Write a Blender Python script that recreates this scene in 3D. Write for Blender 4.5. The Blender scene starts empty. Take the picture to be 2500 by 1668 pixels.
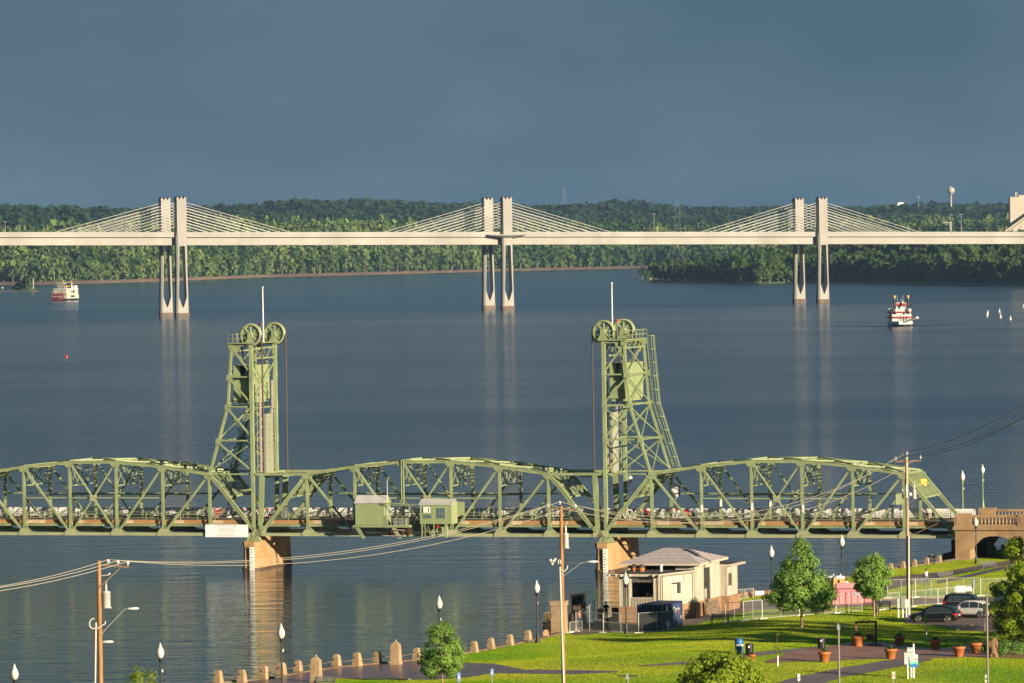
import bpy, math, random
import numpy as np
from mathutils import Vector, Matrix

random.seed(7)
np.random.seed(7)
SC = bpy.context.scene
COL = SC.collection

# ------------------------------------------------------------------ camera
F_PX, HOR, CAMZ, ROLL = 12757.0, 578.0, 39.63, 0.0153
PITCH = math.atan((834 - HOR) / F_PX)
cam_f = Vector((0, math.cos(PITCH), -math.sin(PITCH)))
_r0 = Vector((1, 0, 0))
_u0 = Vector((0, math.sin(PITCH), math.cos(PITCH)))
cam_r = _r0 * math.cos(ROLL) - _u0 * math.sin(ROLL)
cam_u = _u0 * math.cos(ROLL) + _r0 * math.sin(ROLL)
cam_d = bpy.data.cameras.new('camera')
cam_o = bpy.data.objects.new('camera', cam_d)
COL.objects.link(cam_o)
cam_d.sensor_width = 36.0
cam_d.lens = F_PX / 2500.0 * 36.0
cam_d.clip_start = 1.0
cam_d.clip_end = 40000.0
cam_o.matrix_world = Matrix((
    (cam_r.x, cam_u.x, -cam_f.x, 0), (cam_r.y, cam_u.y, -cam_f.y, 0),
    (cam_r.z, cam_u.z, -cam_f.z, CAMZ), (0, 0, 0, 1)))
SC.camera = cam_o

# ------------------------------------------------------------------ light
SUN_DIR = Vector((0.69, -0.724, 0.0)) * math.cos(math.radians(12.3)) + Vector((0, 0, math.sin(math.radians(12.3))))
sun_d = bpy.data.lights.new('sun', 'SUN')
sun_d.energy = 4.9
sun_d.angle = math.radians(0.5)
sun_d.color = (1.0, 0.85, 0.62)
sun_o = bpy.data.objects.new('sun', sun_d)
COL.objects.link(sun_o)
sun_o.location = (0, 0, 200)
sun_o.rotation_euler = SUN_DIR.to_track_quat('Z', 'Y').to_euler()

W = bpy.data.worlds.new('World')
SC.world = W
W.use_nodes = True
nt = W.node_tree
nt.nodes.clear()
out = nt.nodes.new('ShaderNodeOutputWorld')
sky = nt.nodes.new('ShaderNodeTexSky')
sky.sky_type = 'NISHITA'
sky.sun_disc = False
sky.sun_elevation = math.radians(12.3)
sky.sun_rotation = math.atan2(SUN_DIR.x, SUN_DIR.y)
bg1 = nt.nodes.new('ShaderNodeBackground')
bg1.inputs['Strength'].default_value = 0.05
nt.links.new(sky.outputs[0], bg1.inputs['Color'])
# a deck of storm cloud over the whole sky, with soft uneven patches
tc = nt.nodes.new('ShaderNodeTexCoord')
mp = nt.nodes.new('ShaderNodeMapping')
mp.inputs['Scale'].default_value = (7.0, 7.0, 15.0)
nz = nt.nodes.new('ShaderNodeTexNoise')
nz.inputs['Scale'].default_value = 1.6
nz.inputs['Detail'].default_value = 4.0
rp = nt.nodes.new('ShaderNodeValToRGB')
rp.color_ramp.elements[0].position = 0.38
rp.color_ramp.elements[0].color = (0.050, 0.126, 0.196, 1)
rp.color_ramp.elements[1].position = 0.66
rp.color_ramp.elements[1].color = (0.098, 0.178, 0.252, 1)
nt.links.new(tc.outputs['Generated'], mp.inputs['Vector'])
nt.links.new(mp.outputs[0], nz.inputs['Vector'])
nt.links.new(nz.outputs[0], rp.inputs[0])
bg2 = nt.nodes.new('ShaderNodeBackground')
bg2.inputs['Strength'].default_value = 0.415
nt.links.new(rp.outputs[0], bg2.inputs['Color'])
mx = nt.nodes.new('ShaderNodeMixShader')
mx.inputs[0].default_value = 0.95
nt.links.new(bg1.outputs[0], mx.inputs[1])
nt.links.new(bg2.outputs[0], mx.inputs[2])
nt.links.new(mx.outputs[0], out.inputs['Surface'])

SC.view_settings.view_transform = 'Standard'
SC.view_settings.look = 'None'
SC.view_settings.exposure = 1.1
SC.view_settings.gamma = 1.0
SC.cycles.max_bounces = 6
SC.cycles.diffuse_bounces = 2
SC.cycles.glossy_bounces = 3
SC.cycles.transparent_max_bounces = 12
SC.cycles.volume_bounces = 0

# ------------------------------------------------------------------ helpers
def ray(px, py):
    a, b = (px - 1250) / F_PX, (834 - py) / F_PX
    return cam_f + cam_r * a + cam_u * b

def AT(px, py, Y):
    d = ray(px, py)
    return Vector((0, 0, CAMZ)) + d * (Y / d.y)

def G(px, py, z=0.0):
    d = ray(px, py)
    return Vector((0, 0, CAMZ)) + d * ((z - CAMZ) / d.z)

def PX(p):
    q = Vector(p) - Vector((0, 0, CAMZ))
    w = q.dot(cam_f)
    return 1250 + F_PX * q.dot(cam_r) / w, 834 - F_PX * q.dot(cam_u) / w

def lin(r, g, b):
    f = lambda c: (c / 255 / 12.92) if c / 255 <= 0.04045 else ((c / 255 + 0.055) / 1.055) ** 2.4
    return (f(r), f(g), f(b))

MATS = {}
def mat(name, col, rough=0.6, metal=0.0, var=0.0, scale=1.0, bump=0.0, bscale=None, spec=0.5,
        col2=None, detail=3.0, vscale=(1, 1, 1), emit=0.0, coat=0.0, sharp=False, rnd=0.0, trans=0.0, fold=None):
    if name in MATS:
        return MATS[name]
    K = 0.75
    col = tuple(c * K for c in col)
    col2 = tuple(c * K for c in col2) if col2 else None
    m = bpy.data.materials.new(name)
    m.use_nodes = True
    t = m.node_tree
    b = t.nodes['Principled BSDF']
    b.inputs['Base Color'].default_value = (*col, 1)
    b.inputs['Roughness'].default_value = rough
    b.inputs['Metallic'].default_value = metal
    b.inputs['Specular IOR Level'].default_value = spec
    if coat:
        b.inputs['Coat Weight'].default_value = coat
        b.inputs['Coat Roughness'].default_value = 0.05
    if emit:
        b.inputs['Emission Color'].default_value = (*col, 1)
        b.inputs['Emission Strength'].default_value = emit
    src = None
    if var or col2 or bump:
        g = t.nodes.new('ShaderNodeNewGeometry')
        mpp = t.nodes.new('ShaderNodeMapping')
        mpp.inputs['Scale'].default_value = vscale
        t.links.new(g.outputs['Position'], mpp.inputs['Vector'])
    if var or col2:
        n = t.nodes.new('ShaderNodeTexNoise')
        n.inputs['Scale'].default_value = scale
        n.inputs['Detail'].default_value = detail
        n.inputs['Roughness'].default_value = 0.6
        t.links.new(mpp.outputs[0], n.inputs['Vector'])
        r = t.nodes.new('ShaderNodeValToRGB')
        c2 = col2 if col2 else tuple(c * (1 - var) for c in col)
        c1 = col if col2 else tuple(min(1, c * (1 + var * 0.6)) for c in col)
        r.color_ramp.elements[0].position = 0.47 if sharp else 0.33
        r.color_ramp.elements[1].position = 0.53 if sharp else 0.67
        r.color_ramp.elements[0].color = (*c2, 1)
        r.color_ramp.elements[1].color = (*c1, 1)
        t.links.new(n.outputs[0], r.inputs[0])
        src = r.outputs[0]
    if rnd:
        oi = t.nodes.new('ShaderNodeObjectInfo')
        hs = t.nodes.new('ShaderNodeHueSaturation')
        mr = t.nodes.new('ShaderNodeMapRange')
        mr.inputs['To Min'].default_value = 1 - rnd
        mr.inputs['To Max'].default_value = 1 + rnd
        t.links.new(oi.outputs['Random'], mr.inputs['Value'])
        t.links.new(mr.outputs[0], hs.inputs['Value'])
        if src:
            t.links.new(src, hs.inputs['Color'])
        else:
            hs.inputs['Color'].default_value = (*col, 1)
        src = hs.outputs[0]
    if src:
        t.links.new(src, b.inputs['Base Color'])
    if bump:
        n2 = t.nodes.new('ShaderNodeTexNoise')
        n2.inputs['Scale'].default_value = bscale or scale * 3
        n2.inputs['Detail'].default_value = 4.0
        t.links.new(mpp.outputs[0], n2.inputs['Vector'])
        bp = t.nodes.new('ShaderNodeBump')
        bp.inputs['Strength'].default_value = 1.0
        bp.inputs['Distance'].default_value = bump
        t.links.new(n2.outputs[0], bp.inputs['Height'])
        t.links.new(bp.outputs[0], b.inputs['Normal'])
    MATS[name] = m
    return m

def leafmat(name, c1, c2, trans=0.35, scale=0.5, isl=0.35):
    """foliage: two greens mixed leaf by leaf, tree by tree, with light passing through"""
    m = bpy.data.materials.new(name)
    m.use_nodes = True
    t = m.node_tree
    t.nodes.clear()
    o = t.nodes.new('ShaderNodeOutputMaterial')
    g = t.nodes.new('ShaderNodeNewGeometry')
    n = t.nodes.new('ShaderNodeTexNoise')
    n.inputs['Scale'].default_value = scale
    n.inputs['Detail'].default_value = 2
    t.links.new(g.outputs['Position'], n.inputs['Vector'])
    a = t.nodes.new('ShaderNodeAttribute')
    a.attribute_name = 'tone'
    oi = t.nodes.new('ShaderNodeObjectInfo')
    m1 = t.nodes.new('ShaderNodeMath'); m1.operation = 'MULTIPLY_ADD'
    m1.inputs[1].default_value = isl
    t.links.new(g.outputs['Random Per Island'], m1.inputs[0])
    t.links.new(n.outputs[0], m1.inputs[2])
    m2 = t.nodes.new('ShaderNodeMath'); m2.operation = 'ADD'
    t.links.new(m1.outputs[0], m2.inputs[0])
    t.links.new(a.outputs['Fac'], m2.inputs[1])
    m3 = t.nodes.new('ShaderNodeMath'); m3.operation = 'MULTIPLY_ADD'
    m3.inputs[1].default_value = 0.3
    t.links.new(oi.outputs['Random'], m3.inputs[0])
    t.links.new(m2.outputs[0], m3.inputs[2])
    mr = t.nodes.new('ShaderNodeMapRange')
    mr.inputs['From Min'].default_value = 0.35
    mr.inputs['From Max'].default_value = 1.25
    t.links.new(m3.outputs[0], mr.inputs['Value'])
    mixc = t.nodes.new('ShaderNodeMix'); mixc.data_type = 'RGBA'
    mixc.inputs[6].default_value = (*c1, 1)
    mixc.inputs[7].default_value = (*c2, 1)
    t.links.new(mr.outputs[0], mixc.inputs[0])
    d = t.nodes.new('ShaderNodeBsdfDiffuse')
    tr = t.nodes.new('ShaderNodeBsdfTranslucent')
    t.links.new(mixc.outputs[2], d.inputs['Color'])
    t.links.new(mixc.outputs[2], tr.inputs['Color'])
    ms = t.nodes.new('ShaderNodeMixShader')
    ms.inputs[0].default_value = trans
    t.links.new(d.outputs[0], ms.inputs[1])
    t.links.new(tr.outputs[0], ms.inputs[2])
    t.links.new(ms.outputs[0], o.inputs['Surface'])
    return m

class MB:
    """collects shapes for ONE mesh object"""
    def __init__(s):
        s.v, s.f, s.sm = [], [], []
    def add(s, vs, fs, smooth=False):
        b = len(s.v)
        s.v += [tuple(v) for v in vs]
        s.f += [tuple(i + b for i in f) for f in fs]
        s.sm += [smooth] * len(fs)
        return s
    def box(s, c, size, rz=0.0, M=None):
        hx, hy, hz = size[0] / 2, size[1] / 2, size[2] / 2
        vs = [Vector((x, y, z)) for z in (-hz, hz) for x, y in ((-hx, -hy), (hx, -hy), (hx, hy), (-hx, hy))]
        R = M if M is not None else Matrix.Rotation(rz, 3, 'Z')
        c = Vector(c)
        s.add([R @ v + c for v in vs], [(3, 2, 1, 0), (4, 5, 6, 7), (0, 1, 5, 4), (1, 2, 6, 5), (2, 3, 7, 6), (3, 0, 4, 7)])
        return s
    def bx(s, x0, x1, y0, y1, z0, z1):
        return s.box(((x0 + x1) / 2, (y0 + y1) / 2, (z0 + z1) / 2), (abs(x1 - x0), abs(y1 - y0), abs(z1 - z0)))
    def beam(s, p, q, w, h, up=(0, 1, 0)):
        """rectangular bar p->q: w along 'up' direction (depth), h across"""
        p, q = Vector(p), Vector(q)
        d = (q - p)
        if d.length < 1e-6:
            return s
        d.normalize()
        a = Vector(up)
        a = a - d * a.dot(d)
        if a.length < 1e-4:
            a = Vector((1, 0, 0)) - d * d.x
        a.normalize()
        b = d.cross(a)
        o = [a * (w / 2) * i + b * (h / 2) * j for i, j in ((-1, -1), (1, -1), (1, 1), (-1, 1))]
        s.add([p + k for k in o] + [q + k for k in o],
              [(3, 2, 1, 0), (4, 5, 6, 7), (0, 1, 5, 4), (1, 2, 6, 5), (2, 3, 7, 6), (3, 0, 4, 7)])
        return s
    def tube(s, p, q, r0, r1=None, n=8, caps=True):
        r1 = r0 if r1 is None else r1
        p, q = Vector(p), Vector(q)
        d = q - p
        if d.length < 1e-6:
            return s
        d.normalize()
        a = d.orthogonal().normalized()
        b = d.cross(a)
        vs = []
        for c, r in ((p, r0), (q, r1)):
            for i in range(n):
                t = 2 * math.pi * i / n
                vs.append(c + a * (r * math.cos(t)) + b * (r * math.sin(t)))
        s.add(vs, [(i, (i + 1) % n, n + (i + 1) % n, n + i) for i in range(n)], True)
        if caps:
            s.add(vs, [tuple(range(n - 1, -1, -1)), tuple(range(n, 2 * n))])
        return s
    def path(s, pts, r, n=6):
        pts = [Vector(p) for p in pts]
        for i in range(len(pts) - 1):
            s.tube(pts[i], pts[i + 1], r if not callable(r) else r(i), n=n, caps=True)
        return s
    def lathe(s, prof, c=(0, 0, 0), n=12, axis='Z'):
        closed = tuple(prof[0]) == tuple(prof[-1])
        vs = []
        for r, z in prof:
            for i in range(n):
                t = 2 * math.pi * i / n
                v = (r * math.cos(t), r * math.sin(t), z)
                if axis == 'Y':
                    v = (v[0], v[2], v[1])
                elif axis == 'X':
                    v = (v[2], v[0], v[1])
                vs.append(Vector(v) + Vector(c))
        fs = []
        for k in range(len(prof) - 1):
            for i in range(n):
                fs.append((k * n + i, k * n + (i + 1) % n, (k + 1) * n + (i + 1) % n, (k + 1) * n + i))
        s.add(vs, fs, True)
        if closed:
            return s
        if prof[0][0] > 1e-4:
            s.add(vs[:n], [tuple(range(n - 1, -1, -1))])
        if prof[-1][0] > 1e-4:
            s.add(vs[-n:], [tuple(range(n))])
        return s
    def prism(s, poly, y0, y1):
        """polygon in x-z extruded along y"""
        n = len(poly)
        vs = [(x, y0, z) for x, z in poly] + [(x, y1, z) for x, z in poly]
        s.add(vs, [tuple(range(n)), tuple(range(2 * n - 1, n - 1, -1))] +
              [(i, n + i, n + (i + 1) % n, (i + 1) % n) for i in range(n)])
        return s
    def prismz(s, poly, z0, z1):
        n = len(poly)
        vs = [(x, y, z0) for x, y in poly] + [(x, y, z1) for x, y in poly]
        s.add(vs, [tuple(range(n - 1, -1, -1)), tuple(range(n, 2 * n))] +
              [(i, (i + 1) % n, n + (i + 1) % n, n + i) for i in range(n)])
        return s
    def ball(s, c, r, n=10, m=7):
        rx, ry, rz = (r, r, r) if not hasattr(r, '__len__') else r
        vs, fs = [], []
        for j in range(m + 1):
            ph = math.pi * j / m
            for i in range(n):
                t = 2 * math.pi * i / n
                vs.append((c[0] + rx * math.sin(ph) * math.cos(t), c[1] + ry * math.sin(ph) * math.sin(t), c[2] - rz * math.cos(ph)))
        for j in range(m):
            for i in range(n):
                fs.append((j * n + i, j * n + (i + 1) % n, (j + 1) * n + (i + 1) % n, (j + 1) * n + i))
        s.add(vs, fs, True)
        return s
    def mesh(s, name):
        me = bpy.data.meshes.new(name)
        me.from_pydata(s.v, [], s.f)
        me.polygons.foreach_set('use_smooth', s.sm)
        me.update()
        return me
    def obj(s, name, m, parent=None, label=None, kind=None):
        me = s.mesh(name)
        me.materials.append(m)
        return link(name, me, parent, label, kind)

def link(name, me, parent=None, label=None, kind=None):
    o = bpy.data.objects.new(name, me)
    COL.objects.link(o)
    if parent is not None:
        o.parent = parent
    if label:
        o['label'] = label
    if kind:
        o['kind'] = kind
    return o

def tag(o, label, cat, group=None):
    o['label'] = label
    o['category'] = cat
    if group:
        o['group'] = group
    return o

def thing(name, label, cat, loc=(0, 0, 0), rz=0.0, group=None):
    o = bpy.data.objects.new(name, None)
    COL.objects.link(o)
    o.location = loc
    o.rotation_euler = (0, 0, rz)
    o.empty_display_size = 0.3
    return tag(o, label, cat, group)

def base_name(o):
    return o.name.split('.')[0]

KIDS = {}
def dup(root, loc, rz=0.0, label=None, group=None, scale=None):
    """copy of a thing together with copies of its parts and sub-parts"""
    if root not in KIDS:
        KIDS[root] = [(c, list(c.children)) for c in root.children]
    r = root.copy()
    COL.objects.link(r)
    r.location = loc
    r.rotation_euler = (0, 0, rz)
    if scale:
        r.scale = scale if hasattr(scale, '__len__') else (scale,) * 3
    if label:
        r['label'] = label
    if group:
        r['group'] = group
    for c, gs in KIDS[root]:
        d = c.copy()
        COL.objects.link(d)
        d.parent = r
        for g in gs:
            e = g.copy()
            COL.objects.link(e)
            e.parent = d
    return r

def big_mesh(name, V, Fq, m, kind=None, tone=None, parent=None):
    """fast mesh from numpy arrays, all faces with the same number of corners"""
    me = bpy.data.meshes.new(name)
    k = Fq.shape[1]
    me.vertices.add(len(V))
    me.vertices.foreach_set('co', np.ascontiguousarray(V, dtype=np.float32).ravel())
    me.loops.add(Fq.size)
    me.loops.foreach_set('vertex_index', np.ascontiguousarray(Fq, dtype=np.int32).ravel())
    me.polygons.add(len(Fq))
    me.polygons.foreach_set('loop_start', np.arange(0, Fq.size, k, dtype=np.int32))
    me.polygons.foreach_set('loop_total', np.full(len(Fq), k, dtype=np.int32))
    me.update(calc_edges=True)
    if tone is not None:
        at = me.attributes.new('tone', 'FLOAT', 'POINT')
        at.data.foreach_set('value', np.ascontiguousarray(tone, dtype=np.float32))
    me.materials.append(m)
    return link(name, me, parent, None, kind)

def text_obj(body, name, m, parent, size, M, align='CENTER', label=None):
    """lettering turned into flat mesh"""
    cu = bpy.data.curves.new(name, 'FONT')
    cu.body = body
    cu.size = size
    cu.align_x = align
    cu.align_y = 'CENTER'
    cu.extrude = 0.002
    cu.resolution_u = 1
    o = bpy.data.objects.new(name + '_tmp', cu)
    COL.objects.link(o)
    dg = bpy.context.evaluated_depsgraph_get()
    me = bpy.data.meshes.new_from_object(o.evaluated_get(dg))
    bpy.data.objects.remove(o)
    bpy.data.curves.remove(cu)
    me.transform(M)
    me.materials.clear()
    me.materials.append(m)
    return link(name, me, parent, label)
# ================================================================== water
def water_material():
    m = bpy.data.materials.new('river water')
    m.use_nodes = True
    t = m.node_tree
    b = t.nodes['Principled BSDF']
    b.inputs['Base Color'].default_value = (0.003, 0.013, 0.036, 1)
    b.inputs['Specular IOR Level'].default_value = 0.45
    b.inputs['IOR'].default_value = 1.33
    g = t.nodes.new('ShaderNodeNewGeometry')
    def noise(scale, sc, detail=3.0, rough=0.55):
        mp = t.nodes.new('ShaderNodeMapping')
        mp.inputs['Scale'].default_value = sc
        mp.inputs['Rotation'].default_value = (0, 0, 0.12)
        t.links.new(g.outputs['Position'], mp.inputs['Vector'])
        n = t.nodes.new('ShaderNodeTexNoise')
        n.inputs['Scale'].default_value = scale
        n.inputs['Detail'].default_value = detail
        n.inputs['Roughness'].default_value = rough
        t.links.new(mp.outputs[0], n.inputs['Vector'])
        return n.outputs[0]
    # wind lanes, and calmer water in the lee of the park shore
    lanes = noise(0.006, (0.28, 1.0, 1.0), 3.0)
    def mrange(src, a, b_, c, d):
        m_ = t.nodes.new('ShaderNodeMapRange')
        for i, v in enumerate((a, b_, c, d)): m_.inputs[1 + i].default_value = v
        t.links.new(src, m_.inputs[0])
        return m_.outputs[0]
    def math_(op, a, b_):
        m_ = t.nodes.new('ShaderNodeMath'); m_.operation = op
        for i, v in enumerate((a, b_)):
            if isinstance(v, float): m_.inputs[i].default_value = v
            else: t.links.new(v, m_.inputs[i])
        return m_.outputs[0]
    sx = t.nodes.new('ShaderNodeSeparateXYZ')
    t.links.new(g.outputs['Position'], sx.inputs[0])
    lee = mrange(sx.outputs[1], 600.0, 1000.0, 0.0, 1.0)
    bs = math_('MULTIPLY', mrange(lanes, 0.38, 0.62, 0.75, 1.1), mrange(lee, 0.0, 1.0, 0.46, 1.25))
    h1 = noise(1.0, (0.42, 1.0, 1.0), 3.0, 0.5)
    h2 = noise(0.22, (0.30, 1.0, 1.0), 3.0)
    hh = math_('ADD', math_('MULTIPLY', h2, 2.4), h1)
    bp = t.nodes.new('ShaderNodeBump')
    bp.inputs['Distance'].default_value = 0.22
    t.links.new(bs, bp.inputs['Strength'])
    t.links.new(hh, bp.inputs['Height'])
    t.links.new(bp.outputs[0], b.inputs['Normal'])
    t.links.new(math_('ADD', mrange(lanes, 0.35, 0.65, 0.0, 0.04), mrange(lee, 0.0, 1.0, 0.015, 0.125)), b.inputs['Roughness'])
    return m

wm = water_material()
mb = MB()
mb.add([(-6000, -200, 0), (6000, -200, 0), (6000, 16000, 0), (-6000, 16000, 0)], [(0, 1, 2, 3)])
mb.obj('river', wm, kind='structure')

# ================================================================== far shores
M_soil = mat('shore soil', (0.20, 0.130, 0.088), 0.9, var=0.35, scale=0.08)
M_floor = mat('forest floor', (0.035, 0.05, 0.02), 0.95, var=0.3, scale=0.05)
M_marsh = mat('marsh grass', (0.10, 0.15, 0.045), 0.95, var=0.4, scale=0.05)

SH_PX = [(-500, 702), (-200, 699), (0, 696), (150, 694), (300, 690), (420, 686), (640, 677), (900, 671), (1213, 662.5), (1420, 658), (1569, 655), (1800, 652), (2200, 648), (2900, 640)]
SH = [G(x, y, 0) for x, y in SH_PX]
shx = np.array([p.x for p in SH]); shy = np.array([p.y for p in SH])
def shore_y(x):
    return np.interp(x, shx, shy)

def vnoise(x, y, s, seed=0):
    """smooth value noise"""
    x = np.asarray(x) / s + seed * 17.3; y = np.asarray(y) / s + seed * 9.1
    xi = np.floor(x); yi = np.floor(y); xf = x - xi; yf = y - yi
    h = lambda a, b: np.modf(np.abs(np.sin(a * 127.1 + b * 311.7 + seed * 3.3) * 43758.5453))[0]
    u = xf * xf * (3 - 2 * xf); v = yf * yf * (3 - 2 * yf)
    return (h(xi, yi) * (1 - u) + h(xi + 1, yi) * u) * (1 - v) + (h(xi, yi + 1) * (1 - u) + h(xi + 1, yi + 1) * u) * v

# ground height the far bank must reach, read from the tree line, minus the height of the trees
def far_h(x, y):
    d = y - shore_y(x)
    a = np.clip((d - 12) / 330, 0, 1)
    front = 44 * (a * a * (3 - 2 * a)) * (0.8 + 0.4 * vnoise(x, y, 260, 1))
    front *= np.interp(x, [-600, -300, 0, 200, 700], [1.05, 1.1, 0.95, 0.8, 0.8])
    b = np.clip((d - 700) / 1500, 0, 1)
    back = np.interp(x, [-900, -735, -559, -482, -359, -311, -170, -47, 30, 159, 206, 264, 382, 500, 629, 711, 1000], [30, 31, 20, 17, 17, 24, 26, 26, 25, 37, 37, 29, 24, 20, 25, 19, 20]) * (b * b * (3 - 2 * b))
    return 1.2 * np.clip(d / 10, 0, 1) + front + back + 6 * a * (vnoise(x, y, 140, 2) - .5)

nx, ny = 110, 60
gx = np.linspace(-1000, 1100, nx)
gd = np.concatenate([np.linspace(0, 60, 10), np.linspace(80, 3400, ny - 10)])
V = np.zeros((nx, ny, 3))
for i, x in enumerate(gx):
    y = shore_y(x) + gd
    V[i, :, 0] = x * (1 + gd / 12000); V[i, :, 1] = y; V[i, :, 2] = far_h(x, y)
V[:, 0, 2] = -0.4
idx = np.arange(nx * ny).reshape(nx, ny)
Fq = np.stack([idx[:-1, :-1], idx[1:, :-1], idx[1:, 1:], idx[:-1, 1:]], -1).reshape(-1, 4)
big_mesh('far_hills', V.reshape(-1, 3), Fq, M_floor, 'structure')
# bare bank along the waterline
bw = np.array([0, 3, 9, 15.0]); bz = np.array([-0.3, 0.5, 1.5, 2.2])
V = np.zeros((nx, 4, 3))
for i, x in enumerate(gx):
    wv = 1 + 0.8 * (vnoise(x, 0, 60, 5) - .3)
    V[i, :, 0] = x; V[i, :, 1] = shore_y(x) - 3 + bw * wv; V[i, :, 2] = bz * (0.7 + 0.5 * wv)
idx = np.arange(nx * 4).reshape(nx, 4)
Fq = np.stack([idx[:-1, :-1], idx[1:, :-1], idx[1:, 1:], idx[:-1, 1:]], -1).reshape(-1, 4)
big_mesh('far_river_bank', V.reshape(-1, 3), Fq, M_soil, 'structure')

# the wooded point on the right, nearer than the hills
PE_PX = [(1545, 682), (1580, 686.5), (1640, 689), (1700, 690), (1760, 691.5), (1860, 694), (1900, 692), (1960, 690), (2012, 689), (2120, 691), (2276, 694.6), (2400, 697), (2500, 698), (2900, 702)]
PE = [G(x, y, 0) for x, y in PE_PX]
# arc length param along the point's shoreline
pex = np.array([p.x for p in PE]); pey = np.array([p.y for p in PE])
def pen_h(x, y):
    d = y - np.interp(x, pex, pey)
    a = np.clip((d - 60) / 420, 0, 1)
    tip = np.clip((x - pex[0]) / 90, 0, 1)
    rise = np.interp(x, [95, 150, 220, 300, 400, 500], [0, 2, 11, 20, 25, 28])
    return (1.0 * np.clip(d / 8, 0, 1) + rise * a) * (0.3 + 0.7 * tip)
px_ = np.linspace(pex[0], 620, 60)
pd = np.concatenate([[0, 3, 8, 16, 26, 40], np.linspace(60, 620, 16)])
V = np.zeros((60, len(pd), 3))
for i, x in enumerate(px_):
    wid = np.clip((x - pex[0]) / 60, 0.02, 1)
    y = np.interp(x, pex, pey) + pd * wid
    V[i, :, 0] = x; V[i, :, 1] = y; V[i, :, 2] = pen_h(x, y)
    V[i, 0, 2] = -0.3
idx = np.arange(60 * len(pd)).reshape(60, len(pd))
Fq = np.stack([idx[:-1, :-1], idx[1:, :-1], idx[1:, 1:], idx[:-1, 1:]], -1).reshape(-1, 4)
big_mesh('wooded_point', V.reshape(-1, 3), Fq, M_marsh, 'structure')

# ================================================================== far trees
def crown_template(nq, seed, lobes=7, size=0.17, tall=1.0, low=0.15):
    """leaf clumps for a crown in a unit box: z 0..1, radius .5; returns quads (n,4,3)"""
    r = np.random.RandomState(seed)
    cen = []
    for k in range(lobes):
        a = r.rand() * 6.283; zz = low + (0.92 - low) * (k + .5) / lobes
        rr = 0.33 * math.sin(math.pi * min(1, 0.15 + 0.85 * zz)) * (0.4 + 0.9 * r.rand())
        cen.append((rr * math.cos(a), rr * math.sin(a), zz, 0.17 + 0.1 * r.rand()))
    Q = []
    for i in range(nq):
        c = cen[r.randint(lobes)]
        d = r.randn(3); d /= np.linalg.norm(d)
        if d[2] < -0.35:
            d[2] *= -1
        p = np.array(c[:3]) + d * c[3] * (0.75 + 0.35 * r.rand()) * np.array([1, 1, tall])
        p[2] = min(p[2], 1.0)
        n = d + 0.5 * r.randn(3); n /= np.linalg.norm(n)
        t = np.cross(n, r.randn(3)); t /= np.linalg.norm(t)
        b = np.cross(n, t)
        s = size * (0.6 + 0.8 * r.rand())
        Q.append([p - t * s * .5 - b * s * .35, p + t * s * .5 - b * s * .3, p + t * s * .4 + b * s * .4, p - t * s * .45 + b * s * .35])
    return np.array(Q)

TPL_LO = [crown_template(52, 10 + i, 6, 0.23) for i in range(6)]
TPL_MD = [crown_template(70, 30 + i, 7, 0.22) for i in range(6)]

def forest(name, pts, hts, wids, tpls, m, rs, tones):
    Vs, Ts = [], []
    for (x, y, z), h, w, tn in zip(pts, hts, wids, tones):
        q = tpls[rs.randint(len(tpls))]
        a = rs.rand() * 6.283
        ca, sa = math.cos(a), math.sin(a)
        v = q.reshape(-1, 3)
        X = (v[:, 0] * ca - v[:, 1] * sa) * w + x
        Yv = (v[:, 0] * sa + v[:, 1] * ca) * w + y
        Z = v[:, 2] * h + z
        Vs.append(np.stack([X, Yv, Z], 1))
        Ts.append(np.full(len(v), tn))
    V = np.concatenate(Vs); T = np.concatenate(Ts)
    Fq = np.arange(len(V)).reshape(-1, 4)
    return big_mesh(name, V, Fq, m, 'stuff', T)

LM_far = leafmat('far woods foliage', (0.032, 0.072, 0.026), (0.195, 0.255, 0.075), 0.3, 0.02, .18)  # brighter greens stand for the sunlit band of the hillside
LM_ridge = leafmat('ridge woods foliage', (0.013, 0.034, 0.024), (0.044, 0.076, 0.038), 0.25, 0.015, .18)  # cloud shade on the ridge is put into these darker greens
LM_point = leafmat('point woods foliage', (0.020, 0.050, 0.018), (0.090, 0.135, 0.038), 0.28, 0.03, .2)

rs = np.random.RandomState(3)
def scatter(x0, x1, d0, d1, step, yfun, rs, jit=0.45):
    out = []
    d = d0
    while d < d1:
        x = x0
        while x < x1:
            xx = x + (rs.rand() - .5) * 2 * jit * step
            dd = d + (rs.rand() - .5) * 2 * jit * step
            out.append((xx, yfun(xx) + dd))
            x += step
        d += step
    return out
def in_view(x, y, m=40):
    return abs(x) < y * 1250 / F_PX + m

pts = [(x, y, float(far_h(x, y))) for x, y in scatter(-640, 720, 22, 420, 9.5, shore_y, rs) if in_view(x, y)]
pts = [p for p in pts]
hts = [rs.uniform(11, 18) * (1.35 if rs.rand() < .15 else 1) for _ in pts]
wid = [h * rs.uniform(0.5, 1.05) for h in hts]
ton = [0.45 * (float(vnoise(p[0], p[1], 70, 8)) - .5) * 2 + 0.65 * (rs.rand() - .5) for p in pts]
forest('far_hillside_woods', [(p[0], p[1], p[2] - 1.5) for p in pts], hts, wid, TPL_LO, LM_far, rs, ton)
pts = [(x, y, float(far_h(x, y))) for x, y in scatter(-900, 1000, 440, 2500, 26, shore_y, rs) if in_view(x, y, 60)]
hts = [rs.uniform(14, 22) for _ in pts]
wid = [h * rs.uniform(1.2, 1.7) for h in hts]
ton = [0.5 * (float(vnoise(p[0], p[1], 200, 9)) - .5) + 0.2 * (rs.rand() - .5) for p in pts]
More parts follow.
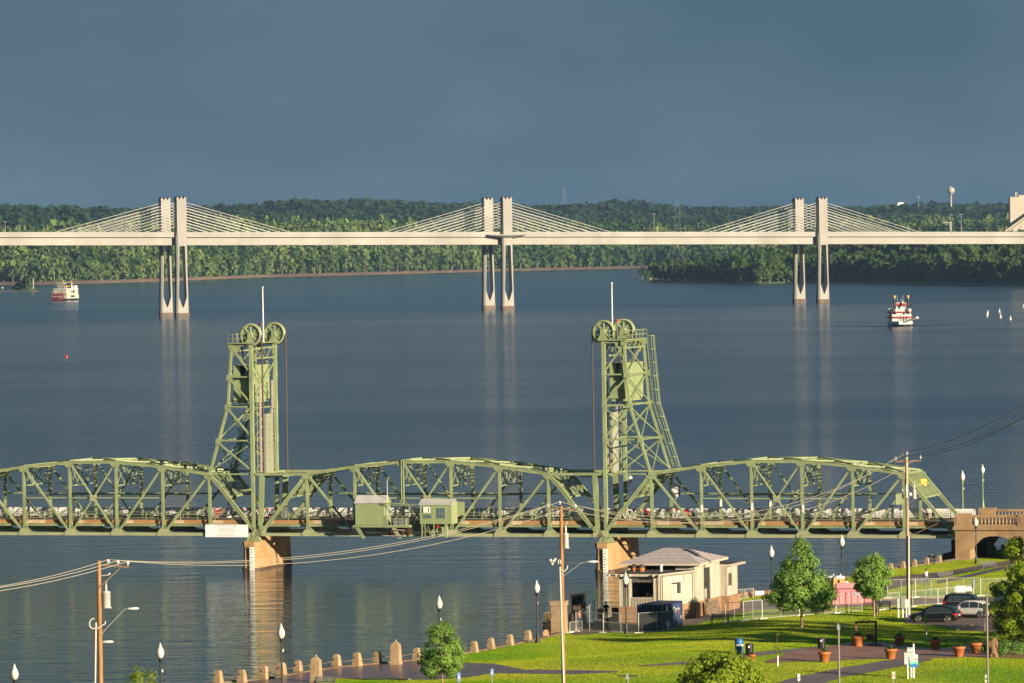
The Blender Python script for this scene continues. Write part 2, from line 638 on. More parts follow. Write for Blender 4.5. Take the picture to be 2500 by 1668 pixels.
forest('far_ridge_woods', [(p[0], p[1], p[2] - 2) for p in pts], hts, wid, TPL_LO, LM_ridge, rs, ton)

pen_y = lambda x: float(np.interp(x, pex, pey))
pts = []
for x, y in scatter(pex[0] + 4, 470, 30, 420, 10, pen_y, rs):
    if in_view(x, y, 30) and (y - pen_y(x)) < 460 * np.clip((x - pex[0]) / 150, 0, 1) + 16:
        pts.append((x, y, float(pen_h(x, y))))
edge = lambda x: np.interp(x, [95, 115, 140, 180], [0.5, 0.75, 0.95, 1])
hts = [rs.uniform(12, 20) * float(edge(p[0])) for p in pts]
wid = [h * rs.uniform(0.65, 0.95) for h in hts]
ton = [0.4 * (float(vnoise(p[0], p[1], 60, 4)) - .5) + 0.25 * (rs.rand() - .5) for p in pts]
forest('point_woods', [(p[0], p[1], p[2] - 1) for p in pts], hts, wid, TPL_MD, LM_point, rs, ton)

# ---- the trees that stand out one by one along the two banks
M_bark_pale = mat('pale bark', (0.33, 0.29, 0.23), 0.9, var=0.4, scale=0.6)
M_bark = mat('grey brown bark', (0.19, 0.14, 0.10), 0.9, var=0.4, scale=3.0)
def tpl_mesh(name, q, m, h, w, z0):
    v = q.reshape(-1, 3).copy()
    v[:, :2] *= w; v[:, 2] = v[:, 2] * h + z0
    me_o = big_mesh(name, v, np.arange(len(v)).reshape(-1, 4), m, None, np.zeros(len(v)))
    return me_o
def bank_tree(name, label, group, seed, h, w, m, bark, nq=110, lobes=8, trunk=0.3):
    r = random.Random(seed)
    t = thing(name, label, 'tree', (0, 0, 0), 0, group)
    o = tpl_mesh('crown', crown_template(nq, seed, lobes, 0.19, low=0.12), m, h * (1 - trunk * .55), w, h * trunk * .55)
    o.parent = t
    b = MB()
    x0, y0 = 0, 0
    top = (r.uniform(-.06, .06) * h, r.uniform(-.05, .05) * h, h * 0.55)
    b.tube((0, 0, -1), top, 0.42, 0.2, 6)
    for k in range(3):
        a = r.uniform(0, 6.28)
        z = h * r.uniform(.25, .45)
        b.tube((top[0] * z / top[2], top[1] * z / top[2], z), (math.cos(a) * w * .3, math.sin(a) * w * .3, z + h * .28), 0.2, 0.08, 5)
    b.obj('trunk', bark, t)
    return t
protos = [
    bank_tree('cottonwood_tree', 'pale trunked broad tree at the water edge of the far bank', 'trees lining the far bank', 101, 17, 12, LM_far, M_bark_pale),
    bank_tree('cottonwood_tree', 'pale trunked broad tree at the water edge of the far bank', 'trees lining the far bank', 102, 20, 13, LM_far, M_bark_pale),
    bank_tree('cottonwood_tree', 'pale trunked broad tree at the water edge of the far bank', 'trees lining the far bank', 103, 14, 11, LM_far, M_bark_pale),
]
def place_labels(things, marks, where):
    groups = {}
    for o in things:
        x = PX(o.location)[0]
        m = min(marks, key=lambda q: abs(q[0] - x))
        groups.setdefault((m[1], x < m[0]), []).append((abs(x - m[0]), o))
    W_ = ['first', 'second', 'third', 'fourth', 'fifth', 'sixth', 'seventh', 'eighth', 'ninth', 'tenth', 'eleventh', 'twelfth', 'thirteenth', 'fourteenth', 'fifteenth']
    for (nm_, left), L_ in groups.items():
        L_.sort(key=lambda q: q[0])
        for i, (_, o) in enumerate(L_):
            o['label'] = '%s tree %s of %s %s' % (W_[min(i, 14)], 'left' if left else 'right', nm_, where)
rr = random.Random(5)
bank = []
x = -545.0; k = 0
while x < 150:
    y = float(shore_y(x)) + rr.uniform(10, 20)
    if in_view(x, y, 20):
        p = protos[k % 3]
        loc = (x, y, float(far_h(x, y)))
        if k < 3:
            p.location = loc; p.rotation_euler = (0, 0, rr.uniform(0, 6)); bank.append(p)
        else:
            bank.append(dup(p, loc, rr.uniform(0, 6), scale=rr.uniform(.75, 1.15)))
        k += 1
    x += rr.uniform(8, 14)
place_labels(bank, [(20, 'the left picture edge'), (158, 'the far paddle boat'), (420, 'the left pylon pair'), (644, 'the left tower flag pole'), (930, 'the open water before the middle pylons'), (1215, 'the middle pylon pair'), (1476, 'the ladder tower flag pole')], 'on the far bank')
bank = []
protos2 = [
    bank_tree('shore_tree', 'dark green broad tree at the edge of the wooded point', 'trees edging the wooded point', 111, 15, 11, LM_point, M_bark),
    bank_tree('shore_tree', 'dark green broad tree at the edge of the wooded point', 'trees edging the wooded point', 112, 12, 12, LM_point, M_bark_pale),
    bank_tree('shore_tree', 'dark green broad tree at the edge of the wooded point', 'trees edging the wooded point', 113, 18, 12, LM_point, M_bark_pale),
]
x = pex[0] + 5; k = 0
while x < 395:
    y = pen_y(x) + rr.uniform(16, 26)
    if in_view(x, y, 15):
        p = protos2[k % 3]
        e = float(edge(x))
        loc = (x, y, float(pen_h(x, y)))
        s = e * rr.uniform(.8, 1.15)
        if k < 3:
            p.location = loc; p.scale = (s, s, s); bank.append(p)
        else:
            bank.append(dup(p, loc, rr.uniform(0, 6), scale=s))
        k += 1
    x += rr.uniform(6, 11)
place_labels(bank, [(1605, 'the ruined wharf'), (1760, 'the grassy spit edge'), (1980, 'the right pylon pair'), (2205, 'the red and white paddle boat'), (2430, 'the white buoys')], 'edging the wooded point')
# ================================================================== lift bridge
TH = 0.3167
P0 = Vector((-30.689, 629.96, 0))
BU = Vector((math.cos(TH), -math.sin(TH), 0)); BN = Vector((math.sin(TH), math.cos(TH), 0))
TW, PAN = 8.084, 6.096           # truss spacing, panel length
def BR(s, n=0.0, z=0.0):
    return P0 + BU * s + BN * n + Vector((0, 0, z))
def S_at(px, n=0.0, z=5.0):
    lo, hi = -60.0, 120.0
    for _ in range(50):
        mid = (lo + hi) / 2
        if PX(BR(mid, n, z))[0] < px: lo = mid
        else: hi = mid
    return lo
def Z_at(px, py, n=0.0):
    """height on the bridge's long plane n that shows at the pixel"""
    s = S_at(px, n)
    a, b = PX(BR(s, n, 0))[1], PX(BR(s, n, 10))[1]
    return (py - a) / (b - a) * 10

GREEN = (0.320, 0.380, 0.190)
M_green = mat('bridge green paint', GREEN, 0.55, var=0.26, scale=0.8, detail=7, vscale=(1, 1, .45))
M_pale = mat('sun bleached green paint', (0.41, 0.43, 0.245), 0.55, var=0.14, scale=0.8, detail=5)
M_green2 = mat('house green paint', (0.315, 0.38, 0.185), 0.6, var=0.1, scale=0.7, detail=5, vscale=(1, 1, 0.25))
M_rope = mat('greased wire rope', (0.075, 0.045, 0.03), 0.6)
M_deck = mat('worn bridge deck', (0.20, 0.145, 0.095), 0.85, var=0.35, scale=0.5, detail=6)
M_kerb = mat('timber kerb', (0.50, 0.27, 0.105), 0.8, col2=(0.40, 0.20, 0.075), scale=0.6, detail=5, vscale=(1, 1, 3))
M_kerb2 = mat('patched pale kerb', (0.66, 0.50, 0.33), 0.8, var=0.2, scale=1)
M_white = mat('white paint', (0.96, 0.94, 0.89), 0.5, var=0.1, scale=1.5)
M_red = mat('red reflective paint', (0.55, 0.03, 0.02), 0.45)
M_stone = mat('pier sandstone', (0.56, 0.35, 0.155), 0.85, col2=(0.36, 0.215, 0.10), scale=0.5, detail=8, bump=0.04, bscale=3)
M_stone_d = mat('wet pier stone', (0.12, 0.075, 0.04), 0.6, var=0.4, scale=1)
M_galv = mat('galvanised steel', (0.42, 0.43, 0.43), 0.45, metal=0.4, var=0.15, scale=2)
M_black = mat('black rubber', (0.012, 0.012, 0.013), 0.6)
M_glass = mat('window glass', (0.10, 0.15, 0.19), 0.08, spec=0.8)
M_yellow = mat('yellow sign face', (0.85, 0.40, 0.005), 0.45)
M_ink = mat('black ink', (0.035, 0.033, 0.03), 0.6)
M_beige = mat('pale guide steel', (0.50, 0.41, 0.34), 0.55, var=0.15, scale=1)
M_palegreen = mat('pale weathered steel', (0.36, 0.37, 0.27), 0.6, var=0.2, scale=0.8, vscale=(1, 1, 0.2))
M_roofw = mat('pale sheet roof', (0.66, 0.63, 0.61), 0.5, var=0.12, scale=1.0)
M_redlamp = mat('red beacon glass', (0.7, 0.04, 0.02), 0.3)

ZB = 4.19
HT = [None, 7.25, 8.15, 8.72, 8.72, 8.15, 7.25, None]
DECKZ = 5.78
_lat = {}
def lattice_panel():
    if 'm' in _lat:
        return _lat['m']
    b = MB()
    w, h = 2.9, 1.02
    b.bx(0, w, -.05, .05, h - .19, h); b.bx(0, w, -.04, .04, 0, .10)
    b.bx(0, .16, -.05, .05, 0, h); b.bx(w - .16, w, -.05, .05, 0, h)
    b.bx(.1, w - .1, -.04, .04, .38, .45)
    n = 9
    st = (w - .2) / n
    for i in range(n):
        x = .1 + i * st
        for (a, c) in ((x, x + st), (x + st, x)):
            b.beam((a, 0.012 if a < c else -.012, .40), (c, 0.012 if a < c else -.012, h - .15), .03, .14)
            b.beam((a, 0.012 if a < c else -.012, .06), (c, 0.012 if a < c else -.012, .36), .03, .125)
    _lat['m'] = b.mesh('railing_panel')
    _lat['m'].materials.append(M_white)
    return _lat['m']

def lattice_bar(b, p, q, depth, nseg, t=0.09, up=(0, 0, 1)):
    """two flanges with zigzag lacing between p and q"""
    p, q, up = Vector(p), Vector(q), Vector(up)
    b.beam(p + up * depth / 2, q + up * depth / 2, .16, .1, up=up)
    b.beam(p - up * depth / 2, q - up * depth / 2, .16, .1, up=up)
    for i in range(nseg):
        a = p.lerp(q, i / nseg); c = p.lerp(q, (i + 1) / nseg)
        sg = 1 if i % 2 else -1
        b.beam(a + up * sg * depth / 2, c - up * sg * depth / 2, .05, t, up=up)

def truss_span(label, s0, lift=False, pads=True):
    L = 7 * PAN
    o = BR(s0)
    t = thing('truss_span', label, 'bridge span', o, -TH, 'arched truss spans of the lift bridge')
    def node(k, top, n):
        return Vector((k * PAN, n, ZB + (HT[k] if top else 0)))
    for n in (0.0, TW):
        sgn = -1 if n == 0 else 1
        b = MB(); b.bx(-.25, L + .25, n - .20, n + .20, ZB - .19, ZB + .16)
        b.bx(-.25, L + .25, n - .23, n + .23, ZB + .12, ZB + .18)
        b.obj('bottom_chord', M_pale, t)
        b = MB()
        for k in range(1, 6):
            p, q = node(k, 1, n), node(k + 1, 1, n)
            b.beam(p, q, .44, .34)
            b.beam(p + Vector((0, 0, .165)), q + Vector((0, 0, .165)), .54, .05)
        b.obj('top_chord', M_green, t)
        for a, c in ((0, 1), (7, 6)):
            b = MB()
            p, q = node(a, 0, n), node(c, 1, n)
            b.beam(p, q, .44, .34)
            dn = (q - p).normalized(); nn = Vector((-dn.z, 0, dn.x)) * (1 if dn.x > 0 else -1)
            b.beam(p + nn * .17, q + nn * .17, .52, .05)
            b.obj('end_post', M_green, t)
        for k in range(1, 7):
            b = MB()
            hw = .135 if k in (2, 3, 4, 5) else .15
            p, q = node(k, 0, n), node(k, 1, n)
            b.bx(p.x - hw, p.x + hw, n - .20, n - .16, p.z, q.z); b.bx(p.x - hw, p.x + hw, n + .16, n + .20, p.z, q.z)
            nl = 16
            for i in range(nl):
                z0 = p.z + (q.z - p.z) * i / nl; z1 = p.z + (q.z - p.z) * (i + 1) / nl
                b.beam((p.x + hw * .0, n - .16, z0 if i % 2 else z1), (p.x, n + .16, z1 if i % 2 else z0), .05, .09, up=(1, 0, 0))
            b.obj('truss_vertical', M_green, t)
        for (a, ta), (c, tcc), th in (((1, 1), (2, 0), .24), ((2, 1), (3, 0), .21), ((3, 1), (4, 0), .145), ((3, 0), (4, 1), .145),
                                     ((4, 0), (5, 1), .21), ((5, 0), (6, 1), .24)):
            b = MB()
            p, q = node(a, ta, n), node(c, tcc, n)
            off = Vector((0, .1 * sgn, 0))
            b.beam(p, q, .26, th)
            b.obj('truss_diagonal', M_green, t)
        b = MB(); b.bx(2 * PAN, 5 * PAN, n - .06, n + .06, ZB + 4.32, ZB + 4.46)
        b.obj('mid_strut', M_green, t)
        # gusset plates on both faces of each joint
        for k in range(0, 8):
            x = k * PAN
            wl, hh = (.74, .66) if 1 < k < 6 else (.66, .6)
            poly = [(x - wl, ZB - .2), (x + wl, ZB - .2), (x + wl * .95, ZB + .2), (x + wl * .45, ZB + hh), (x - wl * .45, ZB + hh), (x - wl * .95, ZB + .2)]
            for yy in (n - .28, n + .25):
                g = MB(); g.prism(poly, yy, yy + .03); g.obj('gusset_plate', M_pale, t)
            if 0 < k < 7:
                g = MB(); g.prism([(x + .2, ZB + .2), (x + 1.35, ZB + .2), (x + .9, ZB + .35), (x + .2, ZB + .95)], n - .05, n + .05); g.obj('knee_plate', M_green, t)
            if 1 <= k <= 6:
                zt = ZB + HT[k]
                for yy in (n - .27, n + .24):
                    g = MB(); g.prism([(x - .66, zt - .13), (x + .66, zt - .13), (x + .58, zt - .33), (x + .32, zt - .6), (x - .32, zt - .6), (x - .58, zt - .33)], yy, yy + .03); g.obj('gusset_plate', M_green, t)
        zc = ZB + HT[3] / 2
        for yy in (n - .29, n + .26):
            g = MB(); g.bx(3.5 * PAN - .36, 3.5 * PAN + .36, yy, yy + .03, zc - .36, zc + .36); g.obj('gusset_plate', M_pale, t)
    # ---- floor
    b = MB(); b.bx(-.1, L + .1, .55, TW - .5, DECKZ - .22, DECKZ); b.obj('deck', M_deck, t)
    b = MB(); b.bx(-.1, L + .1, TW + .3, TW + 2.4, DECKZ - .16, DECKZ + .04); b.obj('sidewalk', M_deck, t)
    for k in range(7):
        b = MB(); b.bx(k * PAN + .03, (k + 1) * PAN - .03, .40, .53, DECKZ - .36, DECKZ + .10)
        b.obj('kerb', M_kerb, t)
        b = MB(); b.bx(k * PAN + (.25 if k % 2 else -.0) + .2, k * PAN + 1.5 + .5 * ((k * 7) % 3), .37, .398, DECKZ - .33, DECKZ + .06)
        b.obj('kerb_patch', M_kerb2, t)
    b = MB(); b.bx(-.1, L + .1, .30, .42, DECKZ - .66, DECKZ - .37); b.bx(-.1, L + .1, .22, .46, DECKZ - .42, DECKZ - .362)
    b.obj('edge_beam', M_green, t)
    for k in range(8):
        b = MB(); b.bx(k * PAN - .14, k * PAN + .14, .1, TW - .1, ZB + .25, DECKZ - .4); b.bx(k * PAN - .2, k * PAN + .2, .1, TW + 2.3, ZB + .95, DECKZ - .23)
        b.obj('floor_beam', M_green, t)
    for nn in (1.7, 3.3, 4.9, 6.5):
        b = MB(); b.bx(0, L, nn - .1, nn + .1, DECKZ - .72, DECKZ - .23); b.obj('stringer', M_green, t)
    b = MB()
    for k in range(7):
        b.beam((k * PAN, .2, ZB), ((k + 1) * PAN, TW - .2, ZB), .1, .12); b.beam((k * PAN, TW - .2, ZB + .03), ((k + 1) * PAN, .2, ZB + .03), .1, .12)
    b.obj('bottom_lateral', M_green, t)
    # pipe railing along the near kerb
    b = MB()
    for z in (.35, .72, 1.06):
        b.tube((0, .48, DECKZ + z), (L, .48, DECKZ + z), .035, n=5)
    for i in range(19):
        x = 1.2 + i * (L - 2.4) / 18
        b.bx(x - .04, x + .04, .45, .51, DECKZ - .4, DECKZ + 1.08)
    b.obj('handrail', M_green, t)
    b = MB(); b.tube((0, TW - .55, DECKZ + .45), (L, TW - .55, DECKZ + .45), .035, n=5)
    for i in range(15):
        x = 1 + i * (L - 2) / 14
        b.bx(x - .04, x + .04, TW - .58, TW - .52, DECKZ, DECKZ + .48)
    b.obj('traffic_rail', M_green, t)
    for i in range(14):
        p = link('railing_panel', lattice_panel(), t)
        p.location = (i * L / 14 + .07, TW + 2.35, DECKZ + .04)
    # ---- bracing overhead
    for k in (2, 3, 4, 5):
        b = MB()
        zt = ZB + HT[k] - .25; zl = ZB + 5.85; x = k * PAN
        b.beam((x, .2, zl), (x, TW - .2, zl), .14, .12, up=(0, 0, 1))
        for f0, f1 in ((0, .33), (.33, .66), (.66, 1)):
            b.beam((x, .2 + (TW - .4) * f0, zl), (x, .2 + (TW - .4) * f1, zt), .08, .09, up=(1, 0, 0))
            b.beam((x, .2 + (TW - .4) * f1, zl), (x, .2 + (TW - .4) * f0, zt), .08, .09, up=(1, 0, 0))
        for f in (.33, .66):
            b.beam((x, .2 + (TW - .4) * f, zl), (x, .2 + (TW - .4) * f, zt), .12, .12, up=(1, 0, 0))
        b.obj('sway_brace', M_green, t)
        b = MB(); lattice_bar(b, (x, .2, zt + .1), (x, TW - .2, zt + .1), .42, 16)
        b.obj('top_strut', M_green, t)
    for k in range(1, 6):
        b = MB()
        p0, p1 = node(k, 1, .25), node(k + 1, 1, TW - .25)
        q0, q1 = node(k, 1, TW - .25), node(k + 1, 1, .25)
        lattice_bar(b, p0, p1, .30, 16, .07); lattice_bar(b, q0 + Vector((0, 0, .06)), q1 + Vector((0, 0, .06)), .30, 16, .07)
        b.obj('top_lateral', M_green, t)
    for a, c in ((0, 1), (7, 6)):
        b = MB()
        for f0, f1 in ((.62, 1.0),):
            p0 = node(a, 0, .2).lerp(node(c, 1, .2), f0); p1 = node(c, 1, .2)
            q0 = Vector((p0.x, TW - .2, p0.z)); q1 = Vector((p1.x, TW - .2, p1.z))
            b.beam(p0, q0, .2, .25, up=(0, 0, 1)); b.beam(p1, q1, .25, .35, up=(0, 0, 1))
            m0, m1 = p0.lerp(p1, .5), q0.lerp(q1, .5)
            b.beam(m0, m1, .15, .15, up=(0, 0, 1))
            for i in range(10):
                f, g = i / 10, (i + 1) / 10
                b.beam(p0.lerp(q0, f), p1.lerp(q1, g), .08, .09); b.beam(p0.lerp(q0, g), p1.lerp(q1, f), .08, .09)
        b.obj('portal_brace', M_green, t)
    # service pipe along the far truss
    b = MB(); b.tube((PAN, TW - .5, ZB + 4.55), (6 * PAN, TW - .5, ZB + 4.55), .09, n=6)
    b.obj('service_pipe', M_green, t)
    if lift:
        for n in (0.0, TW):
            for sd in (0, 1):
                xe = 0 if sd == 0 else L
                xk = PAN if sd == 0 else L - PAN
                sg = 1 if sd == 0 else -1
                b = MB()
                zt = ZB + HT[1]
                b.beam((xk, n, zt), (xe - sg * .55, n, zt), .4, .30)
                b.obj('top_chord_extension', M_green, t)
                b = MB()
                for yy in (n - .2, n + .17):
                    b.prism([(xe - sg * .3, ZB - .2), (xe + sg * .25, ZB - .2), (xe + sg * .62, zt - .15), (xe + sg * .02, zt - .15)], yy, yy + .03)
                b.beam((xe, n, ZB), (xe + sg * .3, n, zt), .34, .22)
                b.obj('hanger_post', M_green, t)
                b = MB()
                b.lathe([(.36, -.33), (.36, -.29)], (xe + sg * .28, n - .02 if n == 0 else n + .62, ZB + .75), 14, 'Y')
                b.lathe([(.12, -.38), (.12, -.29)], (xe + sg * .28, n - .02 if n == 0 else n + .62, ZB + .75), 8, 'Y')
                for i in range(6):
                    a = i * math.pi / 3
                    b.beam((xe + sg * .28, n - .36, ZB + .75), (xe + sg * .28 + .36 * math.cos(a), n - .36, ZB + .75 + .36 * math.sin(a)), .03, .07)
                b.obj('guide_wheel', M_green, t)
        # landing platform under the ropes
        for xe, sg in ((0, 1), (L, -1)):
            b = MB(); b.bx(min(xe - sg * .5, xe + sg * 2.6), max(xe - sg * .5, xe + sg * 2.6), 1.0, TW - 1, ZB + HT[1] - .4, ZB + HT[1] - .15)
            lattice_bar(b, (xe + sg * .3, .3, ZB + HT[1] - .2), (xe + sg * .3, TW - .3, ZB + HT[1] - .2), .5, 14)
            b.obj('lifting_girder', M_green, t)
    return t

S_L = -0.40 - 7 * PAN
S_R = 7 * PAN + 0.544
span_l = truss_span('green arched truss span with the white notice board, left of both lift towers', S_L)
span_m = truss_span('green lift span between the two towers carrying the operator houses', 0.0, lift=True)
span_r = truss_span('green arched truss span from the ladder tower to the stone bridge end', S_R)
span_x = None

# ------------------------------------------------------------------ lift towers
def sheave_mesh():
    b = MB()
    R, w = 1.40, .44
    b.lathe([(R - .20, -w / 2), (R, -w / 2), (R, -w / 2 + .05), (R - .05, -w / 2 + .05), (R - .05, w / 2 - .05), (R, w / 2 - .05), (R, w / 2), (R - .20, w / 2), (R - .20, -w / 2)], (0, 0, 0), 32, 'Y')
    b.lathe([(.0, -w / 2 - .1), (.34, -w / 2 - .1), (.34, w / 2 + .1), (0, w / 2 + .1)], (0, 0, 0), 14, 'Y')
    # web plate with eight round lightening holes
    n, ns_, hr, rc = 8, 12, .175, .80
    for i in range(n):
        a0, a1 = 2 * math.pi * i / n, 2 * math.pi * (i + 1) / n
        am = (a0 + a1) / 2
        ho = [(rc * math.cos(am) + hr * math.cos(2 * math.pi * j / ns_ + am), rc * math.sin(am) + hr * math.sin(2 * math.pi * j / ns_ + am)) for j in range(ns_)]
        oo = []
        for j in range(ns_):
            t_ = 2 * math.pi * j / ns_
            rr_ = rc + .50 * math.cos(t_) * 1.25; aa = am + (a1 - a0) / 2 * max(-1, min(1, 1.25 * math.sin(t_)))
            rr_ = max(.28, min(R - .18, rr_ if abs(math.cos(t_)) > .3 else rc + .5 * math.cos(t_)))
            oo.append((rr_ * math.cos(aa), rr_ * math.sin(aa)))
        vs = [(x, .02, z) for x, z in ho] + [(x, .02, z) for x, z in oo] + [(x, -.02, z) for x, z in ho] + [(x, -.02, z) for x, z in oo]
        fs = []
        for j in range(ns_):
            k = (j + 1) % ns_
            fs += [(j, k, ns_ + k, ns_ + j), (2 * ns_ + k, 2 * ns_ + j, 3 * ns_ + j, 3 * ns_ + k)]
        b.add(vs, fs)
        b.beam((.25 * math.cos(a0), -.07, .25 * math.sin(a0)), ((R - .18) * math.cos(a0), -.07, (R - .18) * math.sin(a0)), .1, .06)
    return b

def lift_tower(label, s0, sg, ladder):
    """sg: direction in which the raking legs lean"""
    t = thing('lift_tower', label, 'bridge tower', BR(s0), -TH, 'green lift towers of the old bridge')
    z0, zt = 3.45, 27.0
    lv = [27.0, 23.2, 19.6, 15.5, 11.45]
    def lx(z):
        return sg * float(np.interp(z, [11.45, 19.6, 27.0], [5.65, 3.1, 2.5]))
    for n in (0.0, TW):
        b = MB()
        b.bx(-.20, .20, n - .22, n - .16, z0, zt + .2); b.bx(-.20, .20, n + .16, n + .22, z0, zt + .2)
        b.bx(-.20, -.14, n - .16, n + .16, z0, zt + .2); b.bx(.14, .20, n - .16, n + .16, z0, zt + .2)
        b.bx(-.32, .32, n - .32, n + .32, z0, z0 + .3)
        b.obj('tower_post', M_green, t)
        b = MB()
        for a, c in ((27.0, 19.6), (19.6, 11.3)):
            b.beam((lx(a), n, a), (lx(c), n, c), .34, .27)
        b.obj('raking_leg', M_green, t)
        for z in lv:
            b = MB(); b.beam((0, n, z), (lx(z), n, z), .22, .17); b.obj('tower_strut', M_green, t)
        for i in range(4):
            za, zb = lv[i], lv[i + 1]
            b = MB(); b.beam((lx(za), n, za - .3), (0, n, zb + .3), .20, .19); b.obj('tower_diagonal', M_green, t)
            if i >= 2:
                b = MB(); b.beam((0, n, za - .3), (lx(zb), n, zb + .3), .1, .09); b.obj('tower_tie', M_green, t)
        for z in lv:
            for yy in (n - .27, n + .24):
                g = MB(); g.bx(-.22, .22, yy, yy + .03, z - .42, z + .4); g.obj('gusset_plate', M_green, t)
                x = lx(z)
                g = MB(); g.prism([(x - .33, z - .38), (x + .33, z - .38), (x + .3, z + .26), (x - .3, z + .26)], yy, yy + .03); g.obj('gusset_plate', M_green, t)
        x0, x1 = lx(27), lx(27) - sg * 1.1
        g = MB(); g.prism([(x0, zt + .2), (x0, zt - 1.25), (x0 - sg * .45, zt - 1.25), (x1, zt - .2), (x1, zt + .2)], n - .05, n + .05); g.obj('corner_plate', M_green, t)
    # bracing across, front plane (at the posts) and raking plane
    def face(xf, zs, th, name):
        for i in range(len(zs) - 1):
            a, c = zs[i], zs[i + 1]
            b = MB(); b.beam((xf(a), .2, a - .2), (xf(c), TW - .2, c + .2), .1, th, up=(1, 0, 0)); b.obj(name, M_green, t)
            b = MB(); b.beam((xf(a) + .03, TW - .2, a - .2), (xf(c) + .03, .2, c + .2), .1, th, up=(1, 0, 0)); b.obj(name, M_green, t)
        for z in zs[1:]:
            b = MB(); b.beam((xf(z), .2, z), (xf(z), TW - .2, z), .14, .18, up=(0, 0, 1)); b.obj('cross_strut', M_green, t)
    face(lambda z: 0.0, [25.2, 19.4, 15.5, 11.4], .13, 'cross_brace')
    face(lx, lv, .12, 'raking_brace')
    b = MB(); lattice_bar(b, (0, .25, 26.0), (0, TW - .25, 26.0), 1.25, 6, .12); b.obj('top_lattice', M_green, t)
    b = MB(); lattice_bar(b, (lx(27), .25, 26.7), (lx(27), TW - .25, 26.7), .8, 8, .12); b.obj('top_lattice', M_green, t)
    # top platform
    b = MB(); b.bx(min(-.6, lx(27) + sg * .35), max(.6, lx(27) + sg * .35), -.5, TW + .5, zt + .2, zt + .32)
    b.obj('platform', M_green, t)
    b = MB()
    xs = [sg * .9, lx(27) + sg * .3]
    for z in (.5, 1.05):
        b.tube((xs[0], -.45, zt + .3 + z), (xs[1], -.45, zt + .3 + z), .04, n=5)
        b.tube((xs[1], -.45, zt + .3 + z), (xs[1], TW + .45, zt + .3 + z), .04, n=5)
        b.tube((xs[0], TW + .45, zt + .3 + z), (xs[1], TW + .45, zt + .3 + z), .04, n=5)
    for x in np.linspace(xs[0], xs[1], 4):
        for y in (-.45, TW + .45):
            b.tube((x, y, zt + .3), (x, y, zt + 1.36), .04, n=5)
    for y in np.linspace(-.45, TW + .45, 7):
        b.tube((xs[1], y, zt + .3), (xs[1], y, zt + 1.36), .04, n=5)
    b.obj('platform_rail', M_green, t)
    # sheaves, bearings, ropes
    sm = sheave_mesh()
    me = None
    for n in (0.0, TW):
        if me is None:
            o = sm.obj('sheave', M_green, t); me = o.data
        else:
            o = link('sheave', me, t)
        o.location = (sg * .02, n, 28.25)
        b = MB()
        for dy in (-.42, .30):
            b.bx(-.28, .28, n + dy, n + dy + .12, 27.3, 28.5)
            b.prism([(-.7, 27.2), (.7, 27.2), (.28, 28.0), (-.28, 28.0)], n + dy + .02, n + dy + .10)
        b.obj('sheave_bearing', M_green, t)
        b = MB()
        b.tube((-sg * 1.40, n, 28.2), (-sg * 1.40, n, 11.5), .085, n=6); b.tube((-sg * 1.40, n + .2, 28.2), (-sg * 1.40, n + .2, 11.5), .05, n=5)
        b.obj('lift_rope', M_rope, t)
        b = MB(); b.tube((sg * 1.38, n + (.9 if n == 0 else -.9) * .0, 28.2), (sg * 1.5, n + (1.6 if n == 0 else -1.6), 24.6), .09, n=6)
        b.obj('counterweight_rope', M_rope, t)
        b = MB(); b.beam((sg * .2, n, 26.75), (-sg * 1.3, n, 27.3), .3, .14); b.obj('rope_guard', M_rope, t)
    # counterweight
    b = MB()
    x0, x1 = sg * .55, sg * 2.55
    b.bx(min(x0, x1), max(x0, x1), .55, TW - .55, 20.35, 24.55)
    b.bx(min(x0, x1) + .15, max(x0, x1) - .15, .75, TW - .75, 20.0, 20.35)
    b.obj('counterweight', M_green2, t)
    b = MB()
    for z in (21.1, 22.9):
        b.bx(min(x0, x1) - .02, max(x0, x1) + .02, .52, TW - .52, z, z + .03)
    b.obj('counterweight_seam', M_rope, t)
    b = MB()
    b.prism([(sg * .9, 24.56), (sg * 1.8, 24.56), (sg * 1.5, 23.3), (sg * 1.15, 23.3)], .50, .545)
    b.obj('counterweight_slot', M_black, t)
    # guides and pale housings in the lifting face
    xg = -sg * .30
    for nn, za, zc in ((2.0, 11.6, 22.4), (6.2, 19.2, 22.6), (5.9, 11.6, 19.2)):
        b = MB(); b.bx(xg - .1, xg + .1, nn - .11, nn + .11, za, zc); b.obj('guide_rail', M_beige, t)
    b = MB(); b.bx(xg + .12 - .15, xg + .12 + .15, 3.2, 5.6, 11.5, 18.6)
    b.obj('guide_housing', M_palegreen, t)
    b = MB()
    for z in np.arange(12.2, 18.4, .75):
        b.bx(xg - .05 - sg * .2, xg + .25 - sg * .1, 3.15, 5.65, z, z + .05)
    b.obj('housing_rib', M_palegreen, t)
    b = MB(); b.tube((-sg * .25, 1.0, 27.2), (-sg * .25, 1.0, 11.5), .05, n=5); b.tube((-sg * .2, TW - .9, 23.2), (-sg * .2, TW - .9, 11.5), .05, n=5); b.obj('cable_pipe', M_green, t)
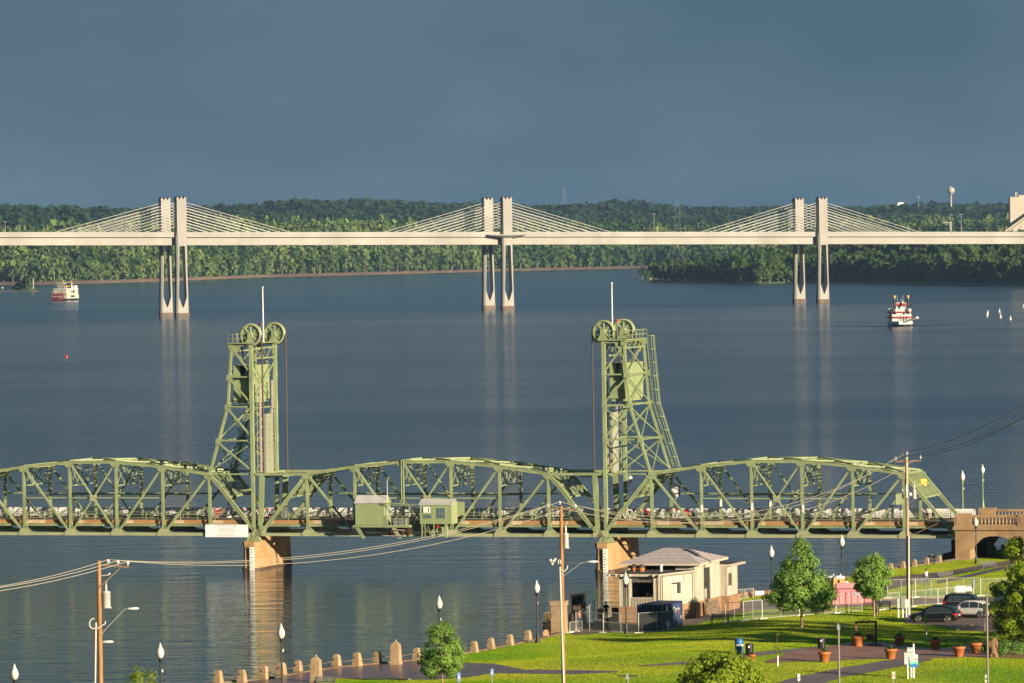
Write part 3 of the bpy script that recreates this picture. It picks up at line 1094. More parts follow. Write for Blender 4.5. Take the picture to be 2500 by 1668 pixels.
    # caged ladder on the raking leg
    if ladder:
        b = MB()
        n = TW + .1
        def lp(z, dx, dn):
            return Vector((lx(z) + sg * (.45 + dx), n + dn, z))
        zs = np.linspace(27.6, 11.9, 40)
        for i in range(len(zs) - 1):
            for dx, dn in ((.05, -.28), (.05, .28), (.85, -.2), (.85, .2), (.6, .4), (.6, -.4)):
                b.beam(lp(zs[i], dx, dn), lp(zs[i + 1], dx, dn), .05, .05)
            b.beam(lp(zs[i], .05, -.28), lp(zs[i], .05, .28), .04, .04)
            if i % 4 == 0:
                ring = [lp(zs[i], .05, -.28), lp(zs[i], .6, -.4), lp(zs[i], .85, -.2), lp(zs[i], .85, .2), lp(zs[i], .6, .4), lp(zs[i], .05, .28)]
                b.path(ring, .055, 5)
        b.obj('caged_ladder', M_green, t)
    else:
        b = MB()
        zs = np.linspace(19.4, 11.6, 24)
        p0 = lambda z, d: Vector((lx(z) - sg * .9 + d, TW - 1.2, z))
        for i in range(len(zs) - 1):
            for d in (0, .5, 1.0):
                b.beam(p0(zs[i], d * sg), p0(zs[i + 1], d * sg), .06, .07)
            b.beam(p0(zs[i], 0), p0(zs[i + 1], sg * .9), .05, .05)
            b.beam(p0(zs[i], sg * 1.0), p0(zs[i], 0), .05, .05)
        b.obj('ladder', M_green, t)
    # pole and beacon
    b = MB(); b.tube((-sg * .1, 4.0, 27.3), (-sg * .1, 4.0, 33.9), .10, .06, 7); b.ball((-sg * .1, 4.0, 33.95), .11); b.obj('flag_pole', M_white, t)
    b = MB(); b.tube((-sg * -.4, 4.4, 27.3), (-sg * -.4, 4.4, 29.3), .04, n=5); b.obj('beacon_post', M_green, t)
    b = MB(); b.tube((-sg * -.4, 4.4, 29.3), (-sg * -.4, 4.4, 29.65), .12, n=8); b.obj('beacon', M_redlamp, t)
    # bearing shoes at the foot
    b = MB()
    for n in (0.0, TW):
        for dx in (-.5, .5):
            b.prism([(dx - .42, 3.42), (dx + .42, 3.42), (dx + .12, ZB - .1), (dx - .12, ZB - .1)], n - .25, n + .25)
            b.bx(dx - .5, dx + .5, n - .4, n + .4, 3.36, 3.46)
        b.lathe([(.2, -.3), (.2, .3)], (0, n, 3.95), 10, 'Y')
    b.obj('bearing_shoe', M_green, t)
    return t
TS_L, TS_R = -.85, 7 * PAN + .98
lift_tower('green lift tower nearer the left, its raking legs leaning left', TS_L, -1, False)
lift_tower('green lift tower nearer the park, caged ladder on its raking leg', TS_R, 1, True)

# ------------------------------------------------------------------ river piers
def bridge_pier(label, s0):
    t = thing('bridge_pier', label, 'bridge pier', BR(s0), -TH, 'stone piers under the lift towers')
    def ring(w, n0, n1, nose):
        return [(-w * .55, n0 - nose), (w * .55, n0 - nose), (w, n0), (w, n1), (w * .5, n1 + nose), (-w * .5, n1 + nose), (-w, n1), (-w, n0)]
    b = MB()
    for z0, z1, w0, w1 in ((-2.5, 3.0, 1.15, 1.0),):
        a, c = ring(w0, -1.0, 9.9, .75), ring(w1, -.9, 9.8, .7)
        n = len(a)
        vs = [(x, y, z0) for x, y in a] + [(x, y, z1) for x, y in c]
        b.add(vs, [(i, (i + 1) % n, n + (i + 1) % n, n + i) for i in range(n)] + [tuple(range(n, 2 * n))])
    b.obj('pier_shaft', M_stone, t)
    b = MB(); b.prismz(ring(1.15, -.95, .9, .8)[:4] + [(-1.15, .9), (-1.15, -.95)], 2.78, 3.36); b.obj('pier_cap', M_stone, t)
    b = MB(); b.prismz([(-.98, .95), (.98, .95), (.98, 9.7), (-.98, 9.7)], 2.9, 3.95); b.obj('pier_block', M_stone, t)
    b = MB(); b.prismz(ring(1.19, -1.05, 9.95, .8), -.6, .22); b.obj('waterline_stain', M_stone_d, t)
    b = MB(); b.bx(.12, .68, -1.92, -1.80, -.4, 2.75); b.obj('depth_gauge', M_white, t)
    b = MB()
    for i in range(8):
        b.bx(.18, .38 if i % 2 else .5, -1.93, -1.921, .2 + i * .32, .27 + i * .32)
    b.obj('gauge_mark', M_ink, t)
    return t
bridge_pier('tan stone pier under the left lift tower with a white depth gauge', TS_L)
bridge_pier('tan stone pier under the ladder lift tower, seen behind the utility pole', TS_R)

# ------------------------------------------------------------------ machinery house and operator house
def gable_house(name, label, s0, s1, n0, n1, zb, ze, zr, over=.12):
    t = thing(name, label, 'hut', BR(s0, n0, zb), -TH)
    L, D = s1 - s0, n1 - n0
    b = MB(); b.bx(0, L, 0, D, 0, ze - zb)
    b.prism([(0, 0)] * 0 or [(0, 0), (.001, 0), (.001, .001)], 0, .001) if False else None
    b.add([(0, 0, ze - zb), (0, D, ze - zb), (0, D / 2, zr - zb - .03), (L, 0, ze - zb), (L, D, ze - zb), (L, D / 2, zr - zb - .03)],
          [(0, 2, 1), (3, 4, 5)])
    b.obj('wall', M_green2, t)
    for sd in (0, 1):
        b = MB()
        y0, y1 = (-over, D / 2) if sd == 0 else (D + over, D / 2)
        za, zc = ze - zb - over * .8, zr - zb
        b.add([(-over, y0, za), (L + over, y0, za), (L + over, y1, zc), (-over, y1, zc),
               (-over, y0, za - .06), (L + over, y0, za - .06), (L + over, y1, zc - .06), (-over, y1, zc - .06)],
              [(0, 1, 2, 3), (7, 6, 5, 4), (0, 4, 5, 1), (1, 5, 6, 2), (2, 6, 7, 3), (3, 7, 4, 0)] if sd == 0 else
              [(3, 2, 1, 0), (4, 5, 6, 7), (1, 5, 4, 0), (2, 6, 5, 1), (3, 7, 6, 2), (0, 4, 7, 3)])
        b.obj('roof_slope', M_roofw, t)
    return t, L, D
NF = -2.55
def SZ(px, py, n=NF):
    return S_at(px, n), Z_at(px, py, n)
s0, zb = SZ(868, 1282); s1, ze = SZ(938.5, 1226); zr = Z_at(900, 1209, NF + 1.15)
mh, mL, mD = gable_house('machinery_house', 'taller green windowless hut with a pale gable roof on the lift span', s0, s1, NF, -.3, zb, ze, zr)
b = MB(); b.bx(mL + .005, mL + .03, .5, 1.5, .1, 2.1); b.obj('door', M_green, mh)
b = MB(); b.tube((mL + .3, .4, 0), (mL + .3, .4, 5.4), .03, n=5); b.obj('aerial', M_white, mh)
b = MB(); b.bx(-.3, mL + 3.2, -.1, mD - .1, -.28, -.02); b.obj('platform', M_green, mh)
for x in (-.1, mL * .9 + 1.2):
    b = MB(); b.prism([(x, -.28), (x + .55, -.28), (x + 1.3, -1.6), (x + .9, -1.6)], .0, .12); b.obj('bracket', M_green, mh)
b = MB()
for x in np.linspace(mL + .1, mL + 3.1, 5):
    b.tube((x, -.05, 0), (x, -.05, 1.1), .035, n=5)
for z in (.4, .75, 1.1):
    b.tube((mL + .1, -.05, z), (mL + 3.1, -.05, z), .035, n=5)
b.obj('guard_rail', M_green, mh)
b = MB(); b.tube((mL - .5, -.12, 2.6), (mL + 4.2, -.12, 2.45), .07, n=6); b.tube((mL - .3, -.12, 2.4), (mL + 4.2, -.12, 2.3), .05, n=6)
b.obj('conduit', M_green, mh)
b = MB(); b.bx(mL + 1.0, mL + 2.6, .35, 1.0, -.02, .8); b.obj('equipment_cabinet', M_galv, mh)
b = MB()
for x, r in ((mL + 2.2, .3), (mL + 3.0, .38)):
    b.lathe([(r, 0), (r, .12)], (x, .5, -.75), 14, 'Y')
b.bx(mL + .3, mL + 3.0, .7, 1.1, -1.2, -.3)
b.obj('hoist_gear', M_rope, mh)
for z in (-.55, -1.25):
    b = MB(); b.tube((mL - .2 if z < -1 else mL + 1.2, -.2, z), (mL + 2.6, -.2, z - .05), .055, n=6); b.obj('timber_bar', M_beige, mh)

s0, zb = SZ(1025.7, 1279.5); s1, ze = SZ(1103, 1229.5); zr = Z_at(1060, 1218, NF + 1.1)
oh, oL, oD = gable_house('operator_house', 'lower green hut with two windows and a pale roof on stilts', s0, s1, NF, -.35, zb, ze, zr)
H = ze - zb
def hut_window(x0, x1, z0, z1, nx_, nz_, panes=True):
    b = MB(); b.bx(x0, x1, -.045, -.005, z0, z1); f = b.obj('window', M_green, oh)
    w, h = (x1 - x0 - .06) / nx_, (z1 - z0 - .06) / nz_
    for i in range(nx_):
        for j in range(nz_):
            b = MB(); b.bx(x0 + .05 + i * w, x0 + .01 + (i + 1) * w, -.052, -.046, z0 + .05 + j * h, z0 + .01 + (j + 1) * h); b.obj('pane', M_glass, f)
pm = 1 / ((1103 - 1025.7) / oL)
hut_window(oL * (1034 - 1025.7) / 77.3, oL * (1055 - 1025.7) / 77.3, H * .27, H * .47, 4, 1)
hut_window(oL * (1067 - 1025.7) / 77.3, oL * (1088 - 1025.7) / 77.3, H * .27, H * .79, 3, 2)
b = MB(); b.bx(oL * .115, oL * .33, -.10, -.06, H * .55, H * .83); b.obj('notice', M_white, oh)
b = MB(); b.bx(oL * .27, oL * .30, -.106, -.101, H * .60, H * .78); b.obj('notice_print', M_ink, oh)
b = MB(); b.bx(oL + .005, oL + .9, oD - .1, oD - .02, .9, H + .1); b.obj('side_panel', M_green, oh)
b = MB()
for x, w in ((.15, .14), (.55, .08), (oL * .42, .08), (oL * .78, .28)):
    b.bx(x, x + w, .02, .14, -1.62, 0)
b.bx(.15, oL * .8, .05, .12, -.95, -.88); b.beam((.3, .08, -.1), (1.6, .08, -1.6), .06, .08); b.beam((.9, .08, -.2), (1.6, .08, -1.5), .06, .06)
b.obj('stilt', M_green, oh)
b = MB()
b.lathe([(.42, 0), (.42, .2)], (oL * .55, .6, -.85), 16, 'Y'); b.lathe([(.3, 0), (.3, .25)], (oL * .36, .7, -1.05), 14, 'Y')
b.bx(oL * .3, oL * .75, .9, 1.6, -1.5, -.4)
b.obj('hoist_gear', M_green, oh)
b = MB(); b.bx(oL * .5, oL * .55, .3, .5, -.5, -.15); b.obj('fire_box', M_red, oh)
b = MB()
s_p = S_at(982, -.3)
# drain pipe down the near truss
t = thing('drain_pipe', 'thin green pipe bent down the near truss beside the huts', 'pipe', BR(s_p, -.34), -TH)
b.path([(0, 0, ZB + 8.9), (0, 0, ZB + 4.2), (-.15, 0, ZB + 3.9), (-.4, 0, ZB + 3.75), (-2.3, 0, ZB + 3.7)], .07, 6)
b.path([(0, 0, ZB + 8.9), (1.2, .3, ZB + 9.1)], .07, 6)
b.path([(.28, 0, ZB + 8.8), (.28, 0, ZB + 3.9)], .05, 6)
b.obj('pipe', M_green, t)

# ------------------------------------------------------------------ notice board on the left span
s0, s1 = S_at(501.3, -.4), S_at(605.5, -.4)
za, zc = Z_at(553, 1311.5, -.4), Z_at(553, 1281, -.4)
t = thing('notice_board', 'wide white notice board hung on the truss by the left tower', 'sign', BR(s0, -.4, za), -TH)
M_board = mat('glossy white board', (1.0, 1.0, 1.02), 0.3, spec=0.6)
Lb, Hb = s1 - s0, zc - za
b = MB(); b.bx(0, Lb, -.03, .03, 0, Hb); b.obj('panel', M_board, t)
rows = [(.88, .30, .72, .085), (.71, .37, .63, .05), (.62, .30, .68, .055), (.545, .22, .77, .045), (.42, .36, .63, .05), (.33, .32, .67, .05), (.19, .28, .72, .055), (.10, .26, .70, .06)]
R90 = Matrix.Rotation(math.radians(90), 4, 'X')
# the lettering cannot be read in the photo: rows of small dark strokes of the same length and place
r = random.Random(2)
for zf, xa, xb, h in rows:
    b = MB()
    x = xa * Lb
    while x < xb * Lb:
        wl = r.uniform(.18, .5)
        xe = min(x + wl, xb * Lb)
        xx = x
        while xx < xe - .03:
            b.bx(xx, xx + .028, -.036, -.031, zf * Hb - h * .5, zf * Hb + h * .5)
            if r.random() < .5:
                b.bx(xx, xx + .06, -.036, -.031, zf * Hb + h * .3, zf * Hb + h * .5)
            xx += .07
        x = xe + .12
    b.obj('print_row', M_ink, t)

# ------------------------------------------------------------------ barrier gates, stop signs, signal boxes, delineators
def stop_sign(px, py, n, label):
    s = S_at(px, n); z = Z_at(px, py, n)
    t = thing('stop_sign', label, 'road sign', BR(s, n, z), -TH, 'stop signs on the bridge gates')
    r_ = .39
    b = MB(); b.prism([(r_ * math.cos(math.pi / 8 + i * math.pi / 4), r_ * math.sin(math.pi / 8 + i * math.pi / 4)) for i in range(8)], -.02, .02)
    b.obj('plate', M_red, t)
    text_obj('STOP', 'lettering', M_white, t, .29, Matrix.Translation((0, -.024, 0)) @ R90)
    b = MB(); b.beam((0, .04, -.5), (0, .04, DECKZ - z), .06, .06); b.obj('post', M_galv, t)
    return t
stop_sign(533, 1252, 5.6, 'round red stop sign on the gate left of the left tower')
stop_sign(1579.5, 1254, 2.6, 'red stop sign on the gate beside the ladder tower, in front')
stop_sign(1677, 1253, 6.2, 'red stop sign farther back on the gate right of the ladder tower')
def gate(px0, px1, n, py, label):
    s0, s1 = S_at(px0, n), S_at(px1, n)
    z = Z_at(px0, py, n)
    t = thing('barrier_gate', label, 'gate', BR(s0, n, DECKZ), -TH, 'red and white barrier gates')
    L = s1 - s0
    k = max(4, int(L / .55))
    for i in range(k):
        b = MB(); b.bx(i * L / k + .004, (i + 1) * L / k - .004, -.04, .04, z - DECKZ - .06, z - DECKZ + .07)
        b.bx(i * L / k + .004, (i + 1) * L / k - .004, -.03, .03, .12, .2)
        b.obj('stripe', M_red if i % 2 else M_white, t)
    b = MB()
    for i in range(k):
        b.beam((i * L / k, 0, z - DECKZ - .1), ((i + .5) * L / k, 0, .24), .04, .07); b.beam(((i + .5) * L / k, 0, .24), ((i + 1) * L / k, 0, z - DECKZ - .1), .04, .07)
    b.obj('truss_bar', M_white, t)
    b = MB(); b.bx(L - .05, L + .5, -.25, .25, 0, 1.15); b.obj('gate_motor', M_galv, t)
    return t
gate(512, 545, 5.8, 1243, 'short red and white gate at the stop sign left of the left tower')
gate(575, 690, 7.0, 1243, 'red and white barrier gate across the deck at the left tower')
gate(1508, 1580, 2.9, 1245, 'red and white barrier gate in front of the ladder tower')
gate(1616, 1692, 6.5, 1245, 'red and white barrier gate right of the ladder tower')
def signal_box(px, py, n, label, w=1.0, h=1.45):
    s, z = S_at(px, n), Z_at(px, py, n)
    t = thing('signal_box', label, 'signal box', BR(s, n, z), -TH)
    b = MB(); b.bx(-w / 2, w / 2, -.3, .3, -h / 2, h / 2); b.obj('cabinet', M_white, t)
    b = MB(); b.ball((.05, 0, h / 2 + .2), .22); b.obj('lamp', M_white, t)
    b = MB(); b.bx(w / 2 - .02, w / 2 + .1, -.2, .2, -h / 2, h / 2 - .1); b.obj('backing', M_black, t)
    b = MB(); b.tube((.1, 0, -h / 2), (.1, 0, DECKZ - z), .09, n=7); b.obj('post', M_galv, t)
    b = MB(); b.bx(-.25, .45, -.3, .3, DECKZ - z, DECKZ - z + .5); b.obj('pedestal', M_white, t)
    return t
signal_box(1648, 1199, 7.0, 'white signal box on a post beside the ladder tower gate')
signal_box(557, 1203, 6.4, 'grey signal box on a post behind the left truss end', .95, 1.25)
for px, py, n, lb in ((1714.5, 1242, -.28, 'white marker plate on the first near upright right of the ladder tower'), (1761, 1228, TW - .3, 'white marker plate on the far truss right of the ladder tower'),
                      (1837, 1238, -.28, 'white marker plate on the second near upright right of the ladder tower'), (1882, 1230, TW - .3, 'white marker plate on a far upright at mid span'),
                      (1961.5, 1242, -.28, 'white marker plate on the near upright left of the pole with the yellow sign')):
    s, z = S_at(px, n), Z_at(px, py, n)
    t = thing('marker_plate', lb, 'marker', BR(s, n, z), -TH, 'white marker plates on the truss uprights')
    b = MB(); b.bx(-.14, .14, -.06, .0, -.45, .45); b.obj('plate', M_white, t)
    b = MB(); b.bx(-.18, -.14, -.05, .1, -.4, .4); b.obj('bracket', M_rope, t)
s, z = S_at(2256.5, 4.6), Z_at(2256.5, 1178, 4.6)
t = thing('clearance_sign', 'square yellow clearance sign hung on the end portal', 'road sign', BR(s, 4.6, z), -TH)
b = MB(); b.bx(-.02, .02, -.42, .42, -.40, .40); 
o = b.obj('plate', M_yellow, t); o.rotation_euler = (0, 0, -.75)
b = MB(); b.bx(-.3, .3, -.02, .02, -.03, .03); o = b.obj('arm', M_galv, t)
s, z = S_at(1540, 4.0), Z_at(1540, 1172, 4.0)
t = thing('hanging_lamp', 'small white globe lamp hanging beside the ladder tower', 'lamp', BR(s, 4.0, z), -TH)
b = MB(); b.lathe([(.05, .5), (.25, .4), (.33, .05), (.22, -.35), (.04, -.45)], n=10); b.obj('globe', M_white, t)
b = MB(); b.tube((0, 0, .5), (0, 0, 1.6), .03, n=5); b.obj('stem', M_green, t)

# ------------------------------------------------------------------ concrete approach at the park end
M_conc = mat('tan approach concrete', (0.46, 0.30, 0.16), 0.85, col2=(0.30, 0.185, 0.095), scale=0.5, detail=6, bump=0.02, bscale=4)
M_conc_in = mat('shade dark concrete', (0.09, 0.065, 0.045), 0.9, var=0.4, scale=.8)  # dark tone puts the shade beneath the approach into the colour
sA = S_R + 7 * PAN + .7
t = thing('arched_approach', 'tan concrete arch approach with balustrades at the park end', 'bridge', BR(sA), -TH)
NA0, NA1 = -1.6, 11.2
def approach_z(px, py, n): return Z_at(px, py, n)
zroad = 5.7
b = MB(); b.bx(-.4, 1.3, NA0, NA0 + 4.0, -1.5, 5.05); b.obj('abutment', M_conc, t)
b = MB(); b.bx(-.4, 1.3, NA1 - 4.0, NA1, -1.5, 5.05); b.obj('abutment', M_conc, t)
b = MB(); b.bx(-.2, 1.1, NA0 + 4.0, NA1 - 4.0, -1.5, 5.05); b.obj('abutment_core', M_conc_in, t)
b = MB()
# arch ribs: soffit curve from pier to pier
def arch(x0, x1, zs, zc, ztop, y0, y1):
    n = 14
    low = [(x0 + (x1 - x0) * i / n, zs + (zc - zs) * (1 - abs(2 * i / n - 1) ** 2.6)) for i in range(n + 1)]
    bb = MB()
    for i in range(n):
        (xa, zl), (xb, zm) = low[i], low[i + 1]
        bb.prism([(xa, zl), (xb, zm), (xb, ztop), (xa, ztop)], y0, y1)
    return bb
arch(1.3, 7.2, 2.7, 4.35, 5.05, NA0, NA0 + 1.4).obj('arch_rib', M_conc, t)
arch(1.3, 7.2, 2.7, 4.35, 5.05, NA1 - 1.4, NA1).obj('arch_rib', M_conc, t)
b = MB(); b.bx(7.2, 18.0, NA0, NA1, -1.5, 5.05); b.obj('abutment', M_conc, t)
b = MB(); b.bx(-.6, 30, NA0 - .25, NA1 + .25, 5.05, 5.45); b.obj('deck_slab', M_conc, t)
b = MB(); b.bx(-.4, 18, NA0 + .4, NA1 - .4, 5.45, 5.75); b.obj('roadway', M_deck, t)
def balustrade(n):
    b = MB(); b.bx(-.4, 24, n - .22, n + .22, 6.50, 6.78); b.obj('coping', M_conc, t)
    b = MB(); b.bx(-.4, 24, n - .25, n + .25, 5.45, 5.72); b.obj('plinth', M_conc, t)
    for x0, w in ((-.45, 2.0), (7.0, 1.3), (13.6, 1.3), (20, 1.3)):
        b = MB(); b.bx(x0, x0 + w, n - .33, n + .33, 5.45, 6.95); b.bx(x0 + .25, x0 + w - .25, n - .38, n - .33, 5.75, 6.6); b.obj('pedestal', M_conc, t)
    me = None
    for a, c in ((1.6, 6.9), (8.4, 13.5), (15, 19.9)):
        k = int((c - a) / .42)
        for i in range(k):
            if me is None:
                bb = MB(); bb.lathe([(.10, 0), (.10, .1), (.14, .25), (.07, .55), (.10, .70), (.11, .78)], n=7)
                o = bb.obj('baluster', M_conc, t); me = o.data
            else:
                o = link('baluster', me, t)
            o.location = (a + .25 + i * .42, n, 5.72)
balustrade(NA0 + .15); balustrade(NA1 - .15)
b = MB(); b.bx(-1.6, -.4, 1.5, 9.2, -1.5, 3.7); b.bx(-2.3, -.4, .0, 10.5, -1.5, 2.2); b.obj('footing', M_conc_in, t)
# ================================================================== the tall bridge far down the river
M_pyl = mat('pale concrete', (0.385, 0.368, 0.335), 0.8, var=0.16, scale=0.06, detail=5, vscale=(1, 1, .3))
M_pyl_d = mat('stain and shade concrete', (0.16, 0.11, 0.08), 0.8, var=0.3, scale=0.2)
M_stay = mat('white stay pipe', (0.62, 0.60, 0.56), 0.5)
PIERS = [(425, 773.0, 2769.5), (1216, 756.0, 2854.0), (1980, 738.5, 2936.7)]
FB = []
for px, py, D in PIERS:
    p = AT(px, py, D)
    FB.append(Vector((p.x, p.y, 0)))
ax = (FB[2] - FB[0]).normalized()
nr = Vector((ax.y, -ax.x, 0))          # towards the camera
fb = thing('cable_stayed_bridge', 'long pale concrete bridge with three pairs of cable pylons', 'bridge', (0, 0, 0))
pt_l = FB[0] - (FB[1] - FB[0]).normalized() * 150; pt_r = FB[2] + (FB[2] - FB[1]).normalized() * 190
axis = [pt_l] + FB + [pt_r]
HALF = 14.5
def deck_z(i):
    # underside of the girder at each axis point, read on the near face
    px = [0, 0, 0, 0, 0]
    return None
# near-face girder underside: pixel rows along the photo -> heights
gz = []
for p in axis:
    q = p + nr * (HALF - 3)
    x, y = PX((q.x, q.y, 38))
    target = float(np.interp(x, [0, 600, 1200, 1900, 2500], [599.5, 598.8, 597.4, 596.3, 595.6]))
    z0, z1 = PX((q.x, q.y, 30))[1], PX((q.x, q.y, 40))[1]
    gz.append(30 + 10 * (target - z0) / (z1 - z0))
def sweep(b, y0, y1, z0, z1):
    """box swept along the bridge axis; y measured towards the camera, z above the girder underside"""
    ring = []
    for k, p in enumerate(axis):
        d0 = (axis[min(k + 1, 4)] - axis[max(k - 1, 0)]).normalized()
        nn = Vector((d0.y, -d0.x, 0))
        ring.append([p + nn * y + Vector((0, 0, gz[k] + z)) for y, z in ((y0, z0), (y1, z0), (y1, z1), (y0, z1))])
    vs = [v for r_ in ring for v in r_]
    fs = []
    for k in range(4):
        for i in range(4):
            fs.append((k * 4 + i, k * 4 + (i + 1) % 4, k * 4 + 4 + (i + 1) % 4, k * 4 + 4 + i))
    fs += [(3, 2, 1, 0), (16, 17, 18, 19)]
    b.add(vs, fs)
b = MB(); sweep(b, -HALF + 3, HALF - 3, 0, 4.2); b.obj('box_girder', M_pyl, fb)
b = MB(); sweep(b, -HALF + 1.2, HALF - 1.2, 4.2, 5.6); b.obj('deck_edge', M_pyl, fb)
for sgn in (1, -1):
    b = MB(); sweep(b, sgn * (HALF - 1.5), sgn * (HALF - 1.15), 5.6, 6.9); b.obj('parapet', M_pyl, fb)
b = MB(); sweep(b, HALF - 2.9, HALF - 2.0, 4.02, 4.19); b.obj('shade_strip', M_pyl_d, fb)  # dark strip standing in for the shade under the deck edge
def dz(k): return gz[k + 1]
SEP = [Vector((10, -26.0, 0)), Vector((10.4, -26, 0)), Vector((11.8, -26, 0))]
def pylon(base, ztop, zgird):
    """slim twin-leg pylon that joins into one blade above the deck; local x along the bridge"""
    b = MB()
    w0, w1, dep = 3.55, 2.95, 1.9
    zu, zo = 4.6, zgird - .4       # the slot between the legs
    def xs(z): return float(np.interp(z, [0, 10, 25, ztop], [w0, 3.35, 3.05, w1]))
    def slot(z):
        return float(np.interp(z, [zu, zu + 1.2, zu + 6, zu + 12, zo], [.05, .7, 2.25, 2.05, 1.55]))
    zs_ = [-2, 0, zu] + list(np.linspace(zu + .8, zu + 14, 14)) + list(np.linspace(zu + 18, zo, 5))
    for sg in (-1, 1):
        rows = []
        for z in zs_:
            i = slot(z) if z > zu else 0.0
            o = xs(z)
            ch = .8
            rows.append([(sg * i, -dep, z), (sg * (o - ch), -dep, z), (sg * o, -dep + ch, z), (sg * o, dep - ch, z), (sg * (o - ch), dep, z), (sg * i, dep, z)])
        vs = [v for r_ in rows for v in r_]
        fs = []
        for k in range(len(rows) - 1):
            for i in range(6):
                f = (k * 6 + i, k * 6 + (i + 1) % 6, k * 6 + 6 + (i + 1) % 6, k * 6 + 6 + i)
                fs.append(f if sg > 0 else f[::-1])
        b.add(vs, fs)
    zz = [zo, ztop - 1.4]
    o0, o1 = xs(zz[0]), xs(zz[1])
    ch = .8
    oct_ = lambda o: [(-o + ch, -dep), (o - ch, -dep), (o, -dep + ch), (o, dep - ch), (o - ch, dep), (-o + ch, dep), (-o, dep - ch), (-o, -dep + ch)]
    vs = [(x, y, zz[0]) for x, y in oct_(o0)] + [(x, y, zz[1]) for x, y in oct_(o1)]
    b.add(vs, [(i, (i + 1) % 8, 8 + (i + 1) % 8, 8 + i) for i in range(8)] + [(7, 6, 5, 4, 3, 2, 1, 0), tuple(range(8, 16))])
    return b, o1, dep, xs
for k in range(3):
    nn = nr
    for sd in (1, -1):
        c = FB[k] + SEP[k] * (0.5 * sd)
        col_px = PX((c.x, c.y, 60))[0]
        tgt = {(0, 1): 479.5, (0, -1): 482, (1, 1): 480, (1, -1): 482.3, (2, 1): 481, (2, -1): 483}[(k, sd)]
        z0, z1 = PX((c.x, c.y, 50))[1], PX((c.x, c.y, 70))[1]
        ztop = 50 + 20 * (tgt - z0) / (z1 - z0)
        b, o1, dep, xs = pylon(c, ztop, gz[k + 1] + (0 if sd > 0 else 0))
        ang = math.atan2(ax.y, ax.x)
        po = b.obj('pylon', M_pyl, fb)
        po.location = c; po.rotation_euler = (0, 0, ang)
        # four raised ribs with pointed caps
        b = MB()
        for xx in (-o1 + .7, -o1 * .33, o1 * .33, o1 - .7):
            for y in (-dep - .08, dep):
                b.bx(xx - .42, xx + .42, y, y + .08, gz[k + 1] + 6, ztop - 1.4)
        b.obj('pylon_rib', M_pyl, po)
        b = MB()
        for xx in (-o1 * .72, 0, o1 * .72):
            b.add([(xx - .8, -dep, ztop - 1.4), (xx + .8, -dep, ztop - 1.4), (xx + .8, dep, ztop - 1.4), (xx - .8, dep, ztop - 1.4), (xx, -dep, ztop), (xx, dep, ztop)],
                  [(0, 1, 4), (3, 5, 2), (0, 4, 5, 3), (1, 2, 5, 4)])
        b.obj('pylon_cap', M_pyl, po)
        b = MB(); b.prismz([(x * 1.02, y * 1.02) for x, y in [(-3.75, -1.2), (-2.8, -2.0), (2.8, -2.0), (3.75, -1.2), (3.75, 1.2), (2.8, 2.0), (-2.8, 2.0), (-3.75, 1.2)]], -1, 2.0)
        b.obj('waterline_stain', M_pyl_d, po)
        # stays
        for dr in (-1, 1):
            nx_axis = axis[k + 1 + dr] if 0 <= k + 1 + dr < 5 else axis[k + 1]
            dv = (nx_axis - FB[k]).normalized()
            zd = lambda dist: gz[k + 1] + (gz[k + 1 + dr] - gz[k + 1]) * dist / (nx_axis - FB[k]).length
            for i in range(9):
                za = ztop - 3.0 - i * 1.55
                dist = 68 - i * 6.1
                p = c + dv * (o1 * .6) + Vector((0, 0, za - .0))
                e = FB[k] + dv * dist + nr * (sd * (HALF - 1.9)) + Vector((0, 0, zd(dist) + 5.5))
                b = MB(); b.tube(p, e, .125, n=5)
                b.obj('stay_cable', M_stay, fb)
                if sd > 0:
                    b = MB(); b.tube(e, e.lerp(p, .035) + Vector((0, 0, -.1)), .3, n=6); b.obj('stay_anchor', M_pyl_d, fb)
# lookout bay on the middle pier
c = FB[1] + SEP[1] * .5 + nr * 1.0
b = MB()
n = 16
vs = []
for z, r_ in ((gz[2] + 3.6, 3.0), (gz[2] + 5.0, 9.5), (gz[2] + 5.6, 9.8)):
    for i in range(n):
        a = 2 * math.pi * i / n
        q = c + ax * (r_ * math.cos(a) * 1.25) + nr * (r_ * .45 * math.sin(a)) + Vector((0, 0, z))
        vs.append(q)
b.add(vs, [(k * n + i, k * n + (i + 1) % n, k * n + n + (i + 1) % n, k * n + n + i) for k in range(2) for i in range(n)] + [tuple(range(2 * n, 3 * n))])
b.obj('lookout_bay', M_pyl, fb)
# mast lamps on the deck
for px, h in ((13, 26), (1597, 45), (2347, 45), (1320, 0)):
    if h == 0: continue
    q = AT(px, 572, np.interp(px, [0, 2500], [2760, 2990]))
    b = MB(); b.tube(q, q + Vector((0, 0, h * .25)), .14, .08, 6); b.bx(q.x - 1, q.x + 1, q.y - .2, q.y + .2, q.z + h * .25, q.z + h * .25 + .25)
    b.obj('light_mast', M_galv, fb)
q = AT(2321.5, 570, 2960)
b = MB(); b.tube(q, q + Vector((0, 0, 6.8)), .3, .3, 6); b.bx(q.x - 4.5, q.x - .2, q.y - .3, q.y + .3, q.z + 5.8, q.z + 6.4); b.bx(q.x - .6, q.x + .6, q.y - .4, q.y + .4, q.z + 1.6, q.z + 6.4); b.obj('sign_gantry', M_galv, fb)

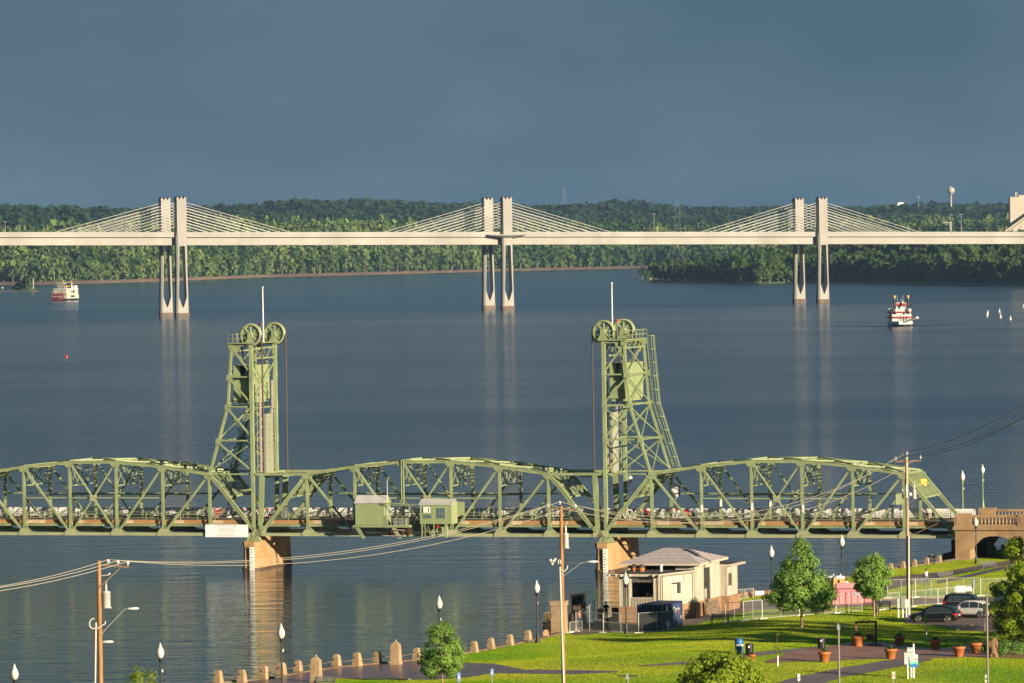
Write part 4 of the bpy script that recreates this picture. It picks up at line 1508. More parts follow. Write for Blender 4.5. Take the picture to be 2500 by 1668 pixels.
# ================================================================== hilltop towers and the plant
M_tank = mat('cream tank paint', (0.40, 0.39, 0.36), 0.5)
p = AT(2322, 502, 7600)
t = thing('water_tower', 'cream ball shaped water tower on the right hand ridge', 'water tower', p)
u = 7600 / F_PX
b = MB(); b.lathe([(0, 41 * u + 5 * u), (5 * u, 44.5 * u), (8.6 * u, 41 * u), (9.6 * u, 36.5 * u), (8.6 * u, 32 * u), (4.5 * u, 28.5 * u), (2.0 * u, 26 * u)], n=20); b.obj('tank', M_tank, t)
b = MB(); b.lathe([(2.6 * u, -6 * u), (2.2 * u, 2 * u), (1.8 * u, 27 * u)], n=14); b.obj('stem', M_tank, t)
b = MB(); b.bx(-2 * u, 2 * u, -u, u, 45 * u, 47 * u); b.obj('roof_hatch', M_tank, t)
def pylon_mast(name, label, px, py, Y, hpx, wpx, arms=3):
    p = AT(px, py, Y); u = Y / F_PX
    t = thing(name, label, 'transmission tower', p)
    h, w = hpx * u, wpx * u
    b = MB()
    th = .16 * u * .9
    for sx in (-1, 1):
        for sy in (-1, 1):
            b.beam((sx * w / 2, sy * w / 2, 0), (sx * w * .1, sy * w * .1, h), th, th)
    n = 7
    for i in range(n):
        z0, z1 = h * i / n, h * (i + 1) / n
        w0, w1 = w / 2 * (1 - .8 * i / n), w / 2 * (1 - .8 * (i + 1) / n)
        for sy in (-1, 1):
            b.beam((-w0, sy * w0, z0), (w1, sy * w1, z1), th * .7, th * .7); b.beam((w0, sy * w0, z0), (-w1, sy * w1, z1), th * .7, th * .7)
    b.obj('lattice', M_galv, t)
    for i in range(arms):
        z = h * (.62 + .15 * i)
        b = MB(); b.beam((-w * .75, 0, z), (w * .75, 0, z), th, th); b.obj('cross_arm', M_galv, t)
    return t
pylon_mast('lattice_tower', 'thin lattice tower on the ridge right of the middle pylons', 1378, 500, 8000, 45, 9)
pylon_mast('lattice_tower', 'tall twin power line lattice tower behind the deck at the wooded point', 1656, 668, 4300, 178, 30)
for px, py, hh, Y, lb in ((2243, 502, 24, 7400, 'thin radio mast on the ridge left of the water tower'), (48, 566, 18, 3600, 'thin white mast above the deck at the far left')):
    p = AT(px, py, Y); u = Y / F_PX
    t = thing('radio_mast', lb, 'mast', p)
    b = MB(); b.tube((0, 0, -4 * u), (0, 0, hh * u), .5 * u, .35 * u, 6); b.obj('mast', M_galv, t)
    b = MB(); b.bx(-2.5 * u, 2.5 * u, -.4 * u, .4 * u, hh * u * .86, hh * u * .92); b.obj('antenna', M_galv, t)
# plant: tall pale block with an inclined conveyor
Y = 4120; u = Y / F_PX
M_plant = mat('cream plant cladding', (0.56, 0.49, 0.40), 0.7, var=0.06, scale=0.03)
M_plant_d = mat('brown conveyor side', (0.16, 0.11, 0.08), 0.7)
p0 = AT(2468, 640, Y)
t = thing('plant_building', 'tall cream industrial block at the right edge behind the bridge', 'factory', p0)
b = MB(); b.bx(0, 45 * u, 0, 40 * u, -10, (640 - 481.5) * u); b.obj('wall', M_plant, t)
for x in (14, 17.5):
    b = MB(); b.tube((x * u, 8 * u, 158 * u), (x * u, 8 * u, 171 * u), 1.2 * u, n=8); b.obj('stack', M_plant, t)
b = MB(); b.bx(22 * u, 40 * u, 2 * u, 8 * u, 158 * u, 163 * u); b.obj('roof_plant', M_plant, t)
b = MB(); b.bx(-108 * u, -86 * u, 60 * u, 70 * u, -10, 36 * u); b.bx(-80 * u, -62 * u, 58 * u, 70 * u, -10, 40 * u); b.obj('low_shed', M_plant, t)
t = thing('conveyor', 'sloping enclosed conveyor leading up to the cream plant', 'conveyor', p0)
a, c = Vector((-112 * u, -20 * u, 6 * u)), Vector((60 * u, -20 * u, 124 * u))
b = MB(); b.beam(a, c, 6 * u, 7.5 * u); b.obj('gallery', M_plant, t)
b = MB(); b.beam(a + Vector((0, -3.3 * u, -1.2 * u)), c + Vector((0, -3.3 * u, -1.2 * u)), .4 * u, 1.9 * u); b.obj('gallery_stripe', M_plant_d, t)
b = MB()
for x in (-20, 22):
    z = 6 * u + (x + 112) / 172 * 118 * u
    for sx in (-1, 1):
        b.beam((x * u + sx * 3 * u, -20 * u, z - 3 * u), (x * u + sx * 4 * u, -20 * u, -5), .8 * u, .8 * u)
    for i in range(5):
        zz = z - 3 * u - i * 14 * u
        b.beam((x * u - 3 * u, -20 * u, zz), (x * u + 3 * u, -20 * u, zz - 14 * u), .4 * u, .4 * u)
        b.beam((x * u + 3 * u, -20 * u, zz), (x * u - 3 * u, -20 * u, zz - 14 * u), .4 * u, .4 * u)
b.obj('trestle', M_plant_d, t)
for px, py, Y, lb in ((38.5, 538, 5900, 'tiny white house among the trees at the far left ridge'), (1555, 507, 8000, 'tiny white house on the ridge right of the middle pylons'), (2199, 496.5, 7900, 'low pale roof on the ridge left of the radio mast')):
    p = AT(px, py, Y); u = Y / F_PX
    t = thing('far_house', lb, 'house', p)
    w = 1.6 * u if 'roof' not in lb else 8 * u
    b = MB(); b.bx(-w, w, -w, w, -6 * u, 1.2 * u); b.obj('wall', M_white, t)
    b = MB(); b.prism([(-w * 1.1, 1.2 * u), (w * 1.1, 1.2 * u), (0, 2.6 * u)], -w, w); b.obj('roof', M_roofw, t)
# ruined stone piers and a post at the tip of the point
p = G(1605, 689.5, 0); u = p.y / F_PX
t = thing('ruined_wharf', 'broken tan wharf wall at the tip of the wooded point', 'ruin', p)
b = MB()
b.bx(-17 * u, 17 * u, -1 * u, 2 * u, -1, 6 * u); b.bx(-18 * u, -13 * u, -2 * u, 3 * u, -1, 12 * u); b.bx(13 * u, 17 * u, -2 * u, 3 * u, -1, 11 * u)
b.obj('wall', M_stone, t)
b = MB(); b.bx(20 * u, 55 * u, -2 * u, 3 * u, -1, 4 * u); b.obj('sunken_barge', M_stone_d, t)
b = MB(); b.bx(49 * u, 51.5 * u, 3 * u, 6 * u, -1, 19 * u); b.obj('post', M_white, t)

# ================================================================== boats, buoys and the spit
M_hull = mat('dark hull', (0.015, 0.02, 0.03), 0.4)
M_cream = mat('boat cream paint', (0.62, 0.58, 0.47), 0.5)
M_bwhite = mat('boat white paint', (0.74, 0.72, 0.70), 0.45)
M_maroon = mat('maroon paddle paint', (0.30, 0.025, 0.03), 0.5, var=0.2, scale=.5)
M_stackb = mat('black funnel', (0.012, 0.012, 0.014), 0.45)
M_gold = mat('gilded crown', (0.75, 0.50, 0.12), 0.5)
M_wglass = mat('dark cabin window', (0.03, 0.04, 0.045), 0.15)
def window_row(parent, xs, y, z0, z1, w, axis='x', dy=-.03):
    for x in xs:
        b = MB()
        if axis == 'x': b.bx(x - w / 2, x + w / 2, y + dy, y + dy + .028, z0, z1)
        else: b.bx(y + dy, y + dy + .028, x - w / 2, x + w / 2, z0, z1)
        b.obj('window', M_wglass, parent)
# left boat: seen three-quarter from astern, paddle wheel towards us
wl = G(145, 734, 0); u = wl.y / F_PX
yaw = math.radians(-25)
t = thing('paddle_boat', 'cream paddle boat with a maroon stern wheel, far left', 'boat', wl, yaw)
# local: y away from the stern viewer, x across
Wd, Ln = 36 * u, 74 * u
b = MB(); b.prismz([(-Wd / 2 - .5, 0), (Wd / 2 + .5, 0), (Wd / 2 + .5, Ln * .8), (0, Ln), (-Wd / 2 - .5, Ln * .8)], -.5, 4.5 * u); b.obj('hull', M_hull, t)
d1 = b = MB(); b.bx(-Wd / 2, Wd / 2, 1.5, Ln * .86, 4.5 * u, 15.2 * u); d1 = b.obj('lower_deck', M_cream, t)
b = MB(); b.bx(-Wd / 2, Wd / 2, 1.0, Ln * .82, 15.6 * u, 26 * u); d2 = b.obj('upper_deck', M_cream, t)
b = MB(); b.bx(-Wd / 2 - .15, Wd / 2 + .15, .8, Ln * .84, 15.2 * u, 15.7 * u); b.bx(-Wd / 2 - .15, Wd / 2 + .15, .8, Ln * .84, 26 * u, 26.7 * u); b.obj('trim_band', M_hull, t)
b = MB(); b.bx(-Wd / 2 - .1, Wd / 2 + .1, .9, Ln * .83, 26.7 * u, 29.2 * u); b.obj('bulwark', M_bwhite, t)
b = MB(); b.prismz([(-Wd * .36, 4), (Wd * .30, 4), (Wd * .30, Ln * .5), (-Wd * .36, Ln * .5)], 34 * u, 35.8 * u); b.obj('awning', M_gold, t)
b = MB()
for i in range(6):
    x = -Wd * .34 + i * Wd * .125
    b.tube((x, 4.2, 29 * u), (x, 4.2, 34 * u), .1, n=5)
    b.tube((x - .4, 3.6, 36 * u), (x - .4, 3.6, 45 * u), .09, n=5)
b.obj('stanchion', M_bwhite, t)
b = MB(); b.bx(-Wd * .25, Wd * .28, Ln * .5, Ln * .62, 29 * u, 41 * u); ph = b.obj('pilot_house', M_bwhite, t)
b = MB(); b.bx(-Wd * .25, Wd * .25, Ln * .5 - .08, Ln * .5 - .02, 36 * u, 39.5 * u); b.obj('window', M_wglass, ph)
b = MB(); b.bx(-Wd * .3, Wd * .32, Ln * .48, Ln * .64, 41 * u, 42 * u); b.prism([(-Wd * .24, 42 * u), (Wd * .26, 42 * u), (0, 45.5 * u)], Ln * .5, Ln * .6); b.obj('roof', M_cream, ph)
b = MB(); b.bx(Wd * .1, Wd * .45, Ln * .68, Ln * .82, 29 * u, 36 * u); b.obj('fore_cabin', M_bwhite, t)
for x, y in ((-Wd * .28, Ln * .52), (Wd * .36, Ln * .46)):
    b = MB(); b.tube((x, y, 28 * u), (x, y, 44.5 * u), 1.5 * u, n=10); f = b.obj('funnel', M_stackb, t)
    b = MB(); b.lathe([(1.5 * u, 0), (2.6 * u, 3.2 * u)], (x, y, 44.2 * u), 12); b.obj('funnel_crown', M_gold, f)
window_row(d2, [-Wd * .12 + i * 1.05 for i in range(4)], 1.0, 21 * u, 23.4 * u, .62)
window_row(d2, [Ln * .35, Ln * .47, Ln * .52, Ln * .57], Wd / 2, 18.5 * u, 23.6 * u, 1.3, 'y', .01)
window_row(d1, [Ln * .38, Ln * .44, Ln * .5, Ln * .56], Wd / 2, 7.5 * u, 12.2 * u, 1.4, 'y', .01)
t2 = t
b = MB()
cx, R = -Wd * .06, 12.5 * u
hw = 13.5 * u
for i in range(12):
    a = i * math.pi / 6
    b.beam((cx - hw, -R * .15 + R * math.cos(a), 7.5 * u + R * math.sin(a) * .8), (cx + hw, -R * .15 + R * math.cos(a), 7.5 * u + R * math.sin(a) * .8), .12, .75)
wh = b.obj('paddle_wheel', M_maroon, t)
b = MB()
for x in (cx - hw, cx, cx + hw):
    for i in range(6):
        a = i * math.pi / 3
        b.beam((x, -R * .15, 7.5 * u), (x, -R * .15 + R * math.cos(a), 7.5 * u + R * math.sin(a) * .8), .35, .4)
b.obj('wheel_arm', M_maroon, wh)
b = MB()
for i in range(5):
    b.bx(cx - hw, cx + hw, -R * .9, -R * .9 + .1, (5 + i * 4.2) * u, (5.7 + i * 4.2) * u)
b.obj('wheel_rail', M_bwhite, wh)
# right boat: bow towards us
wl = G(2205, 797.5, 0); u = wl.y / F_PX
t = thing('paddle_boat', 'white and red paddle boat with two gold crowned funnels, heading this way', 'boat', wl, 0)
Wd, Ln = 50 * u, 30.0
b = MB(); b.prismz([(-Wd * .5, 6), (0, -1.0), (Wd * .52, 6), (Wd * .52, Ln), (-Wd * .5, Ln)], -.5, 5 * u); b.obj('hull', M_hull, t)
b = MB(); b.prismz([(-Wd * .5, 6.2), (-Wd * .2, 1.2), (Wd * .3, 1.2), (Wd * .52, 6.2), (Wd * .5, Ln), (-Wd * .48, Ln)], 5 * u, 12.5 * u); b.obj('bow_bulwark', M_bwhite, t)
def deck(nm, z0, z1, w, y0, y1, m=M_bwhite):
    bb = MB(); bb.bx(-w / 2, w / 2, y0, y1, z0 * u, z1 * u); return bb.obj(nm, m, t)
d1 = deck('lower_deck', 12.5, 20.5, 47 * u, 7.5, Ln)
b = MB(); b.bx(-24.5 * u, 24.5 * u, 6.6, Ln, 20.3 * u, 22.3 * u); b.obj('red_band', M_red, t)
d2 = deck('middle_deck', 22.3, 34.0, 46 * u, 8.2, Ln - 2)
b = MB(); b.bx(-24 * u, 24 * u, 7.2, Ln - 1, 24 * u, 28.2 * u); b.obj('rail_panel', M_bwhite, t)
b = MB(); b.bx(-25 * u, 24.5 * u, 6.9, Ln - 1, 34 * u, 36.2 * u); b.obj('red_band', M_red, t)
d3 = deck('top_rail', 36.2, 42.5, 47 * u, 7.3, Ln - 2)
ph = deck('pilot_house', 42.5, 52, 23 * u, 10, 15)
b = MB(); b.bx(-15 * u, 14 * u, 9.2, 15.6, 52 * u, 55.2 * u); b.obj('roof_band', M_red, ph)
b = MB(); b.prism([(-14.5 * u, 56 * u), (14.5 * u, 56 * u), (0, 61.5 * u)], 9.4, 15.4); b.obj('roof', M_cream, ph)
b = MB(); b.tube((0, 10, 60 * u), (0, 10, 68 * u), .12, .04, 6); b.obj('finial', M_bwhite, ph)
for x in (-7.6, -.8, 6.6):
    b = MB(); b.bx((x - 2.2) * u, (x + 2.2) * u, 9.95, 9.99, 47.5 * u, 51 * u); b.obj('window', M_wglass, ph)
for x0, x1, z0, z1 in ((-22.5, -13, 30, 33.6), (12, 21, 30, 33.6)):
    b = MB(); b.bx(x0 * u, x1 * u, 8.12, 8.19, z0 * u, z1 * u); b.obj('window', M_wglass, d2)
for x0, x1, z0, z1 in ((-3.2, -2, 14, 22), (2.2, 4.8, 12, 24), (8, 12.5, 16, 19)):
    b = MB(); b.bx(x0 * u, x1 * u, 6.5, 6.58, z0 * u, z1 * u); b.obj('doorway', M_wglass, d1)
for x in (-17.5, 15.5):
    b = MB(); b.tube((x * u, 6.4, 29 * u), (x * u, 6.4, 68 * u), 2.1 * u, n=10); f = b.obj('funnel', M_stackb, t)
    b = MB(); b.lathe([(2.0 * u, 0), (2.3 * u, 2 * u), (3.4 * u, 7.5 * u)], (x * u, 6.4, 68 * u), 12); b.obj('funnel_crown', M_gold, f)
for x in (-8.5, 6):
    b = MB(); b.tube((x * u, 12, 55 * u), (x * u, 12, 76 * u), .09, n=5); b.obj('whip_aerial', M_galv, t)
b = MB(); b.beam((8 * u, 1.0, 13 * u), (34 * u, -2.5, 21.5 * u), 1.6, 5.5 * u * .9, up=(0, 1, 0)); b.obj('gangway', M_bwhite, t)
b = MB(); b.tube((18 * u, 8, 46 * u), (31 * u, 7, 60 * u), .12, n=5); b.tube((31 * u, 7, 60 * u), (32 * u, 7, 52 * u), .05, n=5); b.obj('davit', M_stackb, t)
b = MB(); b.tube((0, 1.4, 8 * u), (0, 4, 52 * u), .1, .06, 5); b.obj('jack_staff', M_galv, t)
b = MB(); b.bx(-31 * u, -24 * u, 11, 22, 33 * u, 35.5 * u); b.bx(-31 * u, -24 * u, 11, 22, 19.5 * u, 22 * u); b.obj('side_platform', M_red, t)
b = MB(); b.tube((-29 * u, 11, 36 * u), (-29 * u, 11, 44 * u), 1.6 * u, n=8); b.obj('life_raft', M_bwhite, t)
for i, (px, py) in enumerate(((2411.5, 767), (2410, 772.5), (2440, 763), (2443, 776), (2467, 781), (2499, 751))):
    p = G(px, py, 0)
    b = MB(); b.lathe([(.45, -.3), (.5, .4), (.28, .7), (.22, 1.7), (.0, 1.8)], n=8)
    lb = ['white channel buoy right of the paddle boat, tallest of a close pair', 'white channel buoy just below its close twin', 'white channel buoy farthest back of the loose group', 'white channel buoy in the middle of the loose group', 'white channel buoy nearest the bottom of the loose group', 'white channel buoy at the right edge of the river'][i]
    o = b.obj('buoy', M_bwhite); o.location = p; tag(o, lb, 'buoy', 'white buoys on the river')
p = G(162.5, 873.5, 0)
b = MB(); b.lathe([(.45, -.3), (.5, .5), (.3, .9), (0, 1.0)], n=8); o = b.obj('buoy', M_red); o.location = p; tag(o, 'small red buoy alone on the left of the river', 'buoy')
# spit at the far left with shrubs and a light beacon
a = G(-40, 713, 0); c = G(93, 712, 0)
sp = MB()
n = 14
vs = []
for i in range(n + 1):
    f = i / n
    q = a.lerp(c, f)
    w = 14 * (1 - f ** 3) + .3
    for dy, z in ((-w * .5, -.3), (-w * .2, 1.0 * (1 - f * .3)), (w * .4, 1.1 * (1 - f * .3)), (w, -.3)):
        vs.append((q.x, q.y + dy * 3, z))
sp.add(vs, [(i * 4 + j, i * 4 + 4 + j, i * 4 + 5 + j, i * 4 + 1 + j) for i in range(n) for j in range(3)])
sp.obj('river_spit', M_soil, kind='structure')
for i, (px, h, w) in enumerate(((38, 5.5, 8), (50, 7.5, 9), (62, 9.5, 9), (71, 10, 7), (-12, 8, 9))):
    p = G(px, 709.5, 0)
    t = thing('willow_bush', ['low bush at the left end of the spit', 'middle sized bush on the spit', 'tall bush on the spit left of the beacon', 'tallest bush on the spit next to the beacon', 'bush on the spit cut by the left picture edge'][i], 'bush', p, 0, 'bushes on the river spit')
    o = tpl_mesh('crown', crown_template(90, 200 + i, 6, .22, low=.05), LM_point, h * 1.0, w, .2); o.parent = t
    b = MB()
    for k in range(3): b.tube((0, 0, 0), ((k - 1) * w * .2, 0, h * .5), .15, .06, 5)
    b.obj('stem', M_bark, t)
p = G(81.5, 712, 0); u = p.y / F_PX
t = thing('river_beacon', 'white post beacon on a rusty frame at the end of the spit', 'beacon', p)
b = MB(); b.tube((0, 0, 8 * u), (0, 0, 30 * u), .55 * u, n=7); b.obj('post', M_white, t)
b = MB()
for sx in (-1, 1):
    for sy in (-1, 1): b.beam((sx * 3 * u, sy * 2 * u, 0), (sx * 2.4 * u, sy * 2 * u, 9 * u), .5 * u, .5 * u)
b.bx(-3 * u, 3 * u, -2 * u, 2 * u, 8 * u, 9.5 * u); b.obj('frame', M_stone, t)
p = G(6, 706, 0); u = p.y / F_PX
t = thing('day_mark', 'white square day mark on a stake at the far left bank', 'marker', p)
b = MB(); b.bx(-.25 * u, .25 * u, -.1, .1, 0, 5 * u); b.obj('stake', M_galv, t)
b = MB(); b.bx(-1.8 * u, 1.8 * u, -.2, -.1, 2 * u, 4.6 * u); b.obj('board', M_bwhite, t)

# wake fanning out behind the right hand boat: low swells on the river surface
wl = G(2205, 797.5, 0)
b = MB()
for sx in (-1, 1):
    for k in range(3):
        n = 18
        rows = []
        for i in range(n + 1):
            f = i / n
            c = Vector((wl.x + sx * (3.5 + f * (34 + 4 * k)), wl.y + 3 + f * 26 + k * 5, 0))
            hgt_ = .34 * (1 - f) ** .6 * (1 - .25 * k)
            rows += [(c.x, c.y - 2.2, .004), (c.x, c.y - .5, hgt_), (c.x, c.y + .5, hgt_), (c.x, c.y + 2.2, .004)]
        b.add(rows, [(i * 4 + j, i * 4 + 4 + j, i * 4 + 5 + j, i * 4 + 1 + j) for i in range(n) for j in range(3)], True)
b.obj('boat_wake', wm, kind='stuff')
# ================================================================== park terrain
M_lawn = mat('lawn soil and thatch', (0.30, 0.40, 0.03), 0.95, var=0.3, scale=0.25, detail=5, bump=0.05, bscale=5)
M_wall = mat('river wall stone', (0.20, 0.14, 0.09), 0.9, var=0.4, scale=0.8)
M_asph = mat('damp asphalt', (0.27, 0.19, 0.16), 0.7, var=0.25, scale=0.6, detail=5, spec=0.3)
M_wet = mat('wet purple paving', (0.30, 0.160, 0.135), 0.30, col2=(0.20, 0.105, 0.095), scale=0.35, detail=5, spec=0.6)
M_brown = mat('brown paving', (0.48, 0.235, 0.165), 0.5, col2=(0.36, 0.165, 0.115), scale=0.4, detail=5)
M_greyp = mat('grey path', (0.27, 0.21, 0.20), 0.65, var=0.2, scale=0.6, spec=.3)
M_curb = mat('tan kerb stone', (0.42, 0.27, 0.15), 0.8, var=0.2, scale=1)
M_post = mat('tan granite', (0.50, 0.36, 0.21), 0.8, col2=(0.34, 0.22, 0.12), scale=1.6, detail=6, bump=0.015, bscale=9)
M_dark = mat('dark and shaded stone', (0.035, 0.027, 0.022), 0.85, var=0.4, scale=1.2)  # near-black tone also carries the shade on the pillar and low walls
M_chain = mat('rusty chain', (0.20, 0.14, 0.09), 0.7)

LZ = 1.6
SHP = [(533, 1668), (645, 1659), (728, 1643), (822, 1630), (921, 1621), (1018, 1612), (1158, 1591), (1288, 1566), (1360, 1548), (1440, 1526), (1520, 1502), (1640, 1478), (1800, 1455), (1960, 1430), (2100, 1402), (2175, 1389), (2293, 1373), (2380, 1358), (2471, 1338)]
TD = Vector((0.449, 0.8937, 0)); TM = Vector((0.8937, -0.449, 0))
_sp = [G(x, y, LZ) for x, y in SHP]
_ss = np.array([p.dot(TD) for p in _sp]); _sd = np.array([p.dot(TM) for p in _sp])
_ss = np.concatenate([[_ss[0] - 200], _ss, [_ss[-1] + 150]]); _sd = np.concatenate([[_sd[0]], _sd, [_sd[-1] + 2]])
def shore_off(s): return np.interp(s, _ss, _sd)
def land_z(x, y):
    x = np.asarray(x, float); y = np.asarray(y, float)
    s = x * TD.x + y * TD.y
    d = x * TM.x + y * TM.y - shore_off(s)
    e = np.clip((d - 6) / 20, 0, 1)
    z = LZ + 1.25 * e * e * (3 - 2 * e) + 0.006 * np.clip(d - 26, 0, 1e9) + 0.28 * np.clip(d - 145, 0, 120)
    u = np.clip((d - 9) / 8, 0, 1)
    z = z + u * (0.55 * (vnoise(x, y, 17, 3) - .35) + 0.25 * (vnoise(x, y, 7, 6) - .5))
    return z
def T(px, py):
    z = LZ
    for _ in range(12):
        p = G(px, py, z)
        z = 0.5 * z + 0.5 * float(land_z(p.x, p.y))
    p = G(px, py, z); p.z = float(land_z(p.x, p.y))
    return p

ns, nd = 330, 120
gs = np.concatenate([np.linspace(_ss[0], _ss[1] - 20, 30), np.linspace(_ss[1] - 19.4, _ss[-2] + 10, ns - 45), np.linspace(_ss[-2] + 12, _ss[-1], 15)])
gd = np.concatenate([[0], np.linspace(0.05, 70, 84), np.linspace(72, 420, nd - 85)])
Sg, Dg = np.meshgrid(gs, gd, indexing='ij')
off = shore_off(Sg)
X = TD.x * Sg + TM.x * (Dg + off); Yg = TD.y * Sg + TM.y * (Dg + off)
Z = land_z(X, Yg)
V = np.stack([X, Yg, Z], -1)
V[:, 0, 2] = -1.5
idx = np.arange(ns * nd).reshape(ns, nd)
Fq = np.stack([idx[:-1, :-1], idx[1:, :-1], idx[1:, 1:], idx[:-1, 1:]], -1).reshape(-1, 4)[:, ::-1]
big_mesh('ground', V.reshape(-1, 3), Fq, M_lawn, 'structure')
# coping of the river wall
cop = []
for s in np.linspace(_ss[1] - 30, _ss[-2] + 8, 260):
    o = float(shore_off(s))
    for d in (-.12, .55):
        q = TD * s + TM * (o + d)
        cop.append(q)
b = MB()
n = len(cop) // 2
vs = []
for i in range(n):
    a, c = cop[2 * i], cop[2 * i + 1]
    vs += [(a.x, a.y, -1.2), (a.x, a.y, LZ + .14), (c.x, c.y, LZ + .14), (c.x, c.y, LZ - .3)]
b.add(vs, [(i * 4 + j, i * 4 + 4 + j, i * 4 + 5 + j, i * 4 + 1 + j) for i in range(n - 1) for j in range(3)])
b.obj('river_wall', M_wall, kind='structure')

def resample(pts, n):
    pts = np.array(pts, float)
    L = np.concatenate([[0], np.cumsum(np.hypot(*(pts[1:] - pts[:-1]).T))])
    t = np.linspace(0, L[-1], n)
    return np.stack([np.interp(t, L, pts[:, 0]), np.interp(t, L, pts[:, 1])], 1)
PAVE = []
def sheet(name, top, bot, m, lift, na=70, nc=14):
    a, c = resample(top, na), resample(bot, na)
    PAVE.append(np.concatenate([a, c[::-1]]))
    P = []
    for i in range(na):
        ta, tb = T(*a[i]), T(*c[i])
        for j in range(nc + 1):
            q = ta.lerp(tb, j / nc)
            P.append((q.x, q.y, float(land_z(q.x, q.y)) + lift))
    idx = np.arange(na * (nc + 1)).reshape(na, nc + 1)
    Fq = np.stack([idx[:-1, :-1], idx[1:, :-1], idx[1:, 1:], idx[:-1, 1:]], -1).reshape(-1, 4)[:, ::-1]
    return big_mesh(name, np.array(P), Fq, m, 'structure')
sheet('riverside_plaza', [(470, 1692), (560, 1671), (690, 1653), (780, 1636), (880, 1625.5), (1010, 1613.5), (1080, 1617), (1200, 1621), (1240, 1628), (1280, 1636), (1400, 1637), (1510, 1639)],
      [(500, 1740), (640, 1740), (801, 1656), (902, 1659), (1000, 1660), (1066, 1660), (1150, 1654), (1200, 1645), (1280, 1646), (1400, 1647), (1510, 1642)], M_wet, .035, 110)
sheet('lawn_path', [(1560, 1626), (1690, 1614), (1800, 1600), (1860, 1591), (1950, 1584), (2010, 1578)], [(1560, 1628), (1690, 1622), (1800, 1610), (1860, 1601), (1950, 1593), (2010, 1587)], M_greyp, .03)
sheet('brown_plaza', [(1869, 1616), (1934, 1592.6), (2002, 1581.7), (2076, 1569.4), (2157, 1569.4), (2212, 1579), (2290, 1586), (2340, 1578), (2400, 1570), (2540, 1564)],
      [(1870, 1620), (1940, 1617), (2021, 1616), (2076, 1612), (2157, 1609.5), (2212, 1612), (2265, 1608), (2370, 1605), (2450, 1607), (2540, 1610)], M_brown, .042, 90)
sheet('grey_path', [(1830, 1700), (1896, 1668), (1953, 1652.5), (2048, 1633), (2116, 1622.5), (2157, 1614), (2240, 1606)], [(1950, 1700), (2016, 1668), (2065, 1652.5), (2116, 1644), (2185, 1631), (2239, 1621), (2280, 1612)], M_greyp, .05)
sheet('riverside_road', [(1560, 1520), (1700, 1494), (1760, 1480), (1840, 1466), (1960, 1450), (2100, 1424), (2200, 1407), (2307, 1396), (2391, 1381), (2480, 1366)],
      [(1640, 1532), (1700, 1525), (1760, 1508), (1840, 1491), (1960, 1484), (2090, 1463), (2180, 1438), (2260, 1419), (2330, 1405), (2391, 1392), (2480, 1378)], M_asph, .035, 90)
sheet('side_path', [(2290, 1419), (2360, 1405), (2470, 1380)], [(2290, 1426), (2360, 1412), (2470, 1387)], M_greyp, .045)
sheet('service_road', [(1960, 1470), (2060, 1470), (2140, 1466), (2224, 1463), (2305, 1462), (2540, 1456)], [(1960, 1487), (2060, 1484), (2140, 1480), (2224, 1476), (2305, 1475), (2540, 1470)], M_asph, .047)
sheet('parking_bay', [(2200, 1500), (2300, 1488), (2400, 1478), (2540, 1472)], [(2212, 1523), (2300, 1529), (2345, 1541), (2420, 1543), (2540, 1543)], M_asph, .04)
sheet('boathouse_yard', [(1380, 1540), (1500, 1512), (1560, 1500), (1640, 1492)], [(1400, 1552), (1510, 1543), (1600, 1538), (1690, 1522)], mat('reddish dirt', (0.22, 0.13, 0.075), 0.9, var=0.3, scale=.8), .025)
# kerb lines
def kerb(name, pts, m=M_curb, w=.22, h=.12):
    P = [T(*p) for p in resample(pts, 40)]
    b = MB()
    for p, q in zip(P[:-1], P[1:]):
        b.beam(p + Vector((0, 0, .03)), q + Vector((0, 0, .03)), w, h, up=(0, 0, 1) if False else (1, 0, 0))
    o = b.obj(name, m, kind='structure')
kerb('kerb_stone', [(2335, 1540), (2352, 1533), (2372, 1528)], w=.3, h=.2)
kerb('kerb_stone', [(2140, 1465), (2224, 1461.5), (2305, 1460)])
kerb('kerb_stone', [(801, 1657), (902, 1660), (1000, 1661)], w=.25, h=.16)
kerb('kerb_stone', [(2175, 1407), (2120, 1418), (2070, 1430)])

# mown grass: small blades in tufts over the part of the lawn in view
def in_poly(P, poly):
    x, y = P[:, 0], P[:, 1]
    ins = np.zeros(len(P), bool)
    n = len(poly)
    j = n - 1
    for i in range(n):
        xi, yi = poly[i]; xj, yj = poly[j]
        c = ((yi > y) != (yj > y)) & (x < (xj - xi) * (y - yi) / (yj - yi + 1e-12) + xi)
        ins ^= c
        j = i
    return ins
rg = np.random.RandomState(11)
N = 2000000
sv = rg.uniform(_ss[1] - 30, _ss[-2] + 6, N); dv = rg.uniform(.8, 78, N)
xg = TD.x * sv + TM.x * (dv + shore_off(sv)); yg = TD.y * sv + TM.y * (dv + shore_off(sv))
zg = land_z(xg, yg)
